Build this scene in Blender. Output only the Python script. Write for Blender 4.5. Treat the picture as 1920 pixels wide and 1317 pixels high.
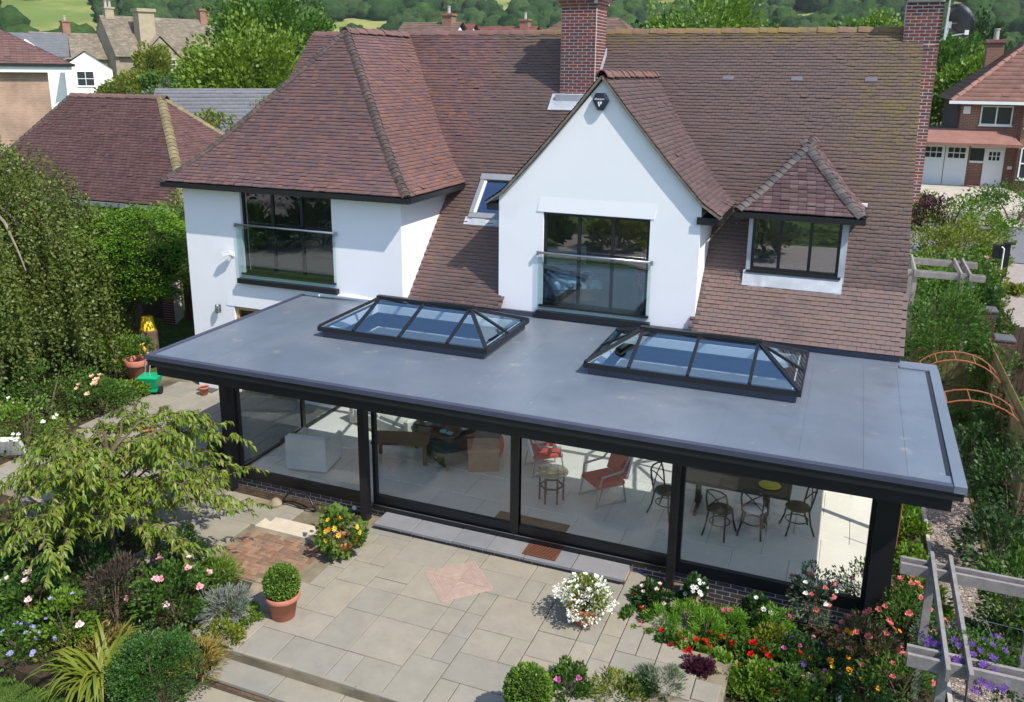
import bpy, bmesh, math, random
import numpy as np
from mathutils import Vector, Matrix
for o in list(bpy.data.objects): bpy.data.objects.remove(o)
rng = np.random.default_rng(7); random.seed(7)
S = bpy.context.scene
COL = S.collection
# ------------------------------------------------------------------ camera
F_, CY_, YAW, PIT, ROL, CAMZ = 1608.095, 549.395, -0.377081668, 0.252485148, 0.00981137, 7.9
def _rot():
    fwd = np.array([math.sin(YAW)*math.cos(PIT), math.cos(YAW)*math.cos(PIT), -math.sin(PIT)])
    r = np.array([math.cos(YAW), -math.sin(YAW), 0.]); u = np.cross(r, fwd)
    c, s = math.cos(ROL), math.sin(ROL)
    return np.array([c*r+s*u, s*r-c*u, fwd])
RC = _rot(); CP = np.array([0, 0, CAMZ])
def ray(x, y): return RC.T @ np.array([(x-960)/F_, (y-CY_)/F_, 1])
def onZ(x, y, z): d = ray(x, y); return CP + d*((z-CAMZ)/d[2])      # a pixel's point on level ground z
def onY(x, y, Y): d = ray(x, y); return CP + d*(Y/d[1])             # ... on the wall plane Y
cam = bpy.data.objects.new('camera', bpy.data.cameras.new('camera')); COL.objects.link(cam)
M4 = Matrix.Identity(4)
for i in range(3):
    M4[i][0] = RC[0][i]; M4[i][1] = -RC[1][i]; M4[i][2] = -RC[2][i]; M4[i][3] = CP[i]
cam.matrix_world = M4
cam.data.sensor_width = 36; cam.data.lens = F_*36/1920; cam.data.shift_y = -(658.5-CY_)/1920
cam.data.clip_start = .1; cam.data.clip_end = 6000
S.camera = cam
# ------------------------------------------------------------------ sky, sun, exposure
SUN = Vector((1.35, -.60, 1.86)).normalized()
w = bpy.data.worlds.new('World'); S.world = w; w.use_nodes = True
nt = w.node_tree; bg = nt.nodes['Background']; sky = nt.nodes.new('ShaderNodeTexSky'); sky.sky_type = 'NISHITA'
sky.sun_disc = False; sky.sun_elevation = math.asin(SUN.z); sky.sun_rotation = math.atan2(SUN.x, SUN.y)
sky.air_density = 1.0; sky.dust_density = .6; sky.ozone_density = 1.6
nt.links.new(sky.outputs[0], bg.inputs[0]); bg.inputs[1].default_value = .15
sl = bpy.data.lights.new('sun', 'SUN'); sl.energy = 3.9; sl.angle = math.radians(.53); sl.color = (1, .95, .87)
so = bpy.data.objects.new('sun', sl); COL.objects.link(so); so.location = (20, -8, 40)
so.rotation_euler = (-SUN).to_track_quat('-Z', 'Y').to_euler()
vs = S.view_settings; vs.view_transform = 'Standard'; vs.look = 'None'; vs.gamma = 1; vs.exposure = .70; vs.use_curve_mapping = False
cy = S.cycles; cy.max_bounces = 9; cy.diffuse_bounces = 6; cy.glossy_bounces = 4; cy.transparent_max_bounces = 16
cy.caustics_reflective = False; cy.caustics_refractive = False; cy.sample_clamp_indirect = 6; cy.use_denoising = True
# ------------------------------------------------------------------ materials
def _n(nt, t, **kw):
    n = nt.nodes.new(t)
    for k, v in kw.items():
        if k.startswith('i_'): n.inputs[k[2:]].default_value = v
        else: setattr(n, k, v)
    return n
def _mix(nt, a, b, fac, mode='MIX'):
    m = nt.nodes.new('ShaderNodeMix'); m.data_type = 'RGBA'; m.blend_type = mode; m.clamp_factor = True
    for i, v in ((0, fac), (6, a), (7, b)):
        if hasattr(v, 'is_linked'): nt.links.new(v, m.inputs[i])
        else: m.inputs[i].default_value = v if i == 0 else (*v[:3], 1)
    return m.outputs[2]
def _ramp(nt, fac, pts, interp='LINEAR'):
    r = nt.nodes.new('ShaderNodeValToRGB'); cr = r.color_ramp; cr.interpolation = interp
    while len(cr.elements) < len(pts): cr.elements.new(.5)
    for e, (p, c) in zip(cr.elements, pts): e.position = p; e.color = (*c, 1) if len(c) == 3 else c
    nt.links.new(fac, r.inputs[0]); return r.outputs[0]
def _noise(nt, co, scale, detail=4, rough=.55, dist=0):
    n = _n(nt, 'ShaderNodeTexNoise'); n.inputs['Scale'].default_value = scale; n.inputs['Detail'].default_value = detail
    n.inputs['Roughness'].default_value = rough; n.inputs['Distortion'].default_value = dist
    nt.links.new(co, n.inputs['Vector']); return n.outputs['Fac']
def _math(nt, op, a, b=None):
    m = nt.nodes.new('ShaderNodeMath'); m.operation = op
    for s, v in zip(m.inputs, (a, b)):
        if v is None: continue
        if isinstance(v, (int, float)): s.default_value = v
        else: nt.links.new(v, s)
    return m.outputs[0]
def mat(name, cols, rough=.6, spec=.4, rnd=False, vary=(6, .18), bump=None, metal=0, stains=(), leaf=0, coat=0, world=True, tone=None):
    """cols: one colour or several (spread over pieces by their own number, or over the surface by noise)
    stains: (colour, noise scale, low, high, strength)"""
    m = bpy.data.materials.new(name); m.use_nodes = True; nt = m.node_tree; p = nt.nodes['Principled BSDF']; out = nt.nodes['Material Output']
    if world: co = _n(nt, 'ShaderNodeNewGeometry').outputs['Position']
    else: co = _n(nt, 'ShaderNodeTexCoord').outputs['Object']
    if not isinstance(cols[0], (tuple, list)): cols = [cols]
    if rnd:
        at = _n(nt, 'ShaderNodeAttribute', attribute_name='rnd').outputs['Fac']; ob = _n(nt, 'ShaderNodeObjectInfo').outputs['Random']
        fac = _math(nt, 'FRACT', _math(nt, 'ADD', at, ob))
    else: fac = _noise(nt, co, (vary or (6,))[0]*.45, 3)
    if len(cols) == 1:
        c = _n(nt, 'ShaderNodeRGB').outputs[0]; c.default_value = (*cols[0], 1)
    else: c = _ramp(nt, fac, [(i/(len(cols)-1), k) for i, k in enumerate(cols)] if rnd else [(.3+.4*i/(len(cols)-1), k) for i, k in enumerate(cols)])
    if vary:
        nz = _noise(nt, co, vary[0], 5, .65); a = vary[1]
        c = _mix(nt, c, _ramp(nt, nz, [(.25, (1-a,)*3), (.75, (1+a,)*3)]), 1., 'MULTIPLY')
        if rnd and len(cols) == 1:
            c = _mix(nt, c, _ramp(nt, fac, [(0, (.8,)*3), (1, (1.2,)*3)]), 1., 'MULTIPLY')
    if tone: c = tone(nt, co, c)
    for sc, ns, lo, hi, st in stains:
        k = _ramp(nt, _noise(nt, co, ns, 5, .65, .3), [(lo, (0, 0, 0)), (hi, (st,)*3)]); c = _mix(nt, c, sc, k)
    nt.links.new(c, p.inputs['Base Color']); p.inputs['Roughness'].default_value = rough
    p.inputs['Specular IOR Level'].default_value = spec; p.inputs['Metallic'].default_value = metal; p.inputs['Coat Weight'].default_value = coat
    if bump:
        b = _n(nt, 'ShaderNodeBump'); b.inputs['Strength'].default_value = bump[1]; b.inputs['Distance'].default_value = bump[2] if len(bump) > 2 else .01
        nt.links.new(_noise(nt, co, bump[0], 6, .65), b.inputs['Height']); nt.links.new(b.outputs[0], p.inputs['Normal'])
    if leaf:
        t = _n(nt, 'ShaderNodeBsdfTranslucent'); ms = _n(nt, 'ShaderNodeMixShader'); ms.inputs[0].default_value = leaf
        nt.links.new(_mix(nt, c, (1.25, 1.3, .5), 1., 'MULTIPLY'), t.inputs[0])
        nt.links.new(p.outputs[0], ms.inputs[1]); nt.links.new(t.outputs[0], ms.inputs[2]); nt.links.new(ms.outputs[0], out.inputs[0])
    return m
def glass(name, refl, tint, rcol=(1, 1, 1)):
    m = bpy.data.materials.new(name); m.use_nodes = True; nt = m.node_tree; nt.nodes.remove(nt.nodes['Principled BSDF']); out = nt.nodes['Material Output']
    fr = _n(nt, 'ShaderNodeFresnel'); bf = _n(nt, 'ShaderNodeNewGeometry').outputs['Backfacing']; nt.links.new(_math(nt, 'SUBTRACT', 1.5, _math(nt, 'MULTIPLY', bf, 1.5-1/1.5)), fr.inputs[0])
    f = _math(nt, 'ADD', _math(nt, 'MULTIPLY', fr.outputs[0], 1-refl), refl)
    t = _n(nt, 'ShaderNodeBsdfTransparent'); t.inputs[0].default_value = (*tint, 1)
    g = _n(nt, 'ShaderNodeBsdfGlossy'); g.inputs['Roughness'].default_value = 0; g.inputs[0].default_value = (*rcol, 1)
    ms = _n(nt, 'ShaderNodeMixShader'); nt.links.new(f, ms.inputs[0]); nt.links.new(t.outputs[0], ms.inputs[1]); nt.links.new(g.outputs[0], ms.inputs[2])
    nt.links.new(ms.outputs[0], out.inputs[0]); return m
# ------------------------------------------------------------------ mesh building
class MB:
    def __init__(s): s.v = []; s.f = []; s.m = []; s.r = []; s.cur = 0; s.rv = 0.
    def add(s, vs, fs, m=None, r=None):
        b = len(s.v); s.v += [tuple(map(float, v)) for v in vs]
        for f in fs: s.f.append(tuple(b+i for i in f)); s.m.append(s.cur if m is None else m); s.r.append(s.rv if r is None else r)
        return s
    def quad(s, a, b, c, d, m=None): return s.add([a, b, c, d], [(0, 1, 2, 3)], m)
    def box(s, x0, x1, y0, y1, z0, z1, m=None):
        return s.add([(x0, y0, z0), (x1, y0, z0), (x1, y1, z0), (x0, y1, z0), (x0, y0, z1), (x1, y0, z1), (x1, y1, z1), (x0, y1, z1)],
                     [(3, 2, 1, 0), (4, 5, 6, 7), (0, 1, 5, 4), (1, 2, 6, 5), (2, 3, 7, 6), (3, 0, 4, 7)], m)
    def cbox(s, x0, x1, y0, y1, z0, z1, c, m=None):
        """box with a chamfer of c round its top"""
        return s.add([(x0, y0, z0), (x1, y0, z0), (x1, y1, z0), (x0, y1, z0), (x0, y0, z1-c), (x1, y0, z1-c), (x1, y1, z1-c), (x0, y1, z1-c),
                      (x0+c, y0+c, z1), (x1-c, y0+c, z1), (x1-c, y1-c, z1), (x0+c, y1-c, z1)],
                     [(3, 2, 1, 0), (8, 9, 10, 11), (0, 1, 5, 4), (1, 2, 6, 5), (2, 3, 7, 6), (3, 0, 4, 7), (4, 5, 9, 8), (5, 6, 10, 9), (6, 7, 11, 10), (7, 4, 8, 11)], m)
    def bar(s, a, b, w, h, up=(0, 0, 1), m=None):
        a = Vector(a); b = Vector(b); d = (b-a).normalized(); u = Vector(up); sd = d.cross(u)
        if sd.length < 1e-4: sd = d.cross(Vector((1, 0, 0)))
        sd.normalize(); u = sd.cross(d).normalized(); vs = []
        for p in (a, b):
            for i, j in ((-1, -1), (1, -1), (1, 1), (-1, 1)): vs.append(p+sd*(i*w/2)+u*(j*h/2))
        return s.add(vs, [(0, 1, 2, 3), (7, 6, 5, 4), (0, 4, 5, 1), (1, 5, 6, 2), (2, 6, 7, 3), (3, 7, 4, 0)], m)
    def tube(s, pts, r, n=8, m=None, cap=True):
        pts = [Vector(p) for p in pts]; rs = r if isinstance(r, (list, tuple)) else [r]*len(pts); vs = []; fs = []
        prev = None
        for i, p in enumerate(pts):
            d = (pts[min(i+1, len(pts)-1)]-pts[max(i-1, 0)]).normalized()
            if prev is None: a = d.orthogonal().normalized()
            else:
                a = prev-d*prev.dot(d); a = a.normalized() if a.length > 1e-6 else d.orthogonal().normalized()
            prev = a; b = d.cross(a)
            for k in range(n): t = 2*math.pi*k/n; vs.append(p+(a*math.cos(t)+b*math.sin(t))*rs[i])
        for i in range(len(pts)-1):
            for k in range(n): k2 = (k+1) % n; fs.append((i*n+k, i*n+k2, (i+1)*n+k2, (i+1)*n+k))
        if cap: fs += [tuple(reversed(range(n))), tuple(range((len(pts)-1)*n, len(pts)*n))]
        return s.add(vs, fs, m)
    def lathe(s, prof, n=20, c=(0, 0, 0), m=None, cap=True):
        vs = []; fs = []
        for r, z in prof:
            for k in range(n): t = 2*math.pi*k/n; vs.append((c[0]+r*math.cos(t), c[1]+r*math.sin(t), c[2]+z))
        for i in range(len(prof)-1):
            for k in range(n): k2 = (k+1) % n; fs.append((i*n+k, i*n+k2, (i+1)*n+k2, (i+1)*n+k))
        if cap: fs += [tuple(reversed(range(n))), tuple(range((len(prof)-1)*n, len(prof)*n))]
        return s.add(vs, fs, m)
    def prism(s, poly, d, m=None):
        """poly: 3-D points in order; d: extrusion vector"""
        n = len(poly); d = Vector(d); vs = [Vector(p) for p in poly]; vs += [v+d for v in vs]
        return s.add(vs, [tuple(range(n)), tuple(reversed(range(n, 2*n)))]+[(i, i+n, (i+1) % n+n, (i+1) % n) for i in range(n)], m)
    def build(s, name, mats, parent=None, world=True, smooth=False, recalc=True):
        me = bpy.data.meshes.new(name); v = s.v
        if parent is not None and world:
            p = parent
            ox = oy = oz = 0
            while p is not None: ox += p.location[0]; oy += p.location[1]; oz += p.location[2]; p = p.parent
            v = [(a-ox, b-oy, c-oz) for a, b, c in v]
        me.from_pydata(v, [], s.f)
        for x in (mats if isinstance(mats, (list, tuple)) else [mats]): me.materials.append(x)
        if any(s.m): me.polygons.foreach_set('material_index', s.m)
        if any(s.r):
            at = me.attributes.new('rnd', 'FLOAT', 'FACE'); at.data.foreach_set('value', s.r)
        if recalc:
            bm = bmesh.new(); bm.from_mesh(me); bmesh.ops.recalc_face_normals(bm, faces=bm.faces); bm.to_mesh(me); bm.free()
        if smooth: me.polygons.foreach_set('use_smooth', [True]*len(me.polygons))
        me.update(); o = bpy.data.objects.new(name, me); COL.objects.link(o); o.parent = parent
        return o
def np_mesh(name, V, F, mats, parent=None, rnd=None, mi=None, smooth=False):
    """V (n,3), F (k,q) faces of q corners; parent at any place: V is in world coordinates"""
    V = np.asarray(V, dtype=np.float64)
    p = parent
    while p is not None: V = V-np.array(p.location); p = p.parent
    me = bpy.data.meshes.new(name); k, q = F.shape
    me.vertices.add(len(V)); me.vertices.foreach_set('co', V.astype(np.float32).ravel())
    me.loops.add(k*q); me.loops.foreach_set('vertex_index', F.astype(np.int32).ravel())
    me.polygons.add(k); me.polygons.foreach_set('loop_start', np.arange(0, k*q, q, dtype=np.int32))
    for x in (mats if isinstance(mats, (list, tuple)) else [mats]): me.materials.append(x)
    if mi is not None: me.polygons.foreach_set('material_index', np.asarray(mi, dtype=np.int32))
    if rnd is not None:
        at = me.attributes.new('rnd', 'FLOAT', 'FACE'); at.data.foreach_set('value', np.asarray(rnd, dtype=np.float32))
    if smooth: me.polygons.foreach_set('use_smooth', np.ones(k, dtype=bool))
    me.update(calc_edges=True); o = bpy.data.objects.new(name, me); COL.objects.link(o); o.parent = parent
    return o
def tag(o, label, cat, group=None):
    o['label'] = label; o['category'] = cat
    if group: o['group'] = group
    return o
def thing(name, label, cat, loc=(0, 0, 0), rz=0, group=None):
    o = bpy.data.objects.new(name, None); COL.objects.link(o); o.location = loc; o.rotation_euler = (0, 0, rz); o.empty_display_size = .2
    return tag(o, label, cat, group)
def part(name, parent, loc=None):
    o = bpy.data.objects.new(name, None); COL.objects.link(o); o.parent = parent; o.empty_display_size = .1
    if loc: o.location = loc
    return o
def struct(o): o['kind'] = 'structure'; return o
def stuff(o): o['kind'] = 'stuff'; return o
def inst(name, mesh, parent, loc, rot=None, scale=None):
    """one more piece that shares mesh data; loc relative to parent"""
    o = bpy.data.objects.new(name, mesh); COL.objects.link(o); o.parent = parent; o.location = loc
    if rot is not None: o.rotation_euler = rot
    if scale is not None: o.scale = scale
    return o
def copy_tree(o, loc=None, rz=None, label=None, parent=None):
    c = o.copy(); COL.objects.link(c); c.parent = parent
    if loc is not None: c.location = loc
    if rz is not None: c.rotation_euler = (0, 0, rz)
    if label: c['label'] = label
    for ch in o.children: copy_tree(ch, parent=c)
    return c
def mesh_only(mb, name, mats, **kw):
    o = mb.build(name, mats, **kw); me = o.data; bpy.data.objects.remove(o); return me
# ------------------------------------------------------------------ leaves
def unit(a): return a/np.maximum(np.linalg.norm(a, axis=1, keepdims=True), 1e-9)
def leaf_mesh(name, P, D, size, aspect, m, parent=None, fold=False, jitter=.35, seed=1, up=None):
    """P points, D the way each leaf points; size, aspect -> rhombic leaves (folded: two halves about the midrib)"""
    g = np.random.default_rng(seed); n = len(P); P = np.asarray(P, float); D = unit(np.asarray(D, float)+g.normal(0, jitter, (n, 3)))
    L = size*g.uniform(.65, 1.3, (n, 1)); A = g.normal(0, 1, (n, 3)) if up is None else np.asarray(up, float)+g.normal(0, .35, (n, 3))
    Sd = unit(np.cross(D, A)); N = np.cross(Sd, D); W = L*aspect
    if not fold:
        V = np.stack([P, P+D*L*.45+Sd*W*.5, P+D*L, P+D*L*.45-Sd*W*.5], 1).reshape(-1, 3); F = np.arange(4*n).reshape(n, 4)
        return np_mesh(name, V, F, m, parent, rnd=g.uniform(0, 1, n))
    dr = np.array([0, 0, -1.])
    V = np.stack([P, P+D*L*.4+Sd*W*.5+N*W*.22, P+D*L*.95+dr*L*.22, P+D*L*.4-Sd*W*.5+N*W*.22, P+D*L*.45], 1).reshape(-1, 3)
    b = np.arange(n)[:, None]*5; F = np.concatenate([b+[0, 4, 1], b+[1, 4, 2], b+[0, 3, 4], b+[3, 2, 4]], 1).reshape(-1, 3)
    return np_mesh(name, V, F, m, parent, rnd=np.repeat(g.uniform(0, 1, n), 4))
def sph(n, g):
    v = g.normal(0, 1, (n, 3)); return unit(v)
# ------------------------------------------------------------------ material library
def lichen(nt, co, c):
    """yellow lichen along the ridge and down the right verge of the old roof"""
    sx = _n(nt, 'ShaderNodeSeparateXYZ'); nt.links.new(co, sx.inputs[0])
    def rmp(v, a, b):
        k = _n(nt, 'ShaderNodeMapRange', interpolation_type='SMOOTHSTEP'); nt.links.new(v, k.inputs[0]); k.inputs[1].default_value = a; k.inputs[2].default_value = b; return k.outputs[0]
    ridge = _math(nt, 'MULTIPLY', rmp(sx.outputs[2], 8.35, 8.95), rmp(sx.outputs[0], -9.5, -6.5))
    verge = _math(nt, 'MULTIPLY', rmp(sx.outputs[0], -.9, .75), rmp(sx.outputs[2], 4.2, 7.4))
    m = _math(nt, 'MAXIMUM', ridge, _math(nt, 'MULTIPLY', verge, .8))
    sc = _n(nt, 'ShaderNodeVectorMath', operation='MULTIPLY'); nt.links.new(co, sc.inputs[0]); sc.inputs[1].default_value = (3.0, 1.1, 1.1)
    k = _math(nt, 'MULTIPLY', m, _ramp(nt, _noise(nt, sc.outputs[0], 1.6, 6, .7), [(.38, (0, 0, 0)), (.58, (1, 1, 1))]))
    return _mix(nt, c, (.19, .145, .025), _math(nt, 'MULTIPLY', k, .7))
def old_new(nt, co, c):
    """the newer mixed tiles on the left of the main roof, the weathered brown ones on the right"""
    sx = _n(nt, 'ShaderNodeSeparateXYZ'); nt.links.new(co, sx.inputs[0])
    k = _n(nt, 'ShaderNodeMapRange', interpolation_type='SMOOTHSTEP'); nt.links.new(sx.outputs[0], k.inputs[0]); k.inputs[1].default_value = -9.6; k.inputs[2].default_value = -8.4
    return lichen(nt, co, _mix(nt, c, _mix(nt, c, (.128, .094, .082), .68), k.outputs[0]))
TILE_COLS = [(.225, .108, .082), (.145, .092, .102), (.19, .102, .09), (.125, .082, .095), (.21, .108, .092), (.25, .12, .082)]
TILE_COLS = [tuple(.68*v+.32*m_ for v, m_ in zip(k, (.18, .10, .09))) for k in TILE_COLS]
m_tile = mat('roof_tile_new', TILE_COLS, .55, .45, rnd=True, vary=(3, .16), bump=(60, .25))
m_tile_main = mat('roof_tile_main', TILE_COLS, .6, .4, rnd=True, vary=(2.2, .22), bump=(60, .3), tone=old_new,
                  stains=[((.05, .038, .034), 1.1, .56, .72, .55), ((.3, .22, .2), 9, .72, .76, .6)])
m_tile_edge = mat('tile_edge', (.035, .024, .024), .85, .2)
m_bonnet = mat('bonnet', [(.062, .05, .048), (.095, .064, .058), (.05, .042, .042)], .75, .25, rnd=True, vary=(8, .3), bump=(40, .4), stains=[((.16, .12, .04), 4, .55, .7, .7)])
m_ridge = mat('ridge_tile', [(.17, .09, .075), (.13, .08, .07)], .7, .3, rnd=True, vary=(5, .25), bump=(40, .3), tone=lichen)
m_tile_old = mat('neighbour_tile', [(.13, .066, .062), (.155, .08, .07), (.105, .056, .058)], .7, .3, rnd=True, vary=(2, .22), stains=[((.19, .13, .10), 3, .6, .75, .5)])
m_tile_pan = mat('pantile', [(.22, .11, .085), (.26, .13, .10), (.19, .10, .08)], .75, .25, rnd=True, vary=(2, .2))
m_render = mat('white_render', (.80, .80, .82), .85, .2, vary=(.9, .02), bump=(90, .12, .004), stains=[((.60, .60, .58), .8, .58, .85, .3), ((.55, .54, .50), 5, .68, .78, .25)])
m_black = mat('black_aluminium', (.011, .011, .013), .38, .45, vary=(3, .15))
m_black_rough = mat('black_fascia', (.012, .012, .014), .55, .35, vary=(2, .25))
m_steel = mat('brushed_steel', (.55, .55, .56), .3, .5, metal=1, vary=(20, .1))
m_lead = mat('lead', [(.30, .32, .36), (.40, .42, .46)], .5, .5, vary=(2.5, .22), stains=[((.6, .6, .62), 2, .55, .7, .6)])
m_white = mat('white_paint', (.78, .78, .77), .45, .4, vary=(2, .03))
m_grp = mat('grey_roof_membrane', [(.112, .138, .176), (.14, .164, .198)], .33, .6, vary=(.7, .14), bump=(160, .10, .003), stains=[((.20, .21, .225), .5, .5, .75, .6), ((.085, .10, .13), .9, .58, .7, .5), ((.27, .25, .22), 2.3, .62, .70, .6), ((.34, .33, .31), 6, .68, .73, .6), ((.07, .075, .07), 13, .74, .77, .7)])
m_curb = mat('dark_membrane', (.05, .055, .085), .45, .5, vary=(3, .15))
m_bluebrick = mat('blue_brick', [(.045, .04, .05), (.06, .05, .058), (.075, .05, .05), (.04, .04, .052)], .6, .35, rnd=True, vary=(12, .2), bump=(80, .3))
m_mortar = mat('mortar', (.46, .43, .38), .9, .1, vary=(20, .15))
m_redbrick = mat('red_brick', [(.18, .04, .035), (.13, .045, .045), (.075, .045, .055), (.22, .055, .04), (.09, .04, .045)], .75, .3, rnd=True, vary=(14, .25), bump=(70, .4))
m_limemortar = mat('lime_mortar', (.60, .52, .46), .9, .1, vary=(16, .2))
m_concrete = mat('concrete', (.40, .36, .33), .85, .2, vary=(4, .15), bump=(40, .3))
m_slab = mat('sandstone_slab', [(.25, .228, .18), (.275, .245, .19), (.235, .22, .185), (.295, .255, .195), (.255, .235, .197)], .8, .25, rnd=True, vary=(2.6, .12), bump=(28, .3, .006),
             stains=[((.19, .185, .165), 3.4, .54, .76, .5), ((.42, .36, .27), 1.7, .62, .82, .35), ((.14, .15, .11), 11, .62, .72, .45)])
m_joint = mat('joint_sand', [(.10, .09, .06), (.32, .26, .18)], .95, .1, vary=(2.4, .3))
m_paverbrick = mat('clay_paver', [(.24, .135, .085), (.19, .105, .07), (.28, .17, .11), (.225, .15, .10), (.165, .11, .08)], .85, .2, rnd=True, vary=(10, .25), bump=(60, .4))
m_pinktile = mat('pink_tile', [(.37, .265, .215), (.34, .25, .205), (.39, .285, .235)], .8, .2, rnd=True, vary=(8, .15))
m_terra = mat('terracotta', [(.42, .14, .085), (.46, .18, .12)], .75, .25, vary=(6, .15), bump=(30, .2), stains=[((.5, .36, .28), 6, .62, .75, .4)])
m_soil = mat('soil', [(.035, .025, .017), (.075, .055, .035), (.05, .035, .022)], .95, .1, vary=(9, .35), bump=(25, 1., .05))
m_gravel = mat('gravel', [(.36, .29, .24), (.24, .19, .17), (.42, .36, .31), (.18, .15, .14)], .85, .2, rnd=True, vary=(40, .2))
m_gravelbed = mat('gravel_bed', [(.16, .125, .11), (.26, .21, .18)], .95, .1, vary=(30, .4), bump=(60, 1., .03))
m_grass = mat('lawn', [(.055, .10, .016), (.08, .125, .025), (.066, .11, .02)], .9, .15, vary=(5, .25), bump=(70, 1., .03))
m_blade = mat('grass_blade', [(.07, .15, .018), (.10, .19, .03), (.13, .2, .04)], .7, .2, rnd=True, vary=None, leaf=.25)
m_meadow = mat('meadow', [(.17, .20, .055), (.25, .25, .08), (.20, .22, .06)], .95, .1, vary=(.02, .2), stains=[((.10, .16, .035), .012, .5, .6, .8)])
m_wood_grey = mat('weathered_timber', [(.26, .238, .228), (.20, .183, .175)], .85, .2, vary=(10, .22), bump=(40, .5))
m_wood_green = mat('mossy_timber', [(.13, .105, .045), (.10, .09, .035), (.16, .12, .06)], .85, .2, rnd=True, vary=(9, .25), bump=(40, .4))
m_wood_dark = mat('dark_timber', [(.05, .032, .024), (.07, .045, .034)], .85, .2, rnd=True, vary=(9, .25))
m_wood_brown = mat('brown_timber', [(.16, .075, .04), (.12, .055, .03)], .5, .4, vary=(9, .2))
m_rust = mat('rusted_steel', [(.33, .11, .055), (.26, .085, .045)], .8, .2, vary=(14, .3))
m_bark = mat('bark', [(.11, .075, .055), (.16, .115, .085)], .9, .15, vary=(12, .3), bump=(30, .7))
m_bark_pale = mat('pale_bark', [(.28, .23, .19), (.2, .16, .13)], .9, .15, vary=(12, .3))
m_asphalt = mat('asphalt', [(.14, .14, .15), (.17, .17, .18)], .9, .2, vary=(8, .15))
m_drive = mat('driveway', [(.31, .27, .24), (.27, .235, .215)], .9, .15, vary=(10, .2))
g_win = glass('window_glass', .09, (.82, .88, .86))
g_ext = glass('sliding_door_glass', .035, (.95, .97, .96))
g_rail = glass('balustrade_glass', .03, (.86, .93, .92))
g_lan = glass('solar_glass', .32, (.80, .92, 1.), (.66, .85, 1.))
# ------------------------------------------------------------------ ground
def lerp(a, b, t): t = min(max(t, 0), 1); t = t*t*(3-2*t); return a+(b-a)*t
def gz(x, y):
    d = math.hypot(x, y)
    if d > 260:
        az = math.atan2(x, y); front = lerp(0, 1, (1.9-abs(az+.35))/.7); t = d-330
        return -2+(max(t, 0)*.215*front+max(t, 0)*.02*(1-front))*(1+.12*math.sin(az*7+1.3)+.07*math.sin(az*17+d*.004))
    z = lerp(lerp(-.19, -.42, (x+8.6)/.7), -.09, (y-8.45)/.8)
    z = lerp(z, -.32, (x+2.6)/2.2) if y > 9 else z
    z = z+lerp(0, 1.25, (y-(17.5 if x < -14 else 20.5))/(4.5 if x < -14 else 8))*(1 if (x < -15.6 or y > 21 or x > 1.3) else 0)
    z = z+lerp(0, 1.75, (y-27)/19) if y > 27 else z
    return lerp(z, -2, (d-75)/185)
def ground():
    rs = list(np.arange(0, 30, .75))+list(np.arange(30, 80, 2.5))+list(np.arange(80, 330, 12))+list(np.arange(330, 1500, 30)); na = 220
    V = []; F = []
    for r in rs:
        for k in range(na):
            a = 2*math.pi*k/na; x = r*math.sin(a); y = 6+r*math.cos(a); V.append((x, y, gz(x, y)-(.03 if r < 30 else 0)))
    for i in range(len(rs)-1):
        for k in range(na): k2 = (k+1) % na; F.append((i*na+k2, i*na+k, (i+1)*na+k, (i+1)*na+k2))
    F = np.array(F); r_of = np.array(rs)[F[:, 0]//na]
    o = np_mesh('ground', np.array(V), F, [m_grass, m_meadow], mi=(r_of > 70).astype(int), smooth=True); struct(o)
ground()
# patio: sub-base with every slab a piece of its own
patio = struct(part('patio', None))
b = MB(); b.box(-17.5, -1.55, 8.24, 16.6, -.3, -.035); b.box(-1.55, -.9, 9.4, 10.75, -.3, -.036)
b.build('joint_bed', m_joint, patio)
slab_mesh = {}
def slab(x0, x1, y0, y1, z, parent, name='paving_slab', m=None, t=.05, gap=.011):
    m = m or m_slab; mb = MB(); w = x1-x0-gap; h = y1-y0-gap; key = (round(w, 2), round(h, 2), m.name)
    if key not in slab_mesh:
        mb.cbox(-w/2, w/2, -h/2, h/2, -t, 0, .008); slab_mesh[key] = mesh_only(mb, name, m)
    o = inst(name, slab_mesh[key], parent, ((x0+x1)/2, (y0+y1)/2, z+random.uniform(-.004, .004)), (random.uniform(-.004, .004), random.uniform(-.004, .004), random.uniform(-.004, .004)))
    return o
DIAM = ((-5.22, 10.98), .58)      # pink diamond panel let into the paving
def pave(x0, x1, y0, y1, skip, seed, parent, z=0, cell=.29):
    g = random.Random(seed); nx = round((x1-x0)/cell); ny = round((y1-y0)/cell); occ = [[False]*ny for _ in range(nx)]
    sizes = [(3, 2), (2, 2), (2, 3), (3, 3), (2, 2), (3, 2), (2, 1), (1, 2)]
    for j in range(ny):
        for i in range(nx):
            if occ[i][j]: continue
            opts = sizes[:]; g.shuffle(opts); opts.append((1, 1))
            for a, c in opts:
                if i+a <= nx and j+c <= ny and not any(occ[i+p][j+q] for p in range(a) for q in range(c)): break
            for p in range(a):
                for q in range(c): occ[i+p][j+q] = True
            X0, Y0 = x0+i*cell, y0+j*cell; X1, Y1 = X0+a*cell, Y0+c*cell
            if not skip((X0+X1)/2, (Y0+Y1)/2, X1-X0, Y1-Y0): slab(X0, X1, Y0, Y1, z, parent)
HB = (-9.3, -7.62, 9.75, 11.12)     # herringbone brick panel
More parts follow.
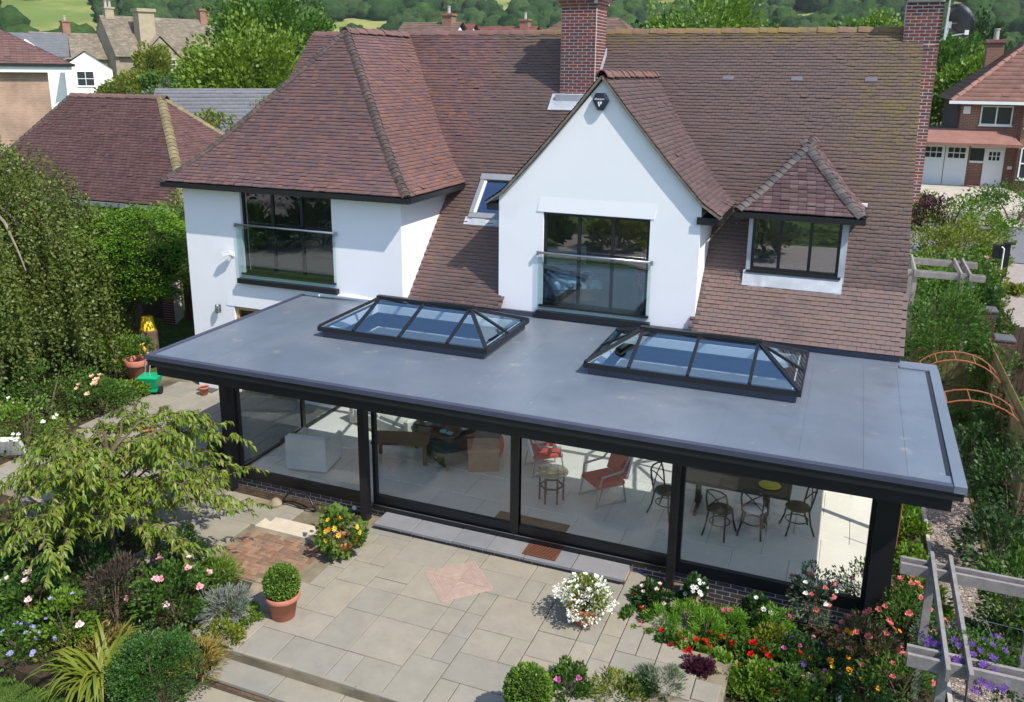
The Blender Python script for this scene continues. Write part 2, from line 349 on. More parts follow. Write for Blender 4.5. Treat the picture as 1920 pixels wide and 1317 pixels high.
def sk(x, y, w_, h_):
    if x > -7.5 and y+h_/2 > 12.36: return True
    if -11.0 < x <= -7.5 and y+h_/2 > 12.12: return True
    if HB[0]-w_/2 < x < HB[1]+w_/2 and HB[2] < y < HB[3]+h_/2+.05: return True
    if x < -15.6 or x > -1.5: return True
    if x > -2.7+w_/2 and y > 11.55: return True
    if x > -1.95 and y > 10.85: return True
    if x < -8.25 and y < 9.7: return True
    return x < -10.4 and y < 10.3+(-x-10.4)*.05
pave(-15.8, -1.88, 8.27, 16.5, sk, 5, patio)
for (a, c, e, f) in ((-1.88, -1.3, 9.7, 10.3), (-1.88, -1.45, 10.3, 10.72), (-1.3, -.95, 9.75, 10.15)): slab(a, c, e, f, 0, patio)
# pale cut stone beside the herringbone
slab(-9.32, -7.62, 11.14, 11.55, .004, patio, 'pale_flagstone', mat('pale_stone', (.52, .44, .34), .8, .25, vary=(5, .14), bump=(30, .3)))
# herringbone bricks
hb = part('brick_panel', patio); bx = MB(); bx.box(HB[0], HB[1], HB[2], HB[3], -.06, -.018); bx.build('mortar_bed', m_joint, hb)
bm_ = MB(); bm_.cbox(-.103, .103, -.048, .048, -.05, 0, .007); me_hb = mesh_only(bm_, 'paver_brick', m_paverbrick)
L, W = .215, .1075
cells = []
nX, nY = int((HB[1]-HB[0])/W), int((HB[3]-HB[2])/W)
for i in range(-1, nX+1):
    for j in range(-1, nY+1):
        k = (i-j) % 4
        if k == 0: cells.append((HB[0]+(i+1)*W, HB[2]+(j+.5)*W, 0))
        elif k == 3: cells.append((HB[0]+(i+.5)*W, HB[2]+(j+1)*W, 1))
for x, y, v in cells:
    hx, hy = (.1, .05) if not v else (.05, .1)
    if HB[0]+hx-.02 < x < HB[1]-hx+.02 and HB[2]+hy-.02 < y < HB[3]-hy+.02:
        inst('paver_brick', me_hb, hb, (x, y, random.uniform(-.008, .002)), (random.uniform(-.02, .02), random.uniform(-.02, .02), v*math.pi/2+random.uniform(-.03, .03)))
# pink diamond: four wedges of thin clay tiles on edge
dm = part('diamond_panel', patio)
for k in range(4):
    for q in range(11):
        r0 = .012+q*.039; r1 = r0+.036; a0 = k*math.pi/2+math.pi/4
        mb = MB(); c, s_ = math.cos(a0), math.sin(a0)
        def rp(u, v): return (DIAM[0][0]+c*u-s_*v, DIAM[0][1]+s_*u+c*v)
        pts = [rp(r0, -r0+.004), rp(r1, -r1+.004), rp(r1, r1-.004), rp(r0, r0-.004)]
        mb.rv = random.random(); mb.prism([(x, y, .0) for x, y in pts], (0, 0, .0085)); mb.build('clay_strip', m_pinktile, dm)
# steps down to the lawn
steps = struct(part('garden_steps', None))
b = MB(); b.box(-7.75, -3.4, 7.86, 8.30, -.6, -.215); b.box(-7.9, -3.4, 7.2, 7.90, -.7, -.385); b.build('step_core', m_joint, steps)
riser = MB(); riser.box(-.1, .1, -.03, .03, 0, .065); me_r = mesh_only(riser, 'riser_brick', m_paverbrick)
for k in range(19):
    inst('riser_brick', me_r, steps, (-7.5+k*.215, 8.29, -.125)); inst('riser_brick', me_r, steps, (-7.55+k*.215, 7.885, -.295))
for k, x in enumerate((-7.6, -6.55, -5.6, -4.5)):
    slab(x, x+(1.05, .95, 1.1, 1.0)[k], 7.84, 8.33, -.17, steps, 'tread_slab'); slab(x-.05, x+(1.0, .9, 1.05, 1.0)[k], 7.22, 7.86, -.34, steps, 'tread_slab')
for k in range(4): slab(-7.45+k*1.0, -6.45+k*1.0, 8.235, 8.30, 0, steps, 'nosing_slab', t=.06)
# planting beds
def bed(name, poly, z, h=.05, n=0):
    mb = MB(); mb.prism([(x, y, z) for x, y in poly], (0, 0, h)); o = mb.build(name, m_soil); return struct(o)
bed('flower_bed_left', [(-15, 6.6), (-7.75, 6.9), (-7.62, 8.2), (-8.25, 9.72), (-9.3, 9.75), (-10.4, 10.25), (-15, 10.3)], -.25, .22)
bed('flower_bed_right', [(-2.62, 11.5), (-1.95, 11.4), (-1.92, 10.85), (-1.4, 10.74), (-1.3, 10.32), (-.92, 10.2), (-.92, 9.6), (-1.9, 9.66), (-3.2, 8.3), (-3.3, 6), (1.55, 6), (1.75, 12), (1.7, 16.4), (1.1, 16.4), (1.1, 12.3), (-2.62, 12.3)], -.36, .12)
bed('flower_bed_side', [(-11.9, 12.15), (-7.7, 12.0), (-7.7, 12.32), (-10.9, 12.32), (-10.9, 16.4), (-11.4, 16.4)], -.1, .07)
bed('flower_bed_far_left', [(-22, 11), (-15.7, 11), (-15.7, 14.3), (-16.9, 16.2), (-19, 19.6), (-22, 19.6)], -.12, .1)
bed('flower_bed_far_right', [(2.85, 6), (7, 6), (7, 21.5), (2.9, 21.5)], -.36, .1)
# gravel path along the right-hand side
gp = struct(part('gravel_path', None)); b = MB(); b.box(1.95, 2.8, 7, 21.6, -.45, -.27); b.build('path_base', m_gravelbed, gp)
n = 9000; g = np.random.default_rng(3); c = np.stack([g.uniform(1.97, 2.78, n), 7.5+14*g.beta(1, 1.2, n), g.uniform(-.272, -.262, n)], 1)
oc = np.array([[1, 0, 0], [-1, 0, 0], [0, 1, 0], [0, -1, 0], [0, 0, .6]]); fc = np.array([[0, 2, 4], [2, 1, 4], [1, 3, 4], [3, 0, 4]])
V = (c[:, None]+oc[None]*g.uniform(.010, .024, (n, 1, 1))*g.uniform(.6, 1.3, (n, 1, 3))).reshape(-1, 3); F = (np.arange(n)[:, None, None]*5+fc[None]).reshape(-1, 3)
stuff(np_mesh('gravel', V, F, m_gravel, gp, rnd=np.repeat(g.uniform(0, 1, n), 4)))
for x, nm in ((1.92, m_concrete), (2.83, m_wood_green)):
    for k in range(9):
        mb = MB(); mb.box(x-.03, x+.03, 7.2+k*1.6, 8.78+k*1.6, -.4, -.24); mb.build('edging_board', nm, gp)
# lawn tufts in the lower left corner
n = 14000; g = np.random.default_rng(4); x = g.uniform(-12, -8.2, n); y = g.uniform(5.6, 7.4, n); P = np.stack([x, y, np.full(n, -.225)], 1)
stuff(leaf_mesh('grass', P, np.tile([0, 0, 1.], (n, 1)), .07, .14, m_blade, jitter=.35, seed=4))
# street behind on the right, front drive
def sheet(name, poly, m, dz):
    """a sheet that follows the terrain"""
    xs = [p[0] for p in poly]; ys = [p[1] for p in poly]; n = 14; V = []; F = []
    (x0, y0), (x1, y1), (x2, y2), (x3, y3) = poly
    for i in range(n+1):
        for j in range(n+1):
            u, v = i/n, j/n; x = (x0*(1-u)+x1*u)*(1-v)+(x3*(1-u)+x2*u)*v; y = (y0*(1-u)+y1*u)*(1-v)+(y3*(1-u)+y2*u)*v; V.append((x, y, gz(x, y)+dz))
    for i in range(n):
        for j in range(n): k = i*(n+1)+j; F.append((k, k+n+1, k+n+2, k+1))
    return struct(np_mesh(name, np.array(V), np.array(F), m, smooth=True))
sheet('road', [(-30, 34.0), (30, 34.0), (30, 38.3), (-30, 38.3)], m_asphalt, .08)
sheet('driveway', [(4.5, 26.5), (9, 26.5), (9.5, 33.9), (4.9, 33.9)], m_drive, .085)
sheet('neighbour_driveway', [(3.4, 38.4), (7.4, 38.4), (6.8, 46.6), (2.6, 46.6)], mat('pale_paving', [(.45, .40, .32), (.38, .34, .28)], .9, .15, vary=(3, .2)), .085)
# ------------------------------------------------------------------ tiled roofs
def prof_fn(prof):
    P = np.array(prof, float); seg = np.hypot(*np.diff(P, axis=0).T); cs = np.concatenate([[0], np.cumsum(seg)])
    return (lambda s: (np.interp(s, cs, P[:, 0]), np.interp(s, cs, P[:, 1]))), cs[-1]
def tiles(P, prof, amin, amax, gauge=.1, tw=.165, skip=None, seed=1, lift=.034, only=None):
    """rows of plain tiles on a slope. P(a,d,h) -> point; amin/amax(h, d): ends of a course. Returns V,F,mi,rnd"""
    at, Ltot = prof_fn(prof); g = np.random.default_rng(seed); V = []; MI = []; RN = []; n = int(Ltot/gauge)
    for i in range(n+1):
        s0 = i*gauge; s1 = min(s0+2.1*gauge, Ltot)
        if s1-s0 < .03: continue
        d0, h0 = at(s0); d1, h1 = at(s1); lo, hi = amin(h0, d0), amax(h0, d0); lo1, hi1 = amin(h1, d1), amax(h1, d1)
        if hi-lo < .03: continue
        p0 = np.array(P(0, d0, h0)); nr = np.cross(np.array(P(1, d0, h0))-p0, np.array(P(0, d1, h1))-p0); nr /= np.linalg.norm(nr)
        if nr[2] < 0: nr = -nr
        a = lo+(-.5*tw if i % 2 else 0)
        a -= 0
        wob = .004*math.sin(i*1.7)
        while a < hi-.01:
            x0 = max(a, lo); x1 = min(a+tw, hi); a += tw
            if x1-x0 < .02: continue
            xm = (x0+x1)/2
            if skip and skip(xm, h0, d0): continue
            y0 = min(max(x0, lo1), hi1); y1 = min(max(x1, lo1), hi1); gp_ = .003
            jz = g.normal(0, .003) if g.random() > .03 else g.normal(.008, .006); js = g.normal(0, .005)+wob; d0j, h0j = at(max(s0+js, 0)); tz = g.normal(0, .002)
            tl = np.array(P(x0+gp_, d0j, h0j))+nr*(lift+jz); tr = np.array(P(x1-gp_, d0j, h0j))+nr*(lift+jz+tz)
            hr = np.array(P(max(y1-gp_, y0), d1, h1))+nr*.003; hl = np.array(P(y0+gp_ if y1 > y0+.01 else y0, d1, h1))+nr*.003
            V += [tl, tr, hr, hl, tl-nr*.024, tr-nr*.024]
            RN.append(((.5+.5*math.sin(xm*1.9+i*.33+2*math.sin(xm*.7-i*.21)))*.5+g.uniform(0, 1)) % 1.)
    V = np.array(V); n = len(V)//6; b = np.arange(n)[:, None]*6
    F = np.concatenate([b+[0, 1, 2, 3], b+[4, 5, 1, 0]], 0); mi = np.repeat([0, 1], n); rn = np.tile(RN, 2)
    return V, F, mi, rn
def joined(sets):
    V = []; F = []; mi = []; rn = []; o = 0
    for v, f, m_, r in sets: V.append(v); F.append(f+o); mi.append(m_); rn.append(r); o += len(v)
    return np.concatenate(V), np.concatenate(F), np.concatenate(mi), np.concatenate(rn)
def roof_part(name, sets, m, parent):
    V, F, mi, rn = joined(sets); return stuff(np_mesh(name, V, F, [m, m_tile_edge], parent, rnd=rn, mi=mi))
def arch_mesh(name, w_, drop, ln, m, t=.02, n=6):
    """a bonnet or ridge tile: an arch of width 2w, length ln along +Y, tail (y=0) lifted"""
    mb = MB(); V = []; sec = []
    for k in range(n+1):
        u = -1+2*k/n; sec.append((w_*u, -drop*(u*u)))
    for y, lf in ((0, .03), (ln, .004)):
        V += [(x, y, z+lf) for x, z in sec]; V += [(x*.9, y, z+lf-t) for x, z in sec]
    q = n+1; F = []
    for k in range(n):
        F += [(k, k+1, 2*q+k+1, 2*q+k), (q+k+1, q+k, 3*q+k, 3*q+k+1), (k+1, k, q+k, q+k+1), (2*q+k, 2*q+k+1, 3*q+k+1, 3*q+k)]
    F += [(0, 2*q, 3*q, q), (n, q+n, 3*q+n, 2*q+n)]
    mb.add(V, F); return mesh_only(mb, name, m, smooth=False)
me_bonnet = arch_mesh('bonnet_tile', .115, .09, .2, m_bonnet)
me_ridge = arch_mesh('ridge_tile', .14, .13, .455, m_ridge, n=8)
me_ridge_y = arch_mesh('mossy_bonnet_tile', .16, .1, .26, mat('mossy_bonnet', [(.20, .165, .085), (.16, .13, .075), (.23, .19, .10)], .85, .2, rnd=True, vary=(8, .25)))
def along(pts, mesh, name, parent, step, off=0):
    """pieces laid along a 3-D polyline (up the line = +Y of the piece)"""
    pts = [Vector(p) for p in pts]; ln = [0]
    for a, c in zip(pts, pts[1:]): ln.append(ln[-1]+(c-a).length)
    s = off; base = Vector((0, 0, 0)); p = parent
    while p is not None: base += p.location; p = p.parent
    while s < ln[-1]-step*.4:
        for i in range(len(pts)-1):
            if ln[i] <= s <= ln[i+1]: break
        t = (s-ln[i])/(ln[i+1]-ln[i]); p = pts[i].lerp(pts[i+1], t); y = (pts[i+1]-pts[i]).normalized(); x = y.cross(Vector((0, 0, 1))).normalized(); z = x.cross(y)
        m = Matrix((x, y, z)).transposed().to_euler(); m.z += random.uniform(-.04, .04); m.y += random.uniform(-.05, .05)
        inst(name, mesh, parent, p-base, m); s += step
# ------------------------------------------------------------------ the house
house = thing('house', 'white rendered house with brown tiled roof, front gable, hipped wing and dormer', 'house', (-7, 19, 0))
K = 1.017
def mainz(Y): return 2.87+K*(Y-16.62)
RY, RZ = 22.6, 8.95
def gw(z):  # half width of the front gable at height z
    return np.interp(z, [5.2, 5.45, 5.72, 6.17, 6.66, 7.21, 7.85], [2.48, 2.10, 1.85, 1.43, 1.0, .53, 0])
GX = -4.79
def wing_r(z): return np.interp(z, [5.25, 8.85], [-8.76, -12.1])
def wing_l(z): return np.interp(z, [5.25, 8.85], [-15.44, -12.1])
def skip_main(x, h, d):
    z = 2.87+h
    if z < 5.3:
        if x < -9.15: return True
        if -6.9 < x < -2.78: return True
    else:
        if wing_l(z)+.4 < x < wing_r(z)-.3: return True
        if abs(x-GX) < gw(z)-.3: return True
    if 4.02 < z < 5.28 and -1.72 < x < -.15: return True
    if 5.2 < z < 6.4 and abs(x+.92) < (6.5-z)*.9-.25: return True
    if 4.64 < z < 5.36 and -8.3 < x < -7.55: return True
    if -7.02 < x < -6.2 and 21.1 < 16.62+d < 21.8: return True
    return near_tile(x, h)
near_list = []
def near_tile(x, h): return x > -2.62 and h < 14*.0701
ang = math.atan(K)
PM = lambda a, d, h: (a, 16.62+d, 2.87+h)
full = tiles(PM, [(0, 0), (RY-16.62, RZ-2.87)], lambda h, d: -15.42, lambda h, d: 1.16, seed=2, skip=skip_main)
PB = lambda a, d, h: (a, 2*RY-16.62-d, 2.87+h)
back = tiles(PB, [(2.5, 2.54), (RY-16.62, RZ-2.87)], lambda h, d: -15.42, lambda h, d: 1.16, gauge=.3, tw=.6, seed=3)
main_roof = roof_part('main_roof', [full, back], m_tile_main, house)
# the nearest courses, each tile its own piece
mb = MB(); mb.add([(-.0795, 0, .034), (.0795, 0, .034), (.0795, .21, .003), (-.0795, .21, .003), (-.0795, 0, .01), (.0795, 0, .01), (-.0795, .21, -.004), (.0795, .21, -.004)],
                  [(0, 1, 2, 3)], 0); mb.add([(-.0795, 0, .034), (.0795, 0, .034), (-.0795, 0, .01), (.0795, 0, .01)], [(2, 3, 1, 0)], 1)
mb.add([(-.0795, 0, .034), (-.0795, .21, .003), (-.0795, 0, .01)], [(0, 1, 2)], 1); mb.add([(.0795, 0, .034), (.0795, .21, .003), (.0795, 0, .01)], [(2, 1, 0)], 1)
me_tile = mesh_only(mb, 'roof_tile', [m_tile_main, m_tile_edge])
for i in range(14):
    a = -2.60+(-.0825 if i % 2 else 0)
    while a < 1.08:
        d = i*.1*math.cos(ang); x = a+.0825
        if x > -2.62:
            inst('roof_tile', me_tile, main_roof, Vector((x, 16.62+d+random.gauss(0, .003), 2.87+d*K))-house.location, (ang+random.gauss(0, .006), random.gauss(0, .006), random.gauss(0, .008)))
        a += .165
# roof ridge
along([(-15.35, RY, RZ+.03), (-7.1, RY, RZ+.03)], me_ridge, 'ridge_tile', main_roof, .45); along([(-7.0, RY, RZ+.03), (1.15, RY, RZ+.03)], me_ridge, 'ridge_tile', main_roof, .45)
# walls --------------------------------------------------------------
wl = MB()
wl.prism([(.85, 16.75, -.6), (.85, 28, -.6), (.85, 28, 3.4), (.85, RY, RZ-.12), (.85, 16.75, 2.8)], (.2, 0, 0))          # right gable end
wl.prism([(-15.15, 16.66, -.2), (-15.15, 28, -.2), (-15.15, 28, 3.4), (-15.15, RY, RZ-.12), (-15.15, 19.1, 5.2), (-15.15, 16.66, 5.2)], (.25, 0, 0))
wl.box(-15.15, 1.05, 27.7, 28, -.3, 3.6)
wl.build('wall', m_render, house)
wl = MB()     # wing: front wall round the window and door openings
Y0, Y1 = 16.4, 16.65; x0, x1, zb, zt = -13.46, -10.92, 3.13, 5.16
wl.box(-15.148, -13.85, Y0, Y1, -.2, 5.2); wl.box(-13.85, x0, Y0, Y1, 2.24, 5.2); wl.box(x1, -9.13, Y0, Y1, -.2, 5.2); wl.box(x0, x1, Y0, Y1, 2.24, zb); wl.box(-12.1, x1, Y0, Y1, -.2, 2.24); wl.box(x0, x1, Y0, Y1, zt, 5.2)
wl.box(-9.38, -9.13, Y1, 19.2, 2.3, 5.2); wl.build('wing_wall', m_render, house)
hood = MB(); hood.prism([(-14.0, 16.402, 2.72), (-14.06, 16.402, 2.25), (-14.06, 16.388, 2.25)], (2.2, 0, 0)); hood.build('render_hood', m_render, house); hood = MB(); hood.prism([(-6.05, 16.852, 5.42), (-6.12, 16.852, 5.06), (-6.12, 16.836, 5.06)], (2.5, 0, 0)); hood.build('render_hood', m_render, house)
wl = MB(); Y0, Y1 = 16.85, 17.08; gx0, gx1, gzb, gzt = -5.98, -3.70, 3.05, 5.05
wl.box(-6.99, gx0, Y0, Y1, 2.6, gzt); wl.box(gx1, -2.70, Y0, Y1, 2.6, gzt); wl.box(gx0, gx1, Y0, Y1, 2.6, gzb)
zz = [5.72, 6.17, 6.66, 7.21, 7.74]
wl.prism([(-6.99, Y0, gzt), (-2.70, Y0, gzt), (-2.70, Y0, 5.36)]+[(GX+gw(z)-.07 if z < 7.7 else GX, Y0, z) for z in zz]+[(GX-gw(z)+.07, Y0, z) for z in reversed(zz[:-1])]+[(-6.99, Y0, 5.36)], (0, Y1-Y0, 0))
wl.box(-6.99, -6.78, Y1, 19.1, 2.7, 5.25); wl.box(-2.91, -2.70, Y1, 19.1, 2.7, 5.25)
wl.build('gable_wall', m_render, house)
# wing roof ----------------------------------------------------------
EZ = 5.27; AX, AY, AZ = -12.1, 19.19, 8.85
pr = [(0, 0), (.45, .37), (1.1, 1.02), (3.34, 3.58)]
prf = [(d*3.14/3.34, h) for d, h in pr]
hw = lambda h: np.interp(h, [q[1] for q in pr], [q[0] for q in pr])
fr = tiles(lambda a, d, h: (a, 16.05+d, EZ+h), prf, lambda h, d: -15.44+hw(h), lambda h, d: -8.76-hw(h), seed=11)
fy = lambda h: np.interp(h, [q[1] for q in prf], [q[0] for q in prf])
def wing_end(h, d): return 16.62+(EZ+h-2.87)/K+.25 if EZ+h < RZ-.25 else RY
rt = tiles(lambda a, d, h: (-8.76-d, a, EZ+h), pr, lambda h, d: 16.05+fy(h), wing_end, seed=12)
lt = tiles(lambda a, d, h: (-15.44+d, a, EZ+h), pr, lambda h, d: 16.05+fy(h), wing_end, seed=13)
wing_roof = roof_part('wing_roof', [fr, rt, lt], m_tile, house)
hs = np.linspace(0, 3.58, 12)
along([(-8.76-hw(h), 16.05+fy(h), EZ+h+.05) for h in hs], me_bonnet, 'bonnet_tile', wing_roof, .135); along([(-15.44+hw(h), 16.05+fy(h), EZ+h+.05) for h in hs], me_bonnet, 'bonnet_tile', wing_roof, .135)
along([(AX, AY-.08, AZ+.06), (AX, RY-.3, AZ+.09)], me_ridge, 'ridge_tile', wing_roof, .45)
b = MB(); b.box(-15.47, -8.73, 16.02, 16.10, EZ-.13, EZ-.01); b.box(-8.80, -8.72, 16.1, 18.95, EZ-.13, EZ-.01); b.box(-15.48, -15.40, 16.1, 19.2, EZ-.13, EZ-.01); b.build('gutter', m_black, house)
b = MB(); b.box(-15.42, -8.78, 16.1, 16.45, EZ-.12, EZ-.07); b.box(-9.14, -8.79, 16.45, 18.9, EZ-.12, EZ-.07); b.build('soffit', m_black_rough, house)
# front gable roof: slopes that sweep out at the eaves, tiled to the verge
zs = [5.2, 5.45, 5.72, 6.17, 6.66, 7.21, 7.85]; gpr = [(2.48-gw(z), z-5.2) for z in zs]
GVY = 16.75
gend = lambda h, d: 16.62+(5.2+h-2.87)/K+.2
gr = tiles(lambda a, d, h: (GX+2.48-d, a, 5.2+h), gpr, lambda h, d: GVY, gend, seed=21); gl = tiles(lambda a, d, h: (GX-2.48+d, a, 5.2+h), gpr, lambda h, d: GVY, gend, seed=22)
gable_roof = roof_part('gable_roof', [gr, gl], mat('gable_tile', [(.13, .088, .088), (.105, .075, .078), (.155, .098, .092), (.135, .085, .09)], .65, .35, rnd=True, vary=(3, .2), bump=(60, .3), tone=lambda nt, co, c: c, stains=[((.2, .15, .05), 3, .62, .75, .5)]), house)
along([(GX, GVY, 7.93), (GX, 21.6, 7.93)], me_ridge, 'ridge_tile', gable_roof, .45)
vg = MB()     # pointed verge: undercloak edge under the tiles
for s_ in (1, -1):
    for z0, z1 in zip(zs, zs[1:]): vg.bar((GX+s_*gw(z0), GVY+.09, z0-.03), (GX+s_*gw(z1), GVY+.09, z1-.03), .2, .045, up=(s_*1, 0, 1))
vg.build('verge', mat('verge_mortar', [(.20, .17, .14), (.14, .12, .10)], .9, .1, vary=(12, .3)), gable_roof)
b = MB(); b.box(GX+2.02, GX+2.46, 16.78, 18.7, 5.03, 5.17); b.build('eaves_box', m_black_rough, house); b = MB(); b.box(GX-2.46, GX-2.2, 16.78, 18.7, 5.03, 5.17); b.build('eaves_box', m_black_rough, house)
# windows -------------------------------------------------------------
def window(parent, x0, x1, z0, z1, y, nm, transom=None, fw=.06, depth=.07, m=None, gm=None, name='window', sill=True):
    w_ = part(name, parent, None); m = m or m_black; f = MB()
    f.box(x0, x0+fw, y, y+depth, z0, z1); f.box(x1-fw, x1, y, y+depth, z0, z1); f.box(x0+fw, x1-fw, y, y+depth, z0, z0+fw); f.box(x0+fw, x1-fw, y, y+depth, z1-fw, z1)
    f.build('frame', m, w_); xs = [x0+fw+(x1-x0-2*fw)*k/nm for k in range(nm+1)]
    for k in range(1, nm):
        q = MB(); q.box(xs[k]-fw*.55, xs[k]+fw*.55, y+.004, y+depth-.004, z0+fw, z1-fw); q.build('mullion', m, w_)
    rows = [z0+fw, z1-fw] if not transom else [z0+fw, transom, z1-fw]
    if transom:
        q = MB(); q.box(x0+fw, x1-fw, y+.008, y+depth-.008, transom-fw*.4, transom+fw*.4); q.build('transom', m, w_)
    for k in range(nm):
        for r0, r1 in zip(rows, rows[1:]):
            q = MB(); q.quad((xs[k], y+depth*.5, r0), (xs[k+1], y+depth*.5, r0), (xs[k+1], y+depth*.5, r1), (xs[k], y+depth*.5, r1)); q.build('pane', gm or g_win, w_)
    if sill: q = MB(); q.box(x0-.06, x1+.06, y-.12, y+.03, z0-.04, z0); q.build('sill', m, w_)
    return w_
window(house, -13.46, -10.92, 3.13, 5.16, 16.47, 3, name='wing_window'); window(house, -5.98, -3.70, 3.05, 5.05, 16.9, 3, transom=4.17, name='gable_window', gm=glass('gable_window_glass', .2, (.8, .84, .84)))
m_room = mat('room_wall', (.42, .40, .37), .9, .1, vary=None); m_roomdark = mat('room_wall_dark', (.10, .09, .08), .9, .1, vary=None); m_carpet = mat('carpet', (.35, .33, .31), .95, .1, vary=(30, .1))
def room(name, x0, x1, y0, y1, z0, z1, m, fm, parent):
    mb = MB(); mb.quad((x0, y1, z0), (x1, y1, z0), (x1, y1, z1), (x0, y1, z1)); mb.quad((x0, y0, z0), (x0, y1, z0), (x0, y1, z1), (x0, y0, z1)); mb.quad((x1, y0, z0), (x1, y1, z0), (x1, y1, z1), (x1, y0, z1))
    mb.quad((x0, y0, z1), (x1, y0, z1), (x1, y1, z1), (x0, y1, z1)); mb.quad((x0, y0, z0), (x1, y0, z0), (x1, y1, z0), (x0, y1, z0), 1); return mb.build(name, [m, fm], parent, recalc=False)
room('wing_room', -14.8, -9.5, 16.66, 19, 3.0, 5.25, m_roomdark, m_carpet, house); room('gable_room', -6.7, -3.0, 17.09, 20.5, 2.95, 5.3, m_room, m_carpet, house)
def juliet(x0, x1, y, zt, z0):
    j = part('juliet_balcony', house); q = MB(); q.tube([(x0, y-.06, zt), (x1, y-.06, zt)], .025, 10); q.build('hand_rail', m_steel, j, smooth=True)
    for x in (x0+.01, x1-.01): q = MB(); q.tube([(x, y-.06, zt), (x, y+.20, zt)], .016, 8); q.box(x-.02, x+.02, y-.09, y-.03, zt-.06, zt+.03); q.build('bracket', m_steel, j)
    n = 3
    for k in range(n):
        a, c = x0+.02+(x1-x0-.04)*k/n, x0+.02+(x1-x0-.04)*(k+1)/n; q = MB(); q.box(a+.004, c-.004, y-.065, y-.055, z0+.1, zt-.02); q.build('glass_panel', g_rail, j)
    q = MB(); q.box(x0, x1, y-.12, y, z0, z0+.12); q.build('channel', m_black, j)
juliet(-13.6, -10.79, 16.398, 4.31, 2.88); juliet(-6.08, -3.60, 16.848, 4.19, 2.80)
# timber door below the wing window
dr = part('door', house); q = MB(); q.box(-13.85, -13.76, 16.46, 16.54, -.1, 2.24); q.box(-12.19, -12.1, 16.46, 16.54, -.1, 2.24); q.box(-13.76, -12.19, 16.46, 16.54, 2.15, 2.24); q.box(-13.0, -12.93, 16.46, 16.54, -.1, 2.15)
q.build('frame', mat('oak', [(.50, .30, .15), (.43, .25, .12)], .6, .3, vary=(8, .15)), dr); q = MB(); q.quad((-13.76, 16.5, -.1), (-12.19, 16.5, -.1), (-12.19, 16.5, 2.15), (-13.76, 16.5, 2.15)); q.build('pane', g_win, dr)
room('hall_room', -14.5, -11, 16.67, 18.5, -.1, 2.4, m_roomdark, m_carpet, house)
# rooftop window
rw = part('roof_window', house); cs_, sn = math.cos(ang), math.sin(ang)
def rp_(x, d, o): return (x, 16.62+d-o*sn, 2.87+d*K+o*cs_)
def rbox(x0, x1, d0, d1, o0, o1, m, nm): q = MB(); q.add([rp_(x0, d0, o0), rp_(x1, d0, o0), rp_(x1, d1, o0), rp_(x0, d1, o0), rp_(x0, d0, o1), rp_(x1, d0, o1), rp_(x1, d1, o1), rp_(x0, d1, o1)], [(3, 2, 1, 0), (4, 5, 6, 7), (0, 1, 5, 4), (1, 2, 6, 5), (2, 3, 7, 6), (3, 0, 4, 7)]); return q.build(nm, m, rw)
m_rwf = mat('grey_aluminium', (.22, .23, .25), .4, .5, vary=(3, .1))
rbox(-8.36, -8.26, 1.72, 2.5, -.05, .07, m_rwf, 'frame'); rbox(-7.62, -7.52, 1.72, 2.5, -.05, .07, m_rwf, 'frame'); rbox(-8.36, -7.52, 1.64, 1.74, -.05, .06, m_rwf, 'frame'); rbox(-8.38, -7.5, 2.42, 2.54, -.05, .08, m_rwf, 'frame'); rbox(-8.26, -7.62, 1.74, 2.42, .01, .02, glass('roof_window_glass', .3, (.25, .3, .4), (.6, .75, 1)), 'pane')
rbox(-8.26, -8.2, 1.74, 2.42, -.04, .04, m_white, 'inner_frame'); rbox(-8.3, -7.55, 1.7, 2.45, -.3, -.25, m_roomdark, 'blind'); rbox(-8.42, -7.48, 1.5, 1.66, .02, .035, m_lead, 'apron')
# dormer ---------------------------------------------------------------
do = part('dormer', house); DX = -.92
q = MB(); q.prism([(-1.86, 17.702, 3.92), (-1.86, 17.702, 5.2), (-1.86, 18.95, 5.2)], (.08, 0, 0)); q.box(-1.86, -1.78, 17.6, 17.70, 3.9, 5.2); q.build('cheek', m_lead, do)
q = MB(); q.prism([(-.06, 17.702, 3.92), (-.06, 17.702, 5.2), (-.06, 18.95, 5.2)], (.08, 0, 0)); q.box(-.10, .02, 17.6, 17.70, 3.9, 5.2); q.build('cheek', m_lead, do)
q = MB(); q.add([(-1.9, 17.44, 3.735), (0.0, 17.44, 3.735), (.0, 17.60, 3.93), (-1.9, 17.60, 3.93), (-1.9, 17.44, 3.76), (0., 17.44, 3.76), (0., 17.60, 4.04), (-1.9, 17.6, 4.04)], [(3, 2, 1, 0), (4, 5, 6, 7), (0, 1, 5, 4), (1, 2, 6, 5), (2, 3, 7, 6), (3, 0, 4, 7)]); q.build('lead_apron', m_lead, do)
_w = MB(); x0, x1, z0, z1, y = -1.78, -.10, 4.05, 5.16, 17.64
for a in ((x0, x0+.06, z0, z1), (x1-.06, x1, z0, z1), (x0, x1, z0, z0+.06), (x0, x1, z1-.05, z1), (-1.27, -1.21, z0, z1), (-.69, -.63, z0, z1)): _w.box(a[0], a[1], y+.002*(a[3]-a[2] > .2), y+.06+.002*(a[3]-a[2] > .2), a[2], a[3])
_w.box(x0-.06, x1+.06, y-.1, y, z0-.04, z0); _w.build('window_frame', m_black, do)
for a, c in ((-1.72, -1.27), (-1.21, -.69), (-.63, -.16)): q = MB(); q.quad((a, y+.03, z0+.06), (c, y+.03, z0+.06), (c, y+.03, z1-.05), (a, y+.03, z1-.05)); q.build('pane', glass('dormer_glass', .3, (.75, .75, .72)), do)
room('dormer_room', -1.75, -.12, 17.72, 19.8, 3.6, 5.25, m_room, m_carpet, do)
dz, dh = 5.27, 1.24; dpr = [(0, 0), (.3, .27), (1.2, dh)]
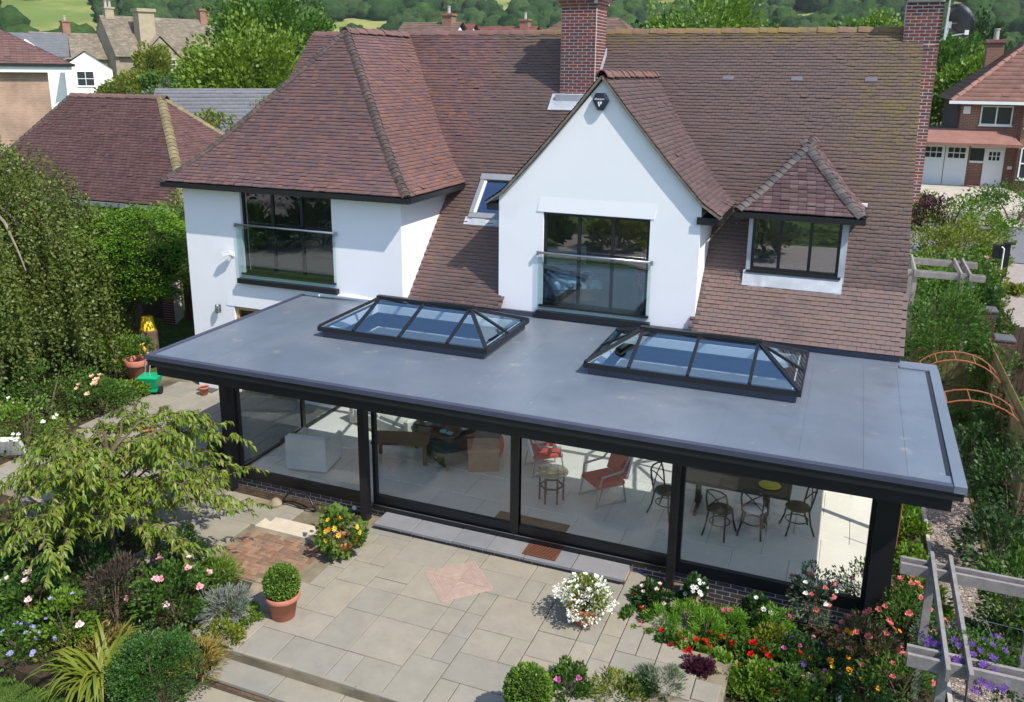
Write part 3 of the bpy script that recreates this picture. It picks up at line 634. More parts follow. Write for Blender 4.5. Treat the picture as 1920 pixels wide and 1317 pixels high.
dwh = lambda h: np.interp(h, [0, .27, dh], [0, .3, 1.17]); dfy = lambda h: np.interp(h, [0, .27, dh], [0, .28, 1.08])
dend = lambda h, d: 16.62+(dz+h-2.87)/K+.15
t1 = tiles(lambda a, d, h: (a, 17.35+d, dz+h), [(dfy(h), h) for h in (0, .27, dh)], lambda h, d: -2.10+dwh(h), lambda h, d: .26-dwh(h), seed=31)
t2 = tiles(lambda a, d, h: (.26-d, a, dz+h), [(dwh(h), h) for h in (0, .27, dh)], lambda h, d: 17.35+dfy(h), dend, seed=32); t3 = tiles(lambda a, d, h: (-2.10+d, a, dz+h), [(dwh(h), h) for h in (0, .27, dh)], lambda h, d: 17.35+dfy(h), dend, seed=33)
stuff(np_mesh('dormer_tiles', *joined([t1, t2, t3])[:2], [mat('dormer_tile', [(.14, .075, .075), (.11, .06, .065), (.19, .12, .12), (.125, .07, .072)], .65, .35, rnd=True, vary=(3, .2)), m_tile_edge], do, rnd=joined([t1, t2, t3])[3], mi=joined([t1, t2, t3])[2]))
hs = np.linspace(0, dh, 8)
me_bon2 = arch_mesh('slate_bonnet_tile', .125, .08, .2, mat('dark_bonnet', [(.075, .065, .065), (.10, .085, .08), (.055, .05, .055)], .7, .3, rnd=True, vary=(8, .3), stains=[((.17, .12, .04), 5, .6, .72, .5)]))
along([(.26-dwh(h), 17.35+dfy(h), dz+h+.045) for h in hs], me_bon2, 'bonnet_tile', do, .13); along([(-2.10+dwh(h), 17.35+dfy(h), dz+h+.045) for h in hs], me_bon2, 'bonnet_tile', do, .13)
along([(DX, 18.38, dz+dh+.06), (DX, 20.3, dz+dh+.08)], me_ridge, 'ridge_tile', do, .45)
q = MB(); q.box(-2.13, .29, 17.31, 17.39, dz-.13, dz-.02); q.box(-2.1, .26, 17.39, 17.66, dz-.1, dz-.04); q.box(.22, .30, 17.39, 18.9, dz-.12, dz-.02); q.box(-2.14, -2.06, 17.39, 18.9, dz-.12, dz-.02); q.build('gutter', m_black, do)
q = MB(); q.box(.2, .32, 18.85, 18.95, dz+.02, dz+.08); q.build('gutter_bracket', m_white, do)
# ventilation tiles, flashing strip at the foot of the roof
for x in (-3.01, -1.45, .14):
    q = MB(); d = 4.78
    q.add([rp_0 for rp_0 in [rp_(x-.13, d, .03), rp_(x+.13, d, .03), rp_(x+.13, d+.09, .035), rp_(x-.13, d+.09, .035), rp_(x-.13, d, .045), rp_(x+.13, d, .045), rp_(x+.13, d+.09, .04), rp_(x-.13, d+.09, .04)]], [(4, 5, 6, 7), (0, 1, 5, 4), (1, 2, 6, 5), (3, 0, 4, 7)]); q.build('vent_tile', mat('vent', (.11, .105, .12), .6, .4), house)
q = MB(); q.box(-9.35, -6.98, 16.66, 16.80, 2.6, 2.868); q.box(-2.70, 1.14, 16.66, 16.8, 2.6, 2.868); q.box(-6.98, -2.70, 16.78, 16.849, 2.6, 2.86); q.build('flashing', m_curb, house)
# chimneys: every brick its own piece -----------------------------------
def brick_mesh(l, d, h, m): mb = MB(); mb.box(-l/2, l/2, -d/2, d/2, -h/2, h/2); return mesh_only(mb, 'brick', m)
BL, BH = .225, .075
me_st = brick_mesh(.205, .03, .056, m_redbrick); me_hd = brick_mesh(.0925, .03, .056, m_redbrick)
def face_bricks(parent, a0, a1, z0, z1, fix, axis, hide=None):
    base = Vector((0, 0, 0)); p = parent
    while p is not None: base += p.location; p = p.parent
    r = 0; z = z1-BH/2
    while z > z0:
        a = a0+(0 if r % 2 == 0 else -BL/2)
        while a < a1-.02:
            l0, l1 = max(a, a0), min(a+BL, a1); c = (l0+l1)/2; a += BL
            if l1-l0 < .05 or (hide and hide(c, z)): continue
            me = me_st if l1-l0 > .18 else me_hd
            p = (c, fix, z) if axis == 'x' else (fix, c, z)
            inst('brick', me, parent, Vector(p)-base, (0, 0, 0 if axis == 'x' else math.pi/2), ((l1-l0-.02)/(.205 if me is me_st else .0925), 1, 1))
        z -= BH; r += 1
ch = part('chimney', house); CX0, CX1, CY0, CY1, CT = -7.08, -6.18, 21.0, 21.9, 9.95
q = MB(); q.box(CX0+.004, CX1-.004, CY0+.004, CY1-.004, 7.0, CT); q.build('mortar', m_limemortar, ch)
face_bricks(ch, CX0, CX1, 7.3, 9.44, CY0+.012, 'x'); face_bricks(ch, CY0+.03, CY1, 7.5, 9.44, CX1-.012, 'y', lambda c, z: z < mainz(c)-.02)
for k, (e, z) in enumerate(((.03, 9.48), (.06, 9.555), (.09, 9.63))):
    for side in range(2):
        n = 4
        for i in range(n+1):
            l = (CX1-CX0+2*e)/(n+.5 if k % 2 else n); c = CX0-e+(i+.5)*l
            if side == 0 and c < CX1+e: inst('brick', me_st, ch, Vector((c, CY0-e+.012, z))-house.location, None, (l*.92/.205, 1, 1))
            c = CY0-e+(i+.5)*l
            if side == 1 and c < CY1+e: inst('brick', me_st, ch, Vector((CX1+e-.012, c, z))-house.location, (0, 0, math.pi/2), (l*.92/.205, 1, 1))
    q = MB(); q.box(CX0-e+.01, CX1+e-.01, CY0-e+.01, CY1+e-.01, z-.036, z+.036); q.build('corbel_core', m_limemortar, ch)
q = MB(); q.box(CX0-.1, CX1+.1, CY0-.1, CY1+.1, 9.67, 9.74); q.box(CX0-.02, CX1+.02, CY0-.02, CY1+.02, 9.742, 10.1); q.build('cap', m_concrete, ch)
for k, x in enumerate((-6.86, -6.4)): q = MB(); q.lathe([(.13, 0), (.12, .1), (.10, .4), (.12, .42), (.12, .47), (.08, .47), (.08, .3)], 14, (x, 21.45, 10.1)); q.build('chimney_pot', m_terra, ch, smooth=True)
q = MB(); q.box(CX0-.05, CX1+.04, 20.80, 21.0-.002, 7.12, 7.36); q.add([(CX0-.18, 20.60, 6.99), (CX1+.1, 20.60, 6.99), (CX1+.1, 20.97, 7.375), (CX0-.18, 20.97, 7.375)], [(0, 1, 2, 3)]); q.prism([(CX1+.004, 20.95, 7.3), (CX1+.004, 21.95, 8.35), (CX1+.004, 21.95, 8.5), (CX1+.004, 20.95, 7.5)], (.02, 0, 0)); q.build('lead_flashing', m_lead, ch)
# stack on the right gable end
c2 = part('end_chimney', house); q = MB(); q.box(.72+.008, 1.48, 22.254, 23.1, 8.3, 10.3); q.box(1.06, 1.48, 22.254, 23.1, 5.0, 8.3); q.build('mortar', m_limemortar, c2)
face_bricks(c2, .72, 1.5, 8.6, 9.5, 22.262, 'x'); face_bricks(c2, 1.05, 1.5, 5.0, 8.58, 22.262, 'x')
for k, e in enumerate((.03, .06)):
    for i in range(4): inst('brick', me_st, c2, Vector((.8+i*.225, 22.262-e, 9.54+k*.075))-house.location)
q = MB(); q.box(.72, 1.5, 22.2, 23.1, 9.5, 9.66); q.box(.66, 1.56, 22.12, 23.16, 9.66, 9.76); q.build('cap', m_concrete, c2)
q = MB(); q.bar((1.09, 16.75, 2.80), (1.09, RY-.4, RZ-.62), .06, .2); q.build('barge_board', m_white, house)
# ------------------------------------------------------------------ fittings on the walls
al = thing('alarm_box', 'dark navy hexagonal alarm box high on the front gable', 'alarm box', (-4.805, 16.85, 7.34))
q = MB(); hx = [(-.10, .165), (.08, .165), (.165, .02), (.055, -.17), (-.055, -.17), (-.165, .02)]
n = 6; v = [(x, 0, z) for x, z in hx]+[(x, -.07, z) for x, z in hx]+[(x*.86, -.10, z*.86) for x, z in hx]
q.add(v, [(i, (i+1) % n, n+(i+1) % n, n+i) for i in range(n)]+[(n+i, n+(i+1) % n, 2*n+(i+1) % n, 2*n+i) for i in range(n)]+[tuple(range(2*n, 3*n))]); q.build('case', mat('navy_plastic', (.012, .013, .035), .35, .5), al, world=False)
tc = bpy.data.curves.new('lettering', 'FONT'); tc.body = 'allsequer'; tc.size = .058; tc.align_x = 'CENTER'; tc.extrude = .001; to = bpy.data.objects.new('lettering', tc); COL.objects.link(to); to.parent = al; to.location = (-.01, -.1025, .035); to.rotation_euler = (math.pi/2, 0, 0); tc.materials.append(m_white); bpy.context.view_layer.update(); me_t = bpy.data.meshes.new_from_object(to); to2 = inst('lettering', me_t, al, to.location, to.rotation_euler); bpy.data.objects.remove(to)
q = MB(); q.prism([(-.045, -.1025, 0), (-.015, -.1025, 0), (.0, -.1025, -.09), (-.025, -.1025, -.09)], (0, -.002, 0)); q.prism([(-.005, -.1025, .0), (.04, -.1025, 0), (.04, -.1025, -.03), (.01, -.1025, -.06)], (0, -.002, 0)); q.build('emblem', m_white, al, world=False)
sc = thing('security_camera', 'small white security camera bracketed to the wing wall beside the window', 'camera', (-13.76, 16.4, 3.55))
q = MB(); q.box(-.04, .04, -.02, 0, -.05, .05); q.tube([(0, -.01, 0), (0, -.1, -.03), (-.03, -.14, .01)], .014, 8); q.build('bracket', m_white, sc, world=False)
q = MB(); q.bar((.06, -.12, .07), (-.16, -.17, .02), .075, .075); q.bar((.02, -.12, .115), (-.2, -.175, .06), .09, .012); q.build('body', m_white, sc, world=False); q = MB(); q.tube([(-.16, -.17, .02), (-.166, -.171, .019)], .025, 10); q.build('lens', m_black, sc, world=False)
wlt = thing('wall_light', 'small steel wall lamp low on the wing wall left of the door', 'lamp', (-14.3, 16.4, 2.15))
q = MB(); q.box(-.045, .045, -.015, 0, -.09, .09); q.build('back_plate', m_steel, wlt, world=False); q = MB(); q.lathe([(.045, -.11), (.05, -.1), (.05, .1), (.045, .11)], 12, (0, -.09, 0)); q.tube([(0, 0, 0), (0, -.05, 0)], .015, 6); q.build('lamp_tube', m_steel, wlt, world=False, smooth=True)
sd = thing('satellite_dish', 'dark grey satellite dish on the brick stack at the roof end', 'satellite dish', (1.5, 22.3, 8.75))
q = MB(); rs_ = [(0, 0), (.12, .008), (.24, .035), (.34, .075), (.36, .075), (.24, .022)]; q.lathe(rs_, 22, (0, 0, 0), cap=False); dish = q.build('dish', mat('dish_grey', (.07, .072, .085), .5, .4), sd, world=False, smooth=True)
dish.location = (.32, .1, .32); dish.rotation_euler = (math.radians(-62), math.radians(4), math.radians(-40)); dish.scale = (1, 1.12, 1)
q = MB(); q.tube([(-.02, -.05, -.1), (.1, -.08, .0), (.14, -.02, .25)], .018, 8); q.tube([(.08, -.08, -.08), (.1, -.06, .62)], .022, 8); q.tube([(.0, -.06, .15), (.12, -.02, .28), (.3, .06, .3)], .015, 6); q.box(.08, .18, -.08, .02, .18, .32); q.build('mount', m_steel, sd, world=False)
q = MB(); q.tube([(.22, -.05, .02), (.48, -.22, .06)], .012, 6); q.box(.45, .53, -.27, -.18, .03, .13); q.build('feed_arm', m_white, sd, world=False)
aer = thing('aerial_mast', 'thin pale metal aerial mast clamped beside the satellite dish', 'mast', (1.56, 22.2, 8.7)); q = MB(); q.tube([(0, 0, 0), (0.05, 0, 1.5)], .02, 8); q.tube([(-.06, .05, .1), (.02, 0, .12)], .015, 6); q.build('pole', m_steel, aer, world=False)
pp = tag(MB().tube([(-11.25, 16.33, 2.83), (-9.25, 16.5, 2.83)], .055, 12).tube([(-11.3, 16.3, 2.8), (-11.22, 16.33, 2.83)], .04, 8).build('waste_pipe', m_white, smooth=True), 'white plastic pipe lying along the wing wall on the flat roof', 'pipe')
# furniture seen in the gable room
bd = thing('bed', 'low bed with blue and white cover behind the gable window', 'bed', (-5.75, 18.1, 2.96), .5); q = MB(); q.box(-.5, .5, -.9, .9, .1, .38); q.build('base', m_wood_brown, bd, world=False)
q = MB(); q.cbox(-.53, .53, -.93, .93, .38, .56, .05); q.build('cover', mat('blue_cover', [(.05, .10, .35), (.5, .55, .65), (.04, .06, .22)], .9, .1, vary=(9, .3)), bd, world=False); q = MB(); q.box(-.55, .55, .93, .98, .1, .95); q.build('headboard', m_white, bd, world=False)
def simple_chair(name, label, loc, rz, seatm, framem, sw=.5, back=.5, sh=.45, group=None):
    c = thing(name, label, 'chair', loc, rz, group); s2 = sw/2
    q = MB(); q.cbox(-s2, s2, -s2, s2, sh-.04, sh+.05, .03); q.build('seat', seatm, c, world=False)
    q = MB(); q.add([(-s2, s2-.04, sh+.06), (s2, s2-.04, sh+.06), (s2, s2+.03, sh+.06), (-s2, s2+.03, sh+.06), (-s2*.95, s2+.10, sh+back), (s2*.95, s2+.10, sh+back), (s2*.95, s2+.15, sh+back), (-s2*.95, s2+.15, sh+back)], [(3, 2, 1, 0), (4, 5, 6, 7), (0, 1, 5, 4), (1, 2, 6, 5), (2, 3, 7, 6), (3, 0, 4, 7)]); q.build('backrest', seatm, c, world=False)
    for sx in (-1, 1):
        for sy in (-1, 1): q = MB(); q.tube([(sx*(s2-.02), sy*(s2-.02), sh-.04), (sx*(s2+.01), sy*(s2+.03), 0)], .016, 8); q.build('leg', framem, c, world=False)
    return c
simple_chair('chair', 'pink upholstered chair standing in the room behind the gable window', (-3.85, 17.9, 2.96), .5, mat('pink_fabric', (.6, .09, .13), .9, .1), m_steel)
# ------------------------------------------------------------------ glazed extension
ext = thing('extension', 'single-storey black framed glass extension with wide grey flat roof', 'extension', (-5, 12.5, 0))
ZR = 2.75; XL, XR, YF = -11.84, 1.76, 11.5
LAN = [(-9.58, -5.92, 13.72, 15.94), (-4.08, -.43, 13.72, 15.94)]
holes = [(a+.16, c-.16, e+.16, f-.16) for a, c, e, f in LAN]
def holed(mb, z0, z1, x0, x1, y0, y1, ybl=None):
    h = holes; mb.box(x0, x1, y0, h[0][2], z0, z1); mb.box(x0, h[0][0], h[0][2], h[0][3], z0, z1); mb.box(h[0][1], h[1][0], h[0][2], h[0][3], z0, z1); mb.box(h[1][1], x1, h[0][2], h[0][3], z0, z1)
    if ybl: mb.box(x0, -9.12, h[0][3], ybl, z0, z1); mb.box(-9.12, x1, h[0][3], y1, z0, z1)
    else: mb.box(x0, x1, h[0][3], y1, z0, z1)
q = MB(); holed(q, ZR-.06, ZR, XL, XR, YF, 16.78, 16.399); q.build('flat_roof', m_grp, ext)
# lapped seams of the roof sheets, raised kerb and gutter slot at the right
for x in (-10.6, -9.9, -5.35, -4.5, -2.6, -1.45, -.3, .55, 1.1):
    y1 = 13.6 if (-9.6 < x < -5.9 or -4.1 < x < -.42) else 16.3; q = MB(); q.box(x-.03, x+.03, YF+.1, y1, ZR-.001, ZR+.0035); q.build('seam', m_grp, ext)
q = MB(); q.box(1.61, XR+.004, YF-.004, 16.44, ZR-.07, ZR+.028); q.box(1.12, 1.61, 16.30, 16.44, ZR-.05, ZR+.026); q.build('roof_kerb', m_grp, ext)
q = MB(); q.box(1.545, 1.606, 11.86, 16.28, ZR-.01, ZR+.005); q.build('gutter_slot', m_black, ext)
q = MB(); q.box(XL-.006, 1.606, YF-.006, YF+.1, ZR-.065, ZR+.016); q.box(XL-.006, XL+.1, YF+.1, 16.39, ZR-.065, ZR+.016); q.build('roof_lip', m_curb, ext)
f = MB(); f.box(XL+.02, XR-.02, YF+.015, YF+.1, 2.565, ZR-.066); f.box(XL+.02, XL+.1, YF+.1, 16.39, 2.565, ZR-.066); f.box(XR-.1, XR-.02, YF+.1, 16.4, 2.565, ZR-.072); f.box(XL+.13, XR-.13, YF+.12, YF+.2, 2.35, 2.564); f.box(XL+.13, XL+.2, YF+.2, 16.39, 2.35, 2.564); f.box(XR-.2, XR-.13, YF+.2, 16.4, 2.35, 2.564); f.build('fascia', m_black_rough, ext)
GY = 12.33
m_ceil = mat('white_ceiling', (.86, .86, .85), .9, .1, vary=None)
q = MB(); q.box(XL+.2, XR-.2, YF+.2, GY+.04, 2.36, 2.42); q.box(XL+.2, -10.72, GY+.04, 16.38, 2.36, 2.42); q.box(1.03, XR-.2, GY+.04, 16.4, 2.36, 2.42); q.build('soffit', m_black_rough, ext)
q = MB(); holed(q, 2.43, 2.69, -10.72, 1.03, GY+.04, 16.9, 16.39); q.build('ceiling', m_ceil, ext)
q = MB(); q.box(-9.12, 1.05, 16.9, 17.0, -.1, 2.5); q.box(-9.14, -9.12, 16.4, 17, -.1, 2.5); q.box(-10.7, -9.14, 16.38, 16.398, -.1, 2.5); q.build('inner_wall', m_ceil, ext)
q = MB()
for a, c, e, f_ in holes:
    q.box(a-.02, a, e-.02, f_+.02, 2.40, 2.93); q.box(c, c+.02, e-.02, f_+.02, 2.40, 2.93); q.box(a, c, e-.02, e, 2.40, 2.93); q.box(a, c, f_, f_+.02, 2.40, 2.93)
q.build('lantern_well', m_ceil, ext)
# floor of big limestone tiles
fl = part('floor', ext); q = MB(); q.box(-10.72, 1.02, GY+.06, 16.9, .0, .188); q.build('screed', m_mortar, fl)
m_floor = mat('limestone', [(.72, .67, .59), (.76, .71, .63), (.69, .65, .58)], .3, .5, rnd=True, vary=(2.5, .06), stains=[((.42, .37, .31), 2, .6, .8, .3)])
for i in range(14):
    for j in range(5):
        x0 = -10.7-.45+i*.9+(.45 if j % 2 else 0); a_, c_ = max(x0, -10.7), min(x0+.9, 1.0)
        if c_-a_ > .1: slab(a_+5, c_+5, GY+.08+j*.9-12.5, min(GY+.98+j*.9, 16.88)-12.5, .2, fl, 'floor_tile', m_floor, .03, .008)
# posts and glazing
for x, y0, y1, z0, w_ in ((-10.63, 12.08, 12.24, -.12, .15), (-7.63, 12.08, 12.24, -.12, .13), (-2.07, 12.10, 12.25, -.42, .12), (.93, 12.14, 12.33, -.42, .30)):
    q = MB(); q.box(x-w_/2, x+w_/2, y0, y1, z0, 2.36); q.build('post', m_black, ext)
def gl_panel(x0, x1, z0, name, slide=False):
    g = part(name, ext); y = GY; f = MB(); b_ = .2 if not slide else .24
    f.box(x0, x0+.07, y, y+.09, z0, 2.42); f.box(x1-.07, x1, y, y+.09, z0, 2.42); f.box(x0+.07, x1-.07, y, y+.09, z0, z0+b_); f.box(x0+.07, x1-.07, y, y+.09, 2.33, 2.42); f.build('frame', m_black, g)
    q = MB(); q.quad((x0+.07, y+.045, z0+b_), (x1-.07, y+.045, z0+b_), (x1-.07, y+.045, 2.33), (x0+.07, y+.045, 2.33)); q.build('pane', g_ext, g)
    if slide: q = MB(); q.box(x0+.0, x1, y-.045, y-.03, z0+.075, z0+.085); q.box(x0, x1, y-.05, y-.001, z0, z0+.07); q.build('track', m_steel if False else m_black, g); q = MB(); q.box(x0, x1, y-.052, y-.046, z0+.070, z0+.08); q.build('track_rail', m_steel, g)
    return g
gl_panel(-10.58, -7.68, .15, 'fixed_glazing'); gl_panel(-7.57, -4.80, .15, 'sliding_door', True); gl_panel(-4.79, -2.10, .15, 'sliding_door', True); gl_panel(-2.03, .79, .15, 'fixed_glazing')
q = MB(); q.box(-4.87, -4.72, GY-.03, GY+.1, .16, 2.42); q.build('meeting_stile', m_black, ext)
for X in (-10.72, 1.0):
    g = part('side_glazing', ext); f = MB(); ye = 16.38 if X < -5 else 16.88
    ys = [GY+.1, (GY+ye)/2+.3, ye]
    for y in ys: f.box(X-.03, X+.03, y-.05*(y > GY+.2), y+.06*(y < ye-.1), .15, 2.42)
    for z in (.15, 2.34) if X < -5 else (.15, 2.34): f.box(X-.03, X+.03, ys[0]+.06, ys[1]-.05, z, z+.1); f.box(X-.03, X+.03, ys[1]+.06, ys[2]-.05, z, z+.1)
    f.build('frame', m_black, g)
    for y0, y1 in zip(ys, ys[1:]): q = MB(); q.quad((X, y0+.06, .25), (X, y1-.05, .25), (X, y1-.05, 2.34), (X, y0+.06, 2.34)); q.build('pane', g_ext, g)
# brick plinth
pl = part('plinth', ext); me_bb = brick_mesh(.208, .04, .059, m_bluebrick); me_bh = brick_mesh(.0955, .04, .059, m_bluebrick)
q = MB(); q.box(-10.75, 1.07, GY+.008, GY+.2, -.6, .149); q.build('mortar', m_mortar, pl)
def plinth(x0, x1, n):
    for r in range(n):
        a = x0-(BL/2 if r % 2 else 0)
        while a < x1-.03:
            l0, l1 = max(a, x0), min(a+BL, x1); a += BL
            if l1-l0 > .05: me = me_bb if l1-l0 > .18 else me_bh; inst('brick', me, pl, Vector(((l0+l1)/2, GY+.024, .149-BH*(r+.5)))-ext.location, None, ((l1-l0-.017)/(.208 if me is me_bb else .0955), 1, 1))
plinth(-10.75, -7.3, 3); plinth(-7.3, -2.72, 1); plinth(-2.72, 1.07, 7)
q = MB(); q.box(-10.6, -7.7, GY-.05, GY+.01, -.15, -.078); q.build('footing', mat('pink_concrete', (.36, .27, .25), .9, .1, vary=(5, .15)), pl)
q = MB(); q.lathe([(.045, 0), (.045, .02), (.03, .03)], 12); o = q.build('vent_cap', m_white, pl, world=False); o.location = Vector((-7.98, GY, .04))-ext.location; o.rotation_euler = (math.pi/2, 0, 0)
q = MB(); q.box(-2.62, -2.54, GY-.012, GY+.003, -.0, .05); q.build('blue_tag', mat('blue_plate', (.03, .05, .3), .5, .4), pl)
# doorstep
st = part('doorstep', ext); q = MB(); q.box(-7.24, -2.78, 11.91, GY-.002, -.3, .068); q.build('step_core', m_limemortar, st); q = MB(); q.box(-2.80, -2.76, 11.9, GY-.002, -.35, .069); q.build('step_side', mat('pale_pink_stone', (.45, .36, .32), .9, .1, vary=(5, .1)), st)
xs = [-7.29, -6.55, -5.75, -5.12, -4.45, -3.62, -2.75]
m_bluestone = mat('blue_grey_slab', [(.205, .205, .215), (.185, .187, .20), (.225, .22, .222)], .7, .3, rnd=True, vary=(3, .12), bump=(25, .35))
for a, c in zip(xs, xs[1:]): slab(a-ext.location[0], c-ext.location[0], 11.85-ext.location[1], GY-.005-ext.location[1], .12, st, 'step_slab', m_bluestone, .052)
for k in range(20):
    if -7.2+k*BL < -2.85: inst('brick', me_bb, st, Vector((-7.12+k*BL, 11.915, .03))-ext.location)
# ------------------------------------------------------------------ roof lanterns
def lantern(name, label, box, rx0, rx1):
    x0, x1, y0, y1 = box; t = thing(name, label, 'roof lantern', ((x0+x1)/2, (y0+y1)/2, ZR), group='roof lanterns on the flat roof'); ry = (y0+y1)/2; ze, zr = ZR+.20, ZR+.63
    q = MB(); e = .07; q.box(x0+e, x1-e, y0+e, y0+e+.08, ZR, ze-.07); q.box(x0+e, x1-e, y1-e-.08, y1-e, ZR, ze-.07); q.box(x0+e, x0+e+.08, y0+e+.08, y1-e-.08, ZR, ze-.07); q.box(x1-e-.08, x1-e, y0+e+.08, y1-e-.08, ZR, ze-.07); q.build('curb', m_curb, t)
    q = MB(); w_ = .085; q.box(x0, x1, y0, y0+w_, ze-.07, ze+.02); q.box(x0, x1, y1-w_, y1, ze-.07, ze+.02); q.box(x0, x0+w_, y0+w_, y1-w_, ze-.07, ze+.02); q.box(x1-w_, x1, y0+w_, y1-w_, ze-.07, ze+.02); q.build('eaves_frame', m_black, t)
    i = .03; C = {'fl': (x0+i, y0+i, ze+.02), 'fr': (x1-i, y0+i, ze+.02), 'bl': (x0+i, y1-i, ze+.02), 'br': (x1-i, y1-i, ze+.02)}; RL, RR = (rx0, ry, zr), (rx1, ry, zr); mx = (rx0+rx1)/2; RM = (mx, ry, zr)
    q = MB(); q.bar((rx0-.06, ry, zr+.02), (rx1+.06, ry, zr+.02), .11, .06); q.build('ridge_bar', m_black, t)
    for a, c in ((C['fl'], RL), (C['fr'], RR), (C['bl'], RL), (C['br'], RR)): q = MB(); q.bar(a, c, .07, .055); q.build('hip_bar', m_black, t)
    for x, top in ((rx0, RL), (mx, RM), (rx1, RR)):
        for y in (y0+i, y1-i): q = MB(); q.bar((x, y, ze+.02), top, .055, .045); q.build('rafter', m_black, t)
    for x, top in ((x0+i, RL), (x1-i, RR)): q = MB(); q.bar((x, ry, ze+.02), top, .055, .045); q.build('rafter', m_black, t)
    for y, l, r in ((y0+i, 'fl', 'fr'), (y1-i, 'bl', 'br')):
        for poly in ([C[l], (rx0, y, ze+.02), RL], [(rx0, y, ze+.02), (mx, y, ze+.02), RM, RL], [(mx, y, ze+.02), (rx1, y, ze+.02), RR, RM], [(rx1, y, ze+.02), C[r], RR]): q = MB(); q.add(poly, [tuple(range(len(poly)))]); q.build('pane', g_lan, t)
    for x, a, c, top in ((x0+i, 'fl', 'bl', RL), (x1-i, 'fr', 'br', RR)):
        for poly in ([C[a], (x, ry, ze+.02), top], [(x, ry, ze+.02), C[c], top]): q = MB(); q.add(poly, [(0, 1, 2)]); q.build('pane', g_lan, t)
lantern('roof_lantern', 'black framed glass roof lantern on the flat roof below the hipped wing', LAN[0], -8.78, -6.75); lantern('roof_lantern', 'black framed glass roof lantern on the flat roof below the dormer', LAN[1], -3.28, -1.25)
# ------------------------------------------------------------------ furniture inside the extension
m_cream = mat('cream_upholstery', (.62, .58, .50), .9, .1, vary=(12, .06)); m_offwhite = mat('white_upholstery', (.68, .67, .64), .9, .1, vary=(10, .06)); m_red = mat('red_cushion', (.48, .07, .055), .9, .1, vary=(12, .1))
m_wick = mat('grey_wicker', (.34, .30, .27), .8, .2, vary=(40, .3)); m_iron = mat('dark_bentwood', (.03, .026, .024), .5, .4); m_seatb = mat('brown_cane', (.12, .085, .055), .8, .2)
ac = thing('armchair', 'boxy white armchair with its back to the glass front', 'armchair', (-9.5, 13.3, .2), .18)
q = MB(); q.cbox(-.42, .42, -.40, -.26, .06, .78, .05); q.build('backrest', m_offwhite, ac, world=False)
for s_ in (-1, 1): q = MB(); q.cbox(s_*.42-.08 if s_ > 0 else -.42, .42 if s_ > 0 else -.34, -.255, .42, .06, .62, .04); q.build('arm', m_offwhite, ac, world=False)
q = MB(); q.cbox(-.335, .335, -.255, .44, .06, .44, .04); q.build('seat', m_offwhite, ac, world=False)
q = MB(); q.box(-.4, .4, -.36, .38, 0, .058); q.build('base', mat('beige_skirt', (.42, .38, .30), .9, .1), ac, world=False)
sf = thing('sofa', 'cream sofa facing the room beyond the white armchair', 'sofa', (-8.9, 15.4, .2), -.35)
q = MB(); q.cbox(-.85, .85, -.4, .45, .08, .42, .05); q.build('seat', m_cream, sf, world=False); q = MB(); q.cbox(-.85, .85, .30, .50, .425, .9, .05); q.build('backrest', m_cream, sf, world=False)
for s_ in (-1, 1): q = MB(); q.cbox(-.98 if s_ < 0 else .855, -.855 if s_ < 0 else .98, -.42, .5, .05, .62, .05); q.build('arm', m_cream, sf, world=False)
for k in (-1, 1): q = MB(); q.cbox(k*.42-.38, k*.42+.38, -.38, .28, .425, .52, .04); q.build('cushion', m_cream, sf, world=False)
def table(name, label, loc, rz, w_, d_, h, m, leg=.05, top=.05, cat='table'):
    t = thing(name, label, cat, loc, rz); q = MB(); q.cbox(-w_/2, w_/2, -d_/2, d_/2, h-top, h, .008); q.build('table_top', m, t, world=False)
    for sx in (-1, 1):
        for sy in (-1, 1): q = MB(); q.box(sx*(w_/2-leg)-leg/2, sx*(w_/2-leg)+leg/2, sy*(d_/2-leg)-leg/2, sy*(d_/2-leg)+leg/2, 0, h-top-.001); q.build('leg', m, t, world=False)
    return t
table('coffee_table', 'low brown wooden coffee table behind the second black post', (-8.0, 14.2, .2), .3, 1.15, .6, .48, m_wood_brown, .07)
table('side_table', 'small black side table with a magazine beside the brown coffee table', (-7.75, 15.0, .2), .1, .6, .5, .58, m_iron, .05, cat='side table')
q = MB(); q.box(-.15, .15, -.1, .1, 0, .012); mg = q.build('magazine', mat('magazine_cover', [(.5, .03, .08), (.7, .65, .65), (.4, .05, .2)], .5, .3, vary=(14, .3)), world=False); mg.location = (-7.72, 15.02, .782); mg.rotation_euler = (0, 0, .3); tag(mg, 'red and white magazine lying on the black side table', 'magazine')
bt = thing('round_table', 'round bowl-shaped wooden table by the dark chaise', 'table', (-7.3, 14.8, .2)); q = MB(); q.lathe([(.12, 0), (.15, .05), (.1, .3), (.3, .42), (.34, .5), (.31, .5), (.28, .45), (.0, .43)], 20, cap=False); q.build('bowl', m_wood_brown, bt, world=False, smooth=True); q = MB(); q.box(-.12, .0, -.05, .05, .46, .5); q.box(.04, .16, -.08, .02, .46, .49); q.build('coaster', mat('turquoise', (.2, .5, .5), .6, .3), bt, world=False)
cz = thing('chaise', 'dark grey-green chaise lounge with a pale headrest', 'chaise', (-6.85, 14.75, .2), -.6)
q = MB(); q.cbox(-.4, .4, -.7, .55, .12, .44, .05); q.build('seat', mat('dark_green_cloth', (.035, .05, .045), .9, .1), cz, world=False); q = MB(); q.add([(-.4, .4, .445), (.4, .4, .445), (.4, .6, .445), (-.4, .6, .445), (-.4, .75, .95), (.4, .75, .95), (.4, .92, .92), (-.4, .92, .92)], [(3, 2, 1, 0), (4, 5, 6, 7), (0, 1, 5, 4), (1, 2, 6, 5), (2, 3, 7, 6), (3, 0, 4, 7)]); q.build('backrest', mat('dark_green_cloth', (.035, .05, .045), .9, .1), cz, world=False)
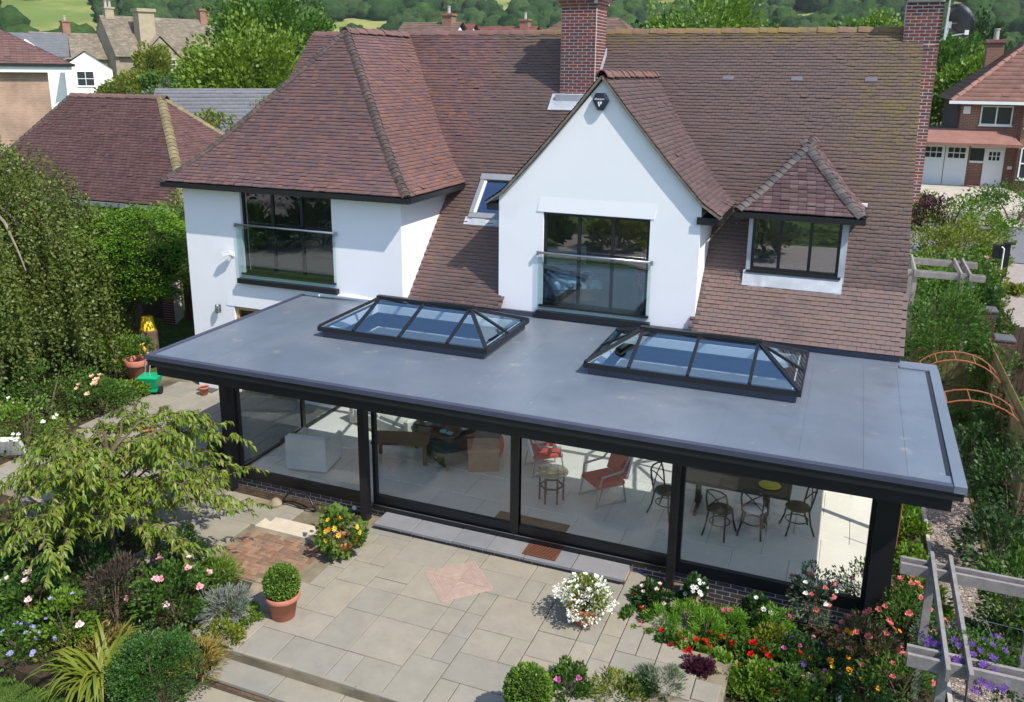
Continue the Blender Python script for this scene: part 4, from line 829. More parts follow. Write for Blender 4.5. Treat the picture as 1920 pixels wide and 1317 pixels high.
q = MB(); q.cbox(-.25, .25, .62, .82, .93, 1.02, .03); q.build('headrest', mat('pale_blue_cloth', (.45, .5, .56), .9, .1), cz, world=False)
for sx in (-1, 1):
    for sy in (-.6, .45): q = MB(); q.tube([(sx*.33, sy, 0), (sx*.33, sy, .119)], .025, 8); q.build('leg', m_wood_brown, cz, world=False)
pf = thing('pouffe', 'round red pouffe behind the wooden chest', 'pouffe', (-6.45, 15.1, .2)); q = MB(); q.lathe([(.2, 0), (.29, .06), (.31, .2), (.29, .36), (.22, .42), (.0, .43)], 20, cap=False); q.build('cushion', m_red, pf, world=False, smooth=True)
cb = thing('wooden_chest', 'square tan wooden chest on the tiled floor', 'chest', (-6.35, 14.55, .2), .45); q = MB(); q.box(-.30, .30, -.28, .28, 0, .42); q.build('box', mat('tan_wood', (.34, .20, .12), .7, .3, vary=(6, .15)), cb, world=False); q = MB(); q.cbox(-.32, .32, -.30, .30, .421, .47, .01); q.build('lid', mat('tan_wood', (.38, .235, .145), .7, .3, vary=(6, .15)), cb, world=False)
rt_ = thing('glass_table', 'small oval glass-topped table with slender dark legs', 'table', (-4.62, 13.75, .2), .3); q = MB(); q.lathe([(.0, .0), (.30, .0), (.31, .012), (.30, .024), (.0, .024)], 28, (0, 0, .56), cap=False); o = q.build('table_top', glass('table_glass', .25, (.65, .6, .42)), rt_, world=False, smooth=True)
for k in range(6):
    a = k*math.pi/3; q = MB(); q.box(.22*math.cos(a)-.018, .22*math.cos(a)+.018, .22*math.sin(a)-.018, .22*math.sin(a)+.018, 0, .555); q.build('leg', mat('mahogany', (.10, .035, .025), .5, .4), rt_, world=False)
for k in range(6):
    a = k*math.pi/3; c2_ = (k+1)*math.pi/3; q = MB(); q.bar((.22*math.cos(a), .22*math.sin(a), .3), (.22*math.cos(c2_), .22*math.sin(c2_), .3), .02, .03); q.build('rail', m_iron, rt_, world=False)
def wicker(label, loc, rz):
    c = simple_chair('wicker_chair', label, loc, rz, m_red, m_wick, .58, .52, .42, 'wicker chairs with red cushions')
    for sx in (-1, 1):
        q = MB(); q.tube([(sx*.30, -.25, .42), (sx*.33, -.22, .62), (sx*.33, .2, .66), (sx*.30, .38, .92)], .022, 8); q.build('arm', m_wick, c, world=False); q = MB(); q.tube([(sx*.29, -.29, .03), (sx*.29, .3, .03)], .018, 6); q.build('runner', m_wick, c, world=False)
    q = MB(); q.add([(-.29, .30, .46), (.29, .30, .46), (.29, .36, .46), (-.29, .36, .46), (-.3, .44, .98), (.3, .44, .98), (.3, .47, .98), (-.3, .47, .98)], [(3, 2, 1, 0), (4, 5, 6, 7), (0, 1, 5, 4), (1, 2, 6, 5), (2, 3, 7, 6), (3, 0, 4, 7)]); q.build('back_shell', m_offwhite, c, world=False)
    for s_ in (-1, 1): q = MB(); q.tube([(-.28*s_, -.27, .05), (.28*s_, .27, .36)], .012, 6); q.build('brace', m_wick, c, world=False)
wicker('wicker chair with red cushion and white back near the dining table', (-3.75, 14.15, .2), -.75); wicker('wicker chair with red cushion beside the wooden chest and centre door stile', (-5.15, 14.85, .2), 2.2)
dt = thing('dining_table', 'long dark dining table behind the glass at the right', 'table', (-1.45, 14.5, .2)); q = MB(); q.cbox(-1.0, 1.0, -.5, .5, .7, .75, .01); q.build('table_top', mat('dark_table', (.03, .022, .018), .35, .5, vary=(6, .2)), dt, world=False)
for sx in (-1, 1):
    q = MB(); q.tube([(sx*.6, 0, .699), (sx*.6, 0, .12)], [.05, .06], 10); q.bar((sx*.6, -.35, .05), (sx*.6, .35, .05), .06, .08); q.build('pedestal', m_iron, dt, world=False)
def bentwood(label, loc, rz, seatm=None):
    c = thing('bentwood_chair', label, 'chair', loc, rz, 'bentwood dining chairs'); q = MB(); q.lathe([(.0, .44), (.2, .44), (.215, .455), (.2, .475), (.0, .475)], 20, cap=False); q.build('seat', seatm or m_seatb, c, world=False, smooth=True)
    for sx in (-1, 1):
        q = MB(); q.tube([(sx*.15, -.14, .45), (sx*.18, -.17, .2), (sx*.22, -.23, 0)], .017, 8); q.build('leg', m_iron, c, world=False); q = MB(); q.tube([(sx*.15, .15, .45), (sx*.17, .19, .2), (sx*.20, .26, 0)], .017, 8); q.build('leg', m_iron, c, world=False)
    q = MB(); q.tube([(-.17, .15, .44), (-.19, .20, .7), (-.17, .24, .86), (-.08, .255, .9), (.08, .255, .9), (.17, .24, .86), (.19, .20, .7), (.17, .15, .44)], .016, 8); q.build('back_frame', m_iron, c, world=False)
    q = MB(); q.tube([(-.17, .17, .52), (0, .22, .72), (.17, .24, .85)], .011, 6); q.tube([(.17, .17, .52), (0, .225, .72), (-.17, .24, .85)], .011, 6); q.build('back_splat', m_iron, c, world=False)
    q = MB(); q.tube([(.17*math.cos(a), .19*math.sin(a), .22) for a in np.linspace(0, 2*math.pi, 17)], .011, 6, cap=False); q.build('ring_stretcher', m_iron, c, world=False)
bentwood('dark bentwood chair half hidden by the third black post', (-2.55, 14.05, .2), 1.2); bentwood('dark bentwood chair nearest the glass, its back to the garden', (-1.55, 13.75, .2), math.pi-.25); bentwood('dark bentwood chair with a white round seat', (-1.02, 14.0, .2), math.pi-.1, m_offwhite); bentwood('dark bentwood chair turned sideways at the table end by the sun patch', (-.32, 14.35, .2), -1.25)
yp = tag(MB().lathe([(.0, .0), (.16, .0), (.19, .012), (.18, .02), (.0, .014)], 24, (-.82, 14.36, .952), cap=False).build('plate', mat('yellow_ceramic', (.55, .42, .03), .4, .5), smooth=True), 'round yellow plate at the edge of the dark dining table', 'plate')
ht = thing('low_cabinet', 'low white unit with a dark tray against the far wall in the right corner', 'cabinet', (.45, 16.5, .2)); q = MB(); q.box(-.35, .35, -.15, .3, 0, .7); q.build('cabinet', m_white, ht, world=False); q = MB(); q.box(-.3, .2, -.152, .2, .701, .74); q.build('tray', m_iron, ht, world=False)
pc = tag(MB().box(.6, 1.0, 16.2, 16.8, .2, 1.2).box(.58, .97, 16.15, 16.199, .9, 1.25).build('white_cupboard', m_white), 'tall white cupboard in the far right corner of the extension', 'cupboard')
dm1 = tag(MB().cbox(-5.33, -4.0, 12.52, 12.98, .201, .215, .004).build('inner_doormat', mat('brown_coir', (.20, .11, .06), .95, .1, vary=(60, .2))), 'long brown coir mat just inside the sliding doors', 'doormat')
for x in (-1.75, .45, -10.0): q = MB(); q.box(x, x+.17, 12.52, 12.6, .199, .207); tag(q.build('floor_grille', m_iron), {-1.75: 'dark floor grille just inside the glass by the third post', .45: 'dark floor grille in the sun patch by the right corner', -10.0: 'dark floor grille inside the glass near the white armchair'}[x], 'floor grille')
# ------------------------------------------------------------------ things standing in the garden
def pot(t, prof, m=None, soil=True):
    q = MB(); q.lathe(prof, 28, cap=False); q.build('pot', m or m_terra, t, world=False, smooth=True)
    if soil: q = MB(); r, z = prof[-1]; q.lathe([(0, z+.0), (r*.98, z)], 20, cap=False); q.build('compost', m_soil, t, world=False)
POT = [(.0, 0), (.19, 0), (.20, .01), (.265, .40), (.30, .405), (.31, .43), (.31, .50), (.295, .515), (.28, .50), (.27, .42)]
BOX = mat('box_leaf', [(.06, .14, .012), (.10, .19, .02), (.16, .25, .03), (.075, .16, .015)], .5, .35, rnd=True, vary=None, leaf=.2)
def ball(parent, c, r, n, m, size, seed, squash=1.05):
    g = np.random.default_rng(seed); d = sph(n, g); d = d[d[:, 2] > -.75]; bump = 1+.05*np.sin(d[:, 0]*9+seed)*np.sin(d[:, 1]*8)*np.sin(d[:, 2]*9)
    P = np.array(c)+d*[r, r, r*squash]*(bump*g.uniform(.86, 1.0, len(d)))[:, None]; leaf_mesh('foliage', P, d, size, .6, m, parent, jitter=.5, seed=seed)
def ico(name, c, r, m, parent, sub=3, world=True):
    bm = bmesh.new(); bmesh.ops.create_icosphere(bm, subdivisions=sub, radius=1); V = np.array([v.co[:] for v in bm.verts])*r+np.array(c); F = np.array([[v.index for v in f.verts] for f in bm.faces]); bm.free()
    return np_mesh(name, V, F, m, parent, smooth=True)
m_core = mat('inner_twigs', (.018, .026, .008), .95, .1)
def box_pot(label, loc, r, seed, prof=POT, zc=.72):
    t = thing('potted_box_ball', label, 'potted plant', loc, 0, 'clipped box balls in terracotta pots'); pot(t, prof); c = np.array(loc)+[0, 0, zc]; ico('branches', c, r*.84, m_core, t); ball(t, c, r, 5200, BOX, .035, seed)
p = onZ(518, 1168, 0); box_pot('clipped box ball in a terracotta pot on the patio by the lavender', (p[0], p[1]+.18, 0), .255, 41, [(a_*.84, b_*.78) for a_, b_ in POT], .565)
p = onZ(985, 1385, 0); box_pot('clipped box ball in a terracotta pot at the bottom edge of the patio', (p[0]-.02, p[1]+.12, -.02), .29, 42, [(a_*.9, b_*.85) for a_, b_ in POT], .62)
# doormat, hose, small things
q = MB(); q.cbox(-4.50, -3.92, 11.93, 12.27, .12, .14, .006)
dmat = thing('doormat', 'brown ribbed doormat on the doorstep outside the sliding doors', 'doormat', (-4.21, 12.1, .12)); q.build('mat', mat('rust_coir', (.115, .048, .028), .95, .1, vary=(50, .2)), dmat)
for k in range(9):
    q = MB(); x = -4.46+k*.055; q.bar((x, 11.96, .1415), (x+.09, 12.24, .1415), .012, .006); q.build('rib', mat('dark_coir', (.06, .026, .016), .95, .1), dmat)
hs_ = tag(MB().tube([(-9.35, 11.95, .0), (-9.3, 12.0, .12), (-9.2, 12.06, .26), (-9.0, 12.08, .30), (-8.8, 12.06, .24), (-8.68, 12.02, .1), (-8.62, 12.0, .0)], .02, 8).tube([(-9.35, 11.93, .03), (-9.2, 11.98, .08), (-8.9, 11.96, .02), (-8.62, 11.98, .04)], .016, 8).build('boot_scraper', m_black, smooth=True), 'bent black metal boot rack on the ground by the plinth', 'boot rack')
rk = tag(MB().lathe([(0, 0), (.12, 0), (.13, .08), (.06, .16), (0, .17)], 9, (-9.42, 11.9, -.03), cap=False).build('rock', m_joint), 'small grey rock at the end of the black boot rack', 'rock')
pc_ = tag(MB().lathe([(.03, 0), (.045, .09), (.04, .09), (.03, .01)], 14, tuple(onZ(392, 893, 0)), cap=False).build('candle_cup', mat('purple_glass', (.10, .02, .16), .3, .5), smooth=True), 'small purple cup standing on the paving near the corner post', 'cup')
for nm, lab, px, sc_, mm in (('flower_pot', 'small terracotta pot standing alone on the far left paving', (383, 740), .42, m_terra), ('flower_pot', 'small broken terracotta pot behind the cherry branches', (275, 822), .5, m_terra)):
    t = thing(nm, lab, 'pot', tuple(onZ(*px, 0)), 0, 'small terracotta pots'); t.scale = (sc_,)*3; pot(t, POT)
t = thing('bowl_planter', 'round dark bowl planter with leafy plant beside the corner post', 'planter', tuple(onZ(416, 878, 0))); pot(t, [(0, 0), (.14, 0), (.26, .14), (.29, .26), (.27, .27), (.25, .22)], mat('dark_glaze', (.02, .03, .035), .35, .5)); g = np.random.default_rng(5); P = np.array(t.location)+np.stack([g.normal(0, .1, 260), g.normal(0, .1, 260), g.uniform(.22, .5, 260)], 1)
LEAFD = mat('deep_leaf', [(.025, .075, .012), (.045, .10, .018), (.06, .13, .02)], .45, .4, rnd=True, vary=None, leaf=.2)
leaf_mesh('foliage', P, P-np.array(t.location)-[0, 0, .1], .14, .6, LEAFD, t, seed=5)
dg = tag(MB().box(-14.95, -14.45, 16.05, 16.3, .004, .016).build('drain_cover', mat('dark_grate', (.06, .065, .07), .6, .4)), 'dark square drain cover set in the far left paving', 'drain cover')
# green spreader with yellow handle
p = onZ(284, 738, 0); sp = thing('lawn_spreader', 'green plastic lawn spreader with yellow handle on the left paving', 'spreader', tuple(p), .35); m_gp = mat('green_plastic', (.0, .33, .14), .4, .45, vary=(3, .05))
q = MB(); q.add([(-.16, -.10, .14), (.16, -.10, .14), (.16, .10, .14), (-.16, .10, .14), (-.25, -.2, .44), (.25, -.2, .44), (.25, .2, .44), (-.25, .2, .44)], [(3, 2, 1, 0), (4, 5, 6, 7), (0, 1, 5, 4), (1, 2, 6, 5), (2, 3, 7, 6), (3, 0, 4, 7)]); q.cbox(-.25, .25, -.2, .2, .441, .50, .04); q.build('hopper', m_gp, sp, world=False)
q = MB(); q.box(-.2, .2, -.14, .14, .09, .139); q.build('chassis', m_gp, sp, world=False)
for s_ in (-1, 1): q = MB(); q.tube([(s_*.21, 0, .1), (s_*.27, 0, .1)], .10, 18); q.build('wheel', m_black_rough, sp, world=False)
q = MB(); q.tube([(-.14, .1, .15), (-.2, .2, .5), (-.2, .34, 1.0), (-.06, .36, 1.05)], .017, 8); q.tube([(-.06, .13, .5), (-.06, .36, 1.05)], .014, 8); q.build('handle_tube', m_steel, sp, world=False); q = MB(); q.bar((-.12, .34, .88), (-.32, .38, 1.16), .05, .05); q.tube([(-.34, .34, 1.14), (-.26, .42, 1.18)], .03, 8); q.build('grip', mat('yellow_plastic', (.75, .42, .03), .45, .4), sp, world=False)
p = onZ(262, 735, 0); t = thing('tall_pot', 'tall terracotta pot with shrub behind the green spreader', 'potted plant', (p[0]-.25, p[1]+.25, 0)); t.scale = (.95, .95, 1.5); pot(t, POT)
st_ = thing('tree_stump', 'sawn tree stump under the yellow bucket', 'stump', (-17.6, 17.3, 0)); q = MB(); q.lathe([(.3, 0), (.26, .3), (.26, .92), (.24, .94), (0, .94)], 12, cap=False); q.build('trunk', m_bark, st_, world=False)
yb = thing('bucket', 'upturned yellow bucket standing on the stump by the dark fence', 'bucket', (-17.6, 17.3, .94), 0); m_yel = mat('yellow_bucket', (.85, .55, .01), .4, .45)
q = MB(); q.lathe([(.21, 0), (.215, .03), (.19, .04), (.145, .36), (.13, .375), (0, .378)], 22, cap=False); q.build('body', m_yel, yb, world=False, smooth=True); q = MB(); q.tube([(-.2, 0, .05), (-.24, .0, .16), (-.2, 0, .3)], .01, 6); q.build('handle', m_wood_brown, yb, world=False)
# garden table and chairs of weathered slats under the cherry tree
def slat_chair(label, loc, rz):
    c = thing('garden_chair', label, 'chair', loc, rz, 'weathered folding chairs under the cherry tree')
    for k in range(7): q = MB(); q.box(-.24, .24, -.24+k*.07, -.19+k*.07, .43, .45); q.build('seat_slat', m_wood_grey, c, world=False)
    for k in range(8): q = MB(); q.bar((-.2+k*.057, .25, .5), (-.2+k*.057, .36, .92), .035, .015); q.build('back_slat', m_wood_grey, c, world=False)
    q = MB(); q.bar((-.25, .245, .48), (.25, .245, .48), .03, .05); q.bar((-.25, .365, .94), (.25, .365, .94), .03, .06); q.build('back_rail', m_wood_grey, c, world=False)
    for s_ in (-1, 1): q = MB(); q.bar((s_*.26, -.28, 0), (s_*.26, .36, .94), .03, .045); q.build('leg', m_wood_grey, c, world=False); q = MB(); q.bar((s_*.235, .3, 0), (s_*.235, -.24, .44), .03, .04); q.build('leg', m_wood_grey, c, world=False); q = MB(); q.box(s_*.27-.025, s_*.27+.025, -.28, .3, .64, .665); q.build('arm', m_wood_grey, c, world=False)
slat_chair('slatted wooden garden chair under the cherry tree facing the table', tuple(onZ(245, 985, 0)), -2.2); slat_chair('slatted wooden garden chair at the right of the garden table', tuple(onZ(322, 945, 0)), -1.2); slat_chair('slatted wooden garden chair at the left of the garden table', tuple(onZ(85, 1000, 0)), 2.6)
p = onZ(160, 940, 0); gt = thing('garden_table', 'round slatted garden table half hidden below the cherry tree', 'table', tuple(p), .3)
for k in range(12):
    y = -.52+k*.094; hw_ = math.sqrt(max(.58**2-y*y, .02)); q = MB(); q.box(-hw_, hw_, y-.04, y+.04, .71, .735); q.build('top_slat', m_wood_grey, gt, world=False)
for s_ in (-1, 1): q = MB(); q.bar((s_*.4, -.35, 0), (-s_*.1, .3, .709), .05, .04); q.build('leg', m_wood_grey, gt, world=False); q = MB(); q.bar((s_*.4, .35, 0), (-s_*.1, -.3, .709), .05, .04); q.build('leg', m_wood_grey, gt, world=False)
pr_ = thing('lounger_cushion', 'pale cushion propped on the paving at the left edge behind the cherry', 'cushion', (*onZ(22, 850, 0)[:2], 0), .5); q = MB(); q.cbox(-.28, .28, -.06, .06, 0, .5, .03); o = q.build('cushion', m_offwhite, pr_, world=False); o.rotation_euler = (.5, 0, 0)
# fences at the far left
def board_fence(name, label, a, b, z0, z1, m, w_=.12, post=True):
    t = thing(name, label, 'fence', (*a, z0)); A, B = Vector((*a, 0)), Vector((*b, 0)); L_ = (B-A).length; d = (B-A)/L_; rz = math.atan2(d.y, d.x); n = max(int(L_/w_), 1)
    mb = MB(); mb.box(-w_/2+.004, w_/2-.004, -.011, .011, 0, z1-z0); me = mesh_only(mb, 'board', m)
    for k in range(n): inst('board', me, t, d*((k+.5)*L_/n)+Vector((0, 0, random.uniform(-.015, .0))), (0, 0, rz))
    for z in (.25, (z1-z0)-.25): q = MB(); q.bar(d*.02+Vector((0, 0, z))+Vector((-d.y, d.x, 0))*.03, d*(L_-.02)+Vector((0, 0, z))+Vector((-d.y, d.x, 0))*.03, .04, .07); q.build('rail', m, t, world=False)
    return t
board_fence('board_fence', 'dark brown board fence under the conifer at the left', (-23.5, 19.6), (-19.1, 19.6), 0, 1.75, m_wood_dark)
t = thing('brick_pier', 'narrow brick pier between the dark fence and the timber gate', 'pier', (-18.85, 19.6, 0)); q = MB(); q.box(-.2, .2, -.2, .2, 0, 1.9); q.build('core', m_limemortar, t, world=False); face_bricks(t, -19.07, -18.63, .1, 1.9, 19.39, 'x')
board_fence('timber_gate', 'brown vertical board gate beside the house wing', (-18.5, 19.7), (-17.4, 19.7), 0, 1.85, mat('brown_gate', [(.13, .08, .055), (.10, .06, .04)], .85, .2, rnd=True, vary=(9, .2)))
t = thing('stone_wall', 'rough dry stone wall between gate and house wing', 'wall', (-16.3, 19.8, 0)); q = MB(); q.box(-1.08, 1.08, -.12, .2, 0, 1.75); q.build('core', m_soil, t, world=False); mst = mat('grey_stone', [(.16, .14, .12), (.22, .19, .16), (.12, .105, .09)], .9, .15, rnd=True, vary=(12, .25))
for r in range(11):
    x = -1.08+random.uniform(-.1, 0)
    while x < 1.0: w_ = random.uniform(.16, .36); q = MB(); q.cbox(x, min(x+w_-.015, 1.08), -.19-random.uniform(0, .03), -.05, r*.16, r*.16+.148, .02); q.build('stone', mst, t, world=False); x += w_
# pergolas of weathered beams on the right
def pergola(label, x0, x1, y0, y1, z, zg, rafters, over=.28):
    t = thing('pergola', label, 'pergola', ((x0+x1)/2, (y0+y1)/2, zg), 0, 'weathered timber pergolas')
    def beam(a, b, nm='beam', w_=.045, h=.15): q = MB(); q.bar(a, b, w_, h); q.build(nm, m_wood_grey, t)
    for y in (y0, y1):
        for o_ in (-.06, .10): beam((x0-over, y+o_, z), (x1+over, y+o_, z))
    for x in rafters: beam((x, y0-over, z+.06), (x, y1+over, z+.06), 'rafter')
    for x in (x0+.1, x1-.1):
        for y in (y0, y1): q = MB(); q.box(x-.05, x+.05, y-.03, y+.07, zg, z+.06); q.build('post', m_wood_grey, t)
    return t
pergola('weathered grey timber pergola with wires over the gravel path in the lower right corner', 1.36, 2.75, 9.25, 11.2, 1.68, -.4, (1.46, 1.68))
t = tag(MB().tube([(1.8, 11.1, 1.2), (3.0, 11.1, 1.15)], .004, 4).tube([(1.8, 10.5, 1.3), (3.0, 10.5, 1.25)], .004, 4).tube([(1.8, 9.9, 1.4), (3.0, 9.9, 1.35)], .004, 4).tube([(2.15, 9.3, 1.45), (2.15, 11.2, 1.15)], .004, 4).tube([(2.55, 9.3, 1.45), (2.55, 11.2, 1.15)], .004, 4).build('wire_trellis', m_steel), 'thin steel wires strung across the lower right pergola', 'wires')
pergola('weathered grey timber pergola beside the far end of the roof', 1.62, 3.1, 23.7, 25.35, 3.0, .5, (1.7, 2.75, 2.95), .2)
# rusted rose arches
def arch(label, yc, x0, x1, ztop, zg):
    t = thing('rose_arch', label, 'garden arch', ((x0+x1)/2, yc, zg), 0, 'rusted rose arches'); r = (x1-x0)/2; zs_ = ztop-r*.8-zg
    def hoop(y): return [(-r, y, 0), (-r, y, zs_)]+[(-r*math.cos(a), y, zs_+r*.8*math.sin(a)) for a in np.linspace(.15, math.pi-.15, 14)]+[(r, y, zs_), (r, y, 0)]
    h0, h1 = hoop(-.32), hoop(.32)
    for h in (h0, h1): q = MB(); q.tube(h, .014, 6); q.build('hoop', m_rust, t, world=False)
    for k in range(2, len(h0)-2, 2): q = MB(); q.tube([h0[k], h1[k]], .010, 6); q.build('rung', m_rust, t, world=False)
arch('rusted metal rose arch over the path nearest the roof corner', 18.3, 1.7, 3.65, 1.75, -.3); arch('rusted metal rose arch in front of the mossy timber gate', 20.6, 1.7, 3.5, 1.85, -.3)
gt2 = board_fence('garden_gate', 'mossy green timber gate with diagonal brace at the end of the path', (1.75, 22.6), (3.35, 22.6), -.2, 1.35, m_wood_green); q = MB(); q.bar((.1, -.04, .25), (1.5, -.04, 1.3), .03, .09); q.bar((0, -.04, .75), (1.6, -.04, .75), .03, .09); q.build('brace', m_wood_green, gt2, world=False)
board_fence('side_fence', 'mossy timber fence running along the right-hand boundary', (3.55, 17.5), (3.5, 25.5), -.2, 1.6, m_wood_green)
m_slate_cap = mat('dark_cap', (.10, .10, .11), .8, .2)
for lab, x, y, h in (('brick gate pier with grey cap beside the far pergola', 3.67, 25.2, 1.85), ('brick gate pier with grey cap nearer the rose arches', 3.85, 23.3, 1.62)):
    t = thing('brick_pier', lab, 'pier', (x, y, -.3)); q = MB(); q.box(-.2, .2, -.2, .2, 0, h+.3); q.build('core', m_limemortar, t, world=False); face_bricks(t, x-.215, x+.215, -.2, h, y-.205, 'x'); q = MB(); q.cbox(-.24, .24, -.24, .24, h+.3, h+.37, .03); q.build('cap', m_slate_cap, t, world=False)
board_fence('dark_fence', 'dark timber fence panel beyond the brick piers on the right', (4.1, 23.6), (7.0, 24.2), -.2, 1.9, m_wood_dark)
pl_ = tag(MB().lathe([(0, 0), (.16, .02), (.2, .08), (.1, .16), (0, .17)], 10, (-1.2, 9.5, -.25), cap=False).build('boulder', mat('pale_boulder', (.5, .42, .36), .9, .1, vary=(9, .2))), 'pale rounded stone among the red geraniums', 'stone')
n = 900; g = np.random.default_rng(9); c = np.stack([g.normal(-.95, .25, n), g.normal(9.2, .28, n), g.uniform(-.24, -.2, n)], 1); V = (c[:, None]+oc[None]*g.uniform(.015, .035, (n, 1, 1))*g.uniform(.6, 1.3, (n, 1, 3))).reshape(-1, 3); F = (np.arange(n)[:, None, None]*5+fc[None]).reshape(-1, 3)
stuff(np_mesh('pebbles', V, F, mat('white_pebble', [(.6, .52, .46), (.7, .62, .55), (.45, .38, .34)], .8, .2, rnd=True, vary=None), rnd=np.repeat(g.uniform(0, 1, n), 4)))
# post box on a post by the road
pb = thing('mail_post', 'black post with a dark box and white pipe beside the road', 'post', (5.0, 32.2, gz(5, 32.2))); q = MB(); q.box(-.08, .08, -.08, .08, 0, 1.25); q.build('post', m_black, pb, world=False); q = MB(); q.box(-.42, -.1, -.12, .12, .75, 1.2); q.build('box', m_black, pb, world=False); q = MB(); q.box(-.14, .2, -.14, .14, 1.251, 1.3); q.build('cap', m_black, pb, world=False); q = MB(); q.tube([(-.12, -.15, 0), (-.12, -.15, 1.1), (-.2, -.15, 1.16)], .025, 8); q.build('pipe', m_white, pb, world=False)
# ------------------------------------------------------------------ neighbouring houses
def brickmat(name, c1, c2, mort, sc_=1.):
    """brickwork too far away to tell its bricks apart"""
    m = bpy.data.materials.new(name); m.use_nodes = True; nt = m.node_tree; p = nt.nodes['Principled BSDF']; co = _n(nt, 'ShaderNodeNewGeometry').outputs['Position']
    sx = _n(nt, 'ShaderNodeSeparateXYZ'); nt.links.new(co, sx.inputs[0]); cx = _n(nt, 'ShaderNodeCombineXYZ'); nt.links.new(_math(nt, 'ADD', sx.outputs[0], sx.outputs[1]), cx.inputs[0]); nt.links.new(sx.outputs[2], cx.inputs[1])
    br = _n(nt, 'ShaderNodeTexBrick'); nt.links.new(cx.outputs[0], br.inputs[0]); br.inputs['Scale'].default_value = 1
    br.inputs['Color1'].default_value = (*c1, 1); br.inputs['Color2'].default_value = (*c2, 1); br.inputs['Mortar'].default_value = (*mort, 1); br.inputs['Brick Width'].default_value = .225*sc_; br.inputs['Row Height'].default_value = .075*sc_; br.inputs['Mortar Size'].default_value = .01*sc_
    nz = _noise(nt, co, .9, 4); c = _mix(nt, br.outputs[0], _ramp(nt, nz, [(.3, (.75,)*3), (.7, (1.2,)*3)]), 1., 'MULTIPLY'); nt.links.new(c, p.inputs['Base Color']); p.inputs['Roughness'].default_value = .9; return m
m_farbrick = brickmat('far_red_brick', (.27, .10, .055), (.21, .075, .045), (.30, .24, .19)); m_palebrick = brickmat('pale_brick', (.36, .22, .15), (.30, .18, .12), (.36, .29, .23)); m_cotswold = brickmat('cotswold_stone', (.33, .28, .20), (.27, .23, .165), (.24, .20, .15), 1.6)
m_stoneslate = mat('stone_slate', [(.24, .20, .15), (.19, .16, .125), (.28, .235, .18)], .9, .15, rnd=True, vary=(.7, .25), stains=[((.45, .41, .34), 2.2, .62, .72, .7)]); m_slate = mat('slate', [(.11, .115, .13), (.13, .135, .15)], .6, .35, rnd=True, vary=(.8, .12)); m_brownroof = mat('brown_roof', [(.20, .13, .10), (.16, .105, .085)], .85, .2, rnd=True, vary=(.9, .25)); m_redroof = mat('red_roof', [(.23, .085, .07), (.19, .075, .065)], .8, .2, rnd=True, vary=(.9, .2))
def hip_roof(t, name, x0, x1, y0, y1, ze, zr, rx0, rx1, ry, m, gauge, tw, seed=1, gable=False, ry1=None):
    """four slopes (or two, for a gable) of tile courses; ridge along X from rx0 to rx1 at ry"""
    H = zr-ze; fx = lambda h: h/H; sets = [tiles(lambda a, d, h: (a, y0+d, ze+h), [(0, 0), (ry-y0, H)], lambda h, d: x0+(rx0-x0)*fx(h), lambda h, d: x1+(rx1-x1)*fx(h), gauge, tw, seed=seed), tiles(lambda a, d, h: (a, y1-d, ze+h), [(0, 0), (y1-ry, H)], lambda h, d: x0+(rx0-x0)*fx(h), lambda h, d: x1+(rx1-x1)*fx(h), gauge*2, tw*2, seed=seed)]
    if not gable: sets += [tiles(lambda a, d, h: (x1-d, a, ze+h), [(0, 0), (x1-rx1, H)], lambda h, d: y0+(ry-y0)*fx(h), lambda h, d: y1+(ry-y1)*fx(h), gauge, tw, seed=seed+2), tiles(lambda a, d, h: (x0+d, a, ze+h), [(0, 0), (rx0-x0, H)], lambda h, d: y0+(ry-y0)*fx(h), lambda h, d: y1+(ry-y1)*fx(h), gauge, tw, seed=seed+3)]
    return roof_part(name, sets, m, t)
def chim(t, x, y, z0, z1, w_, m, npot=1):
    c = part('chimney', t); q = MB(); q.box(x-w_/2, x+w_/2, y-w_/2, y+w_/2, z0, z1); q.box(x-w_*.6, x+w_*.6, y-w_*.6, y+w_*.6, z1, z1+w_*.2); q.build('stack', m, c)
    for k in range(npot): q = MB(); q.lathe([(w_*.17, 0), (w_*.15, w_*.6), (w_*.19, w_*.62), (w_*.19, w_*.7), (0, w_*.7)], 10, (x+(k-(npot-1)/2)*w_*.45, y, z1+w_*.2), cap=False); q.build('pot', m_concrete, c)
def fwin(t, x0, x1, z0, z1, y, nx=2, nz=1, fm=None, axis='x'):
    """small casement seen from afar: frame, panes"""
    w_ = part('window', t); fm = fm or m_white; q = MB(); f = .06
    def B(a0, a1, b0, b1, z0, z1):
        if axis == 'x': q.box(a0, a1, y+b0, y+b1, z0, z1)
        else: q.box(y-b1, y-b0, a0, a1, z0, z1)
    B(x0, x0+f, -.05, .04, z0, z1); B(x1-f, x1, -.05, .04, z0, z1); B(x0+f, x1-f, -.05, .04, z0, z0+f); B(x0+f, x1-f, -.05, .04, z1-f, z1)
    for k in range(1, nx): x = x0+(x1-x0)*k/nx; B(x-f/2, x+f/2, -.048, .04, z0+f, z1-f)
    for k in range(1, nz): z = z0+(z1-z0)*k/nz; B(x0+f, x1-f, -.044, .04, z-f/2, z+f/2)
    q.build('frame', fm, w_); q = MB(); B(x0+f/2, x1-f/2, -.006, .0, z0+f/2, z1-f/2); q.build('pane', mat('far_pane', (.03, .035, .04), .1, .6), w_)
    q = MB(); B(x0-.05, x1+.05, -.12, .0, z0-.06, z0-.001); q.build('sill', fm, w_)
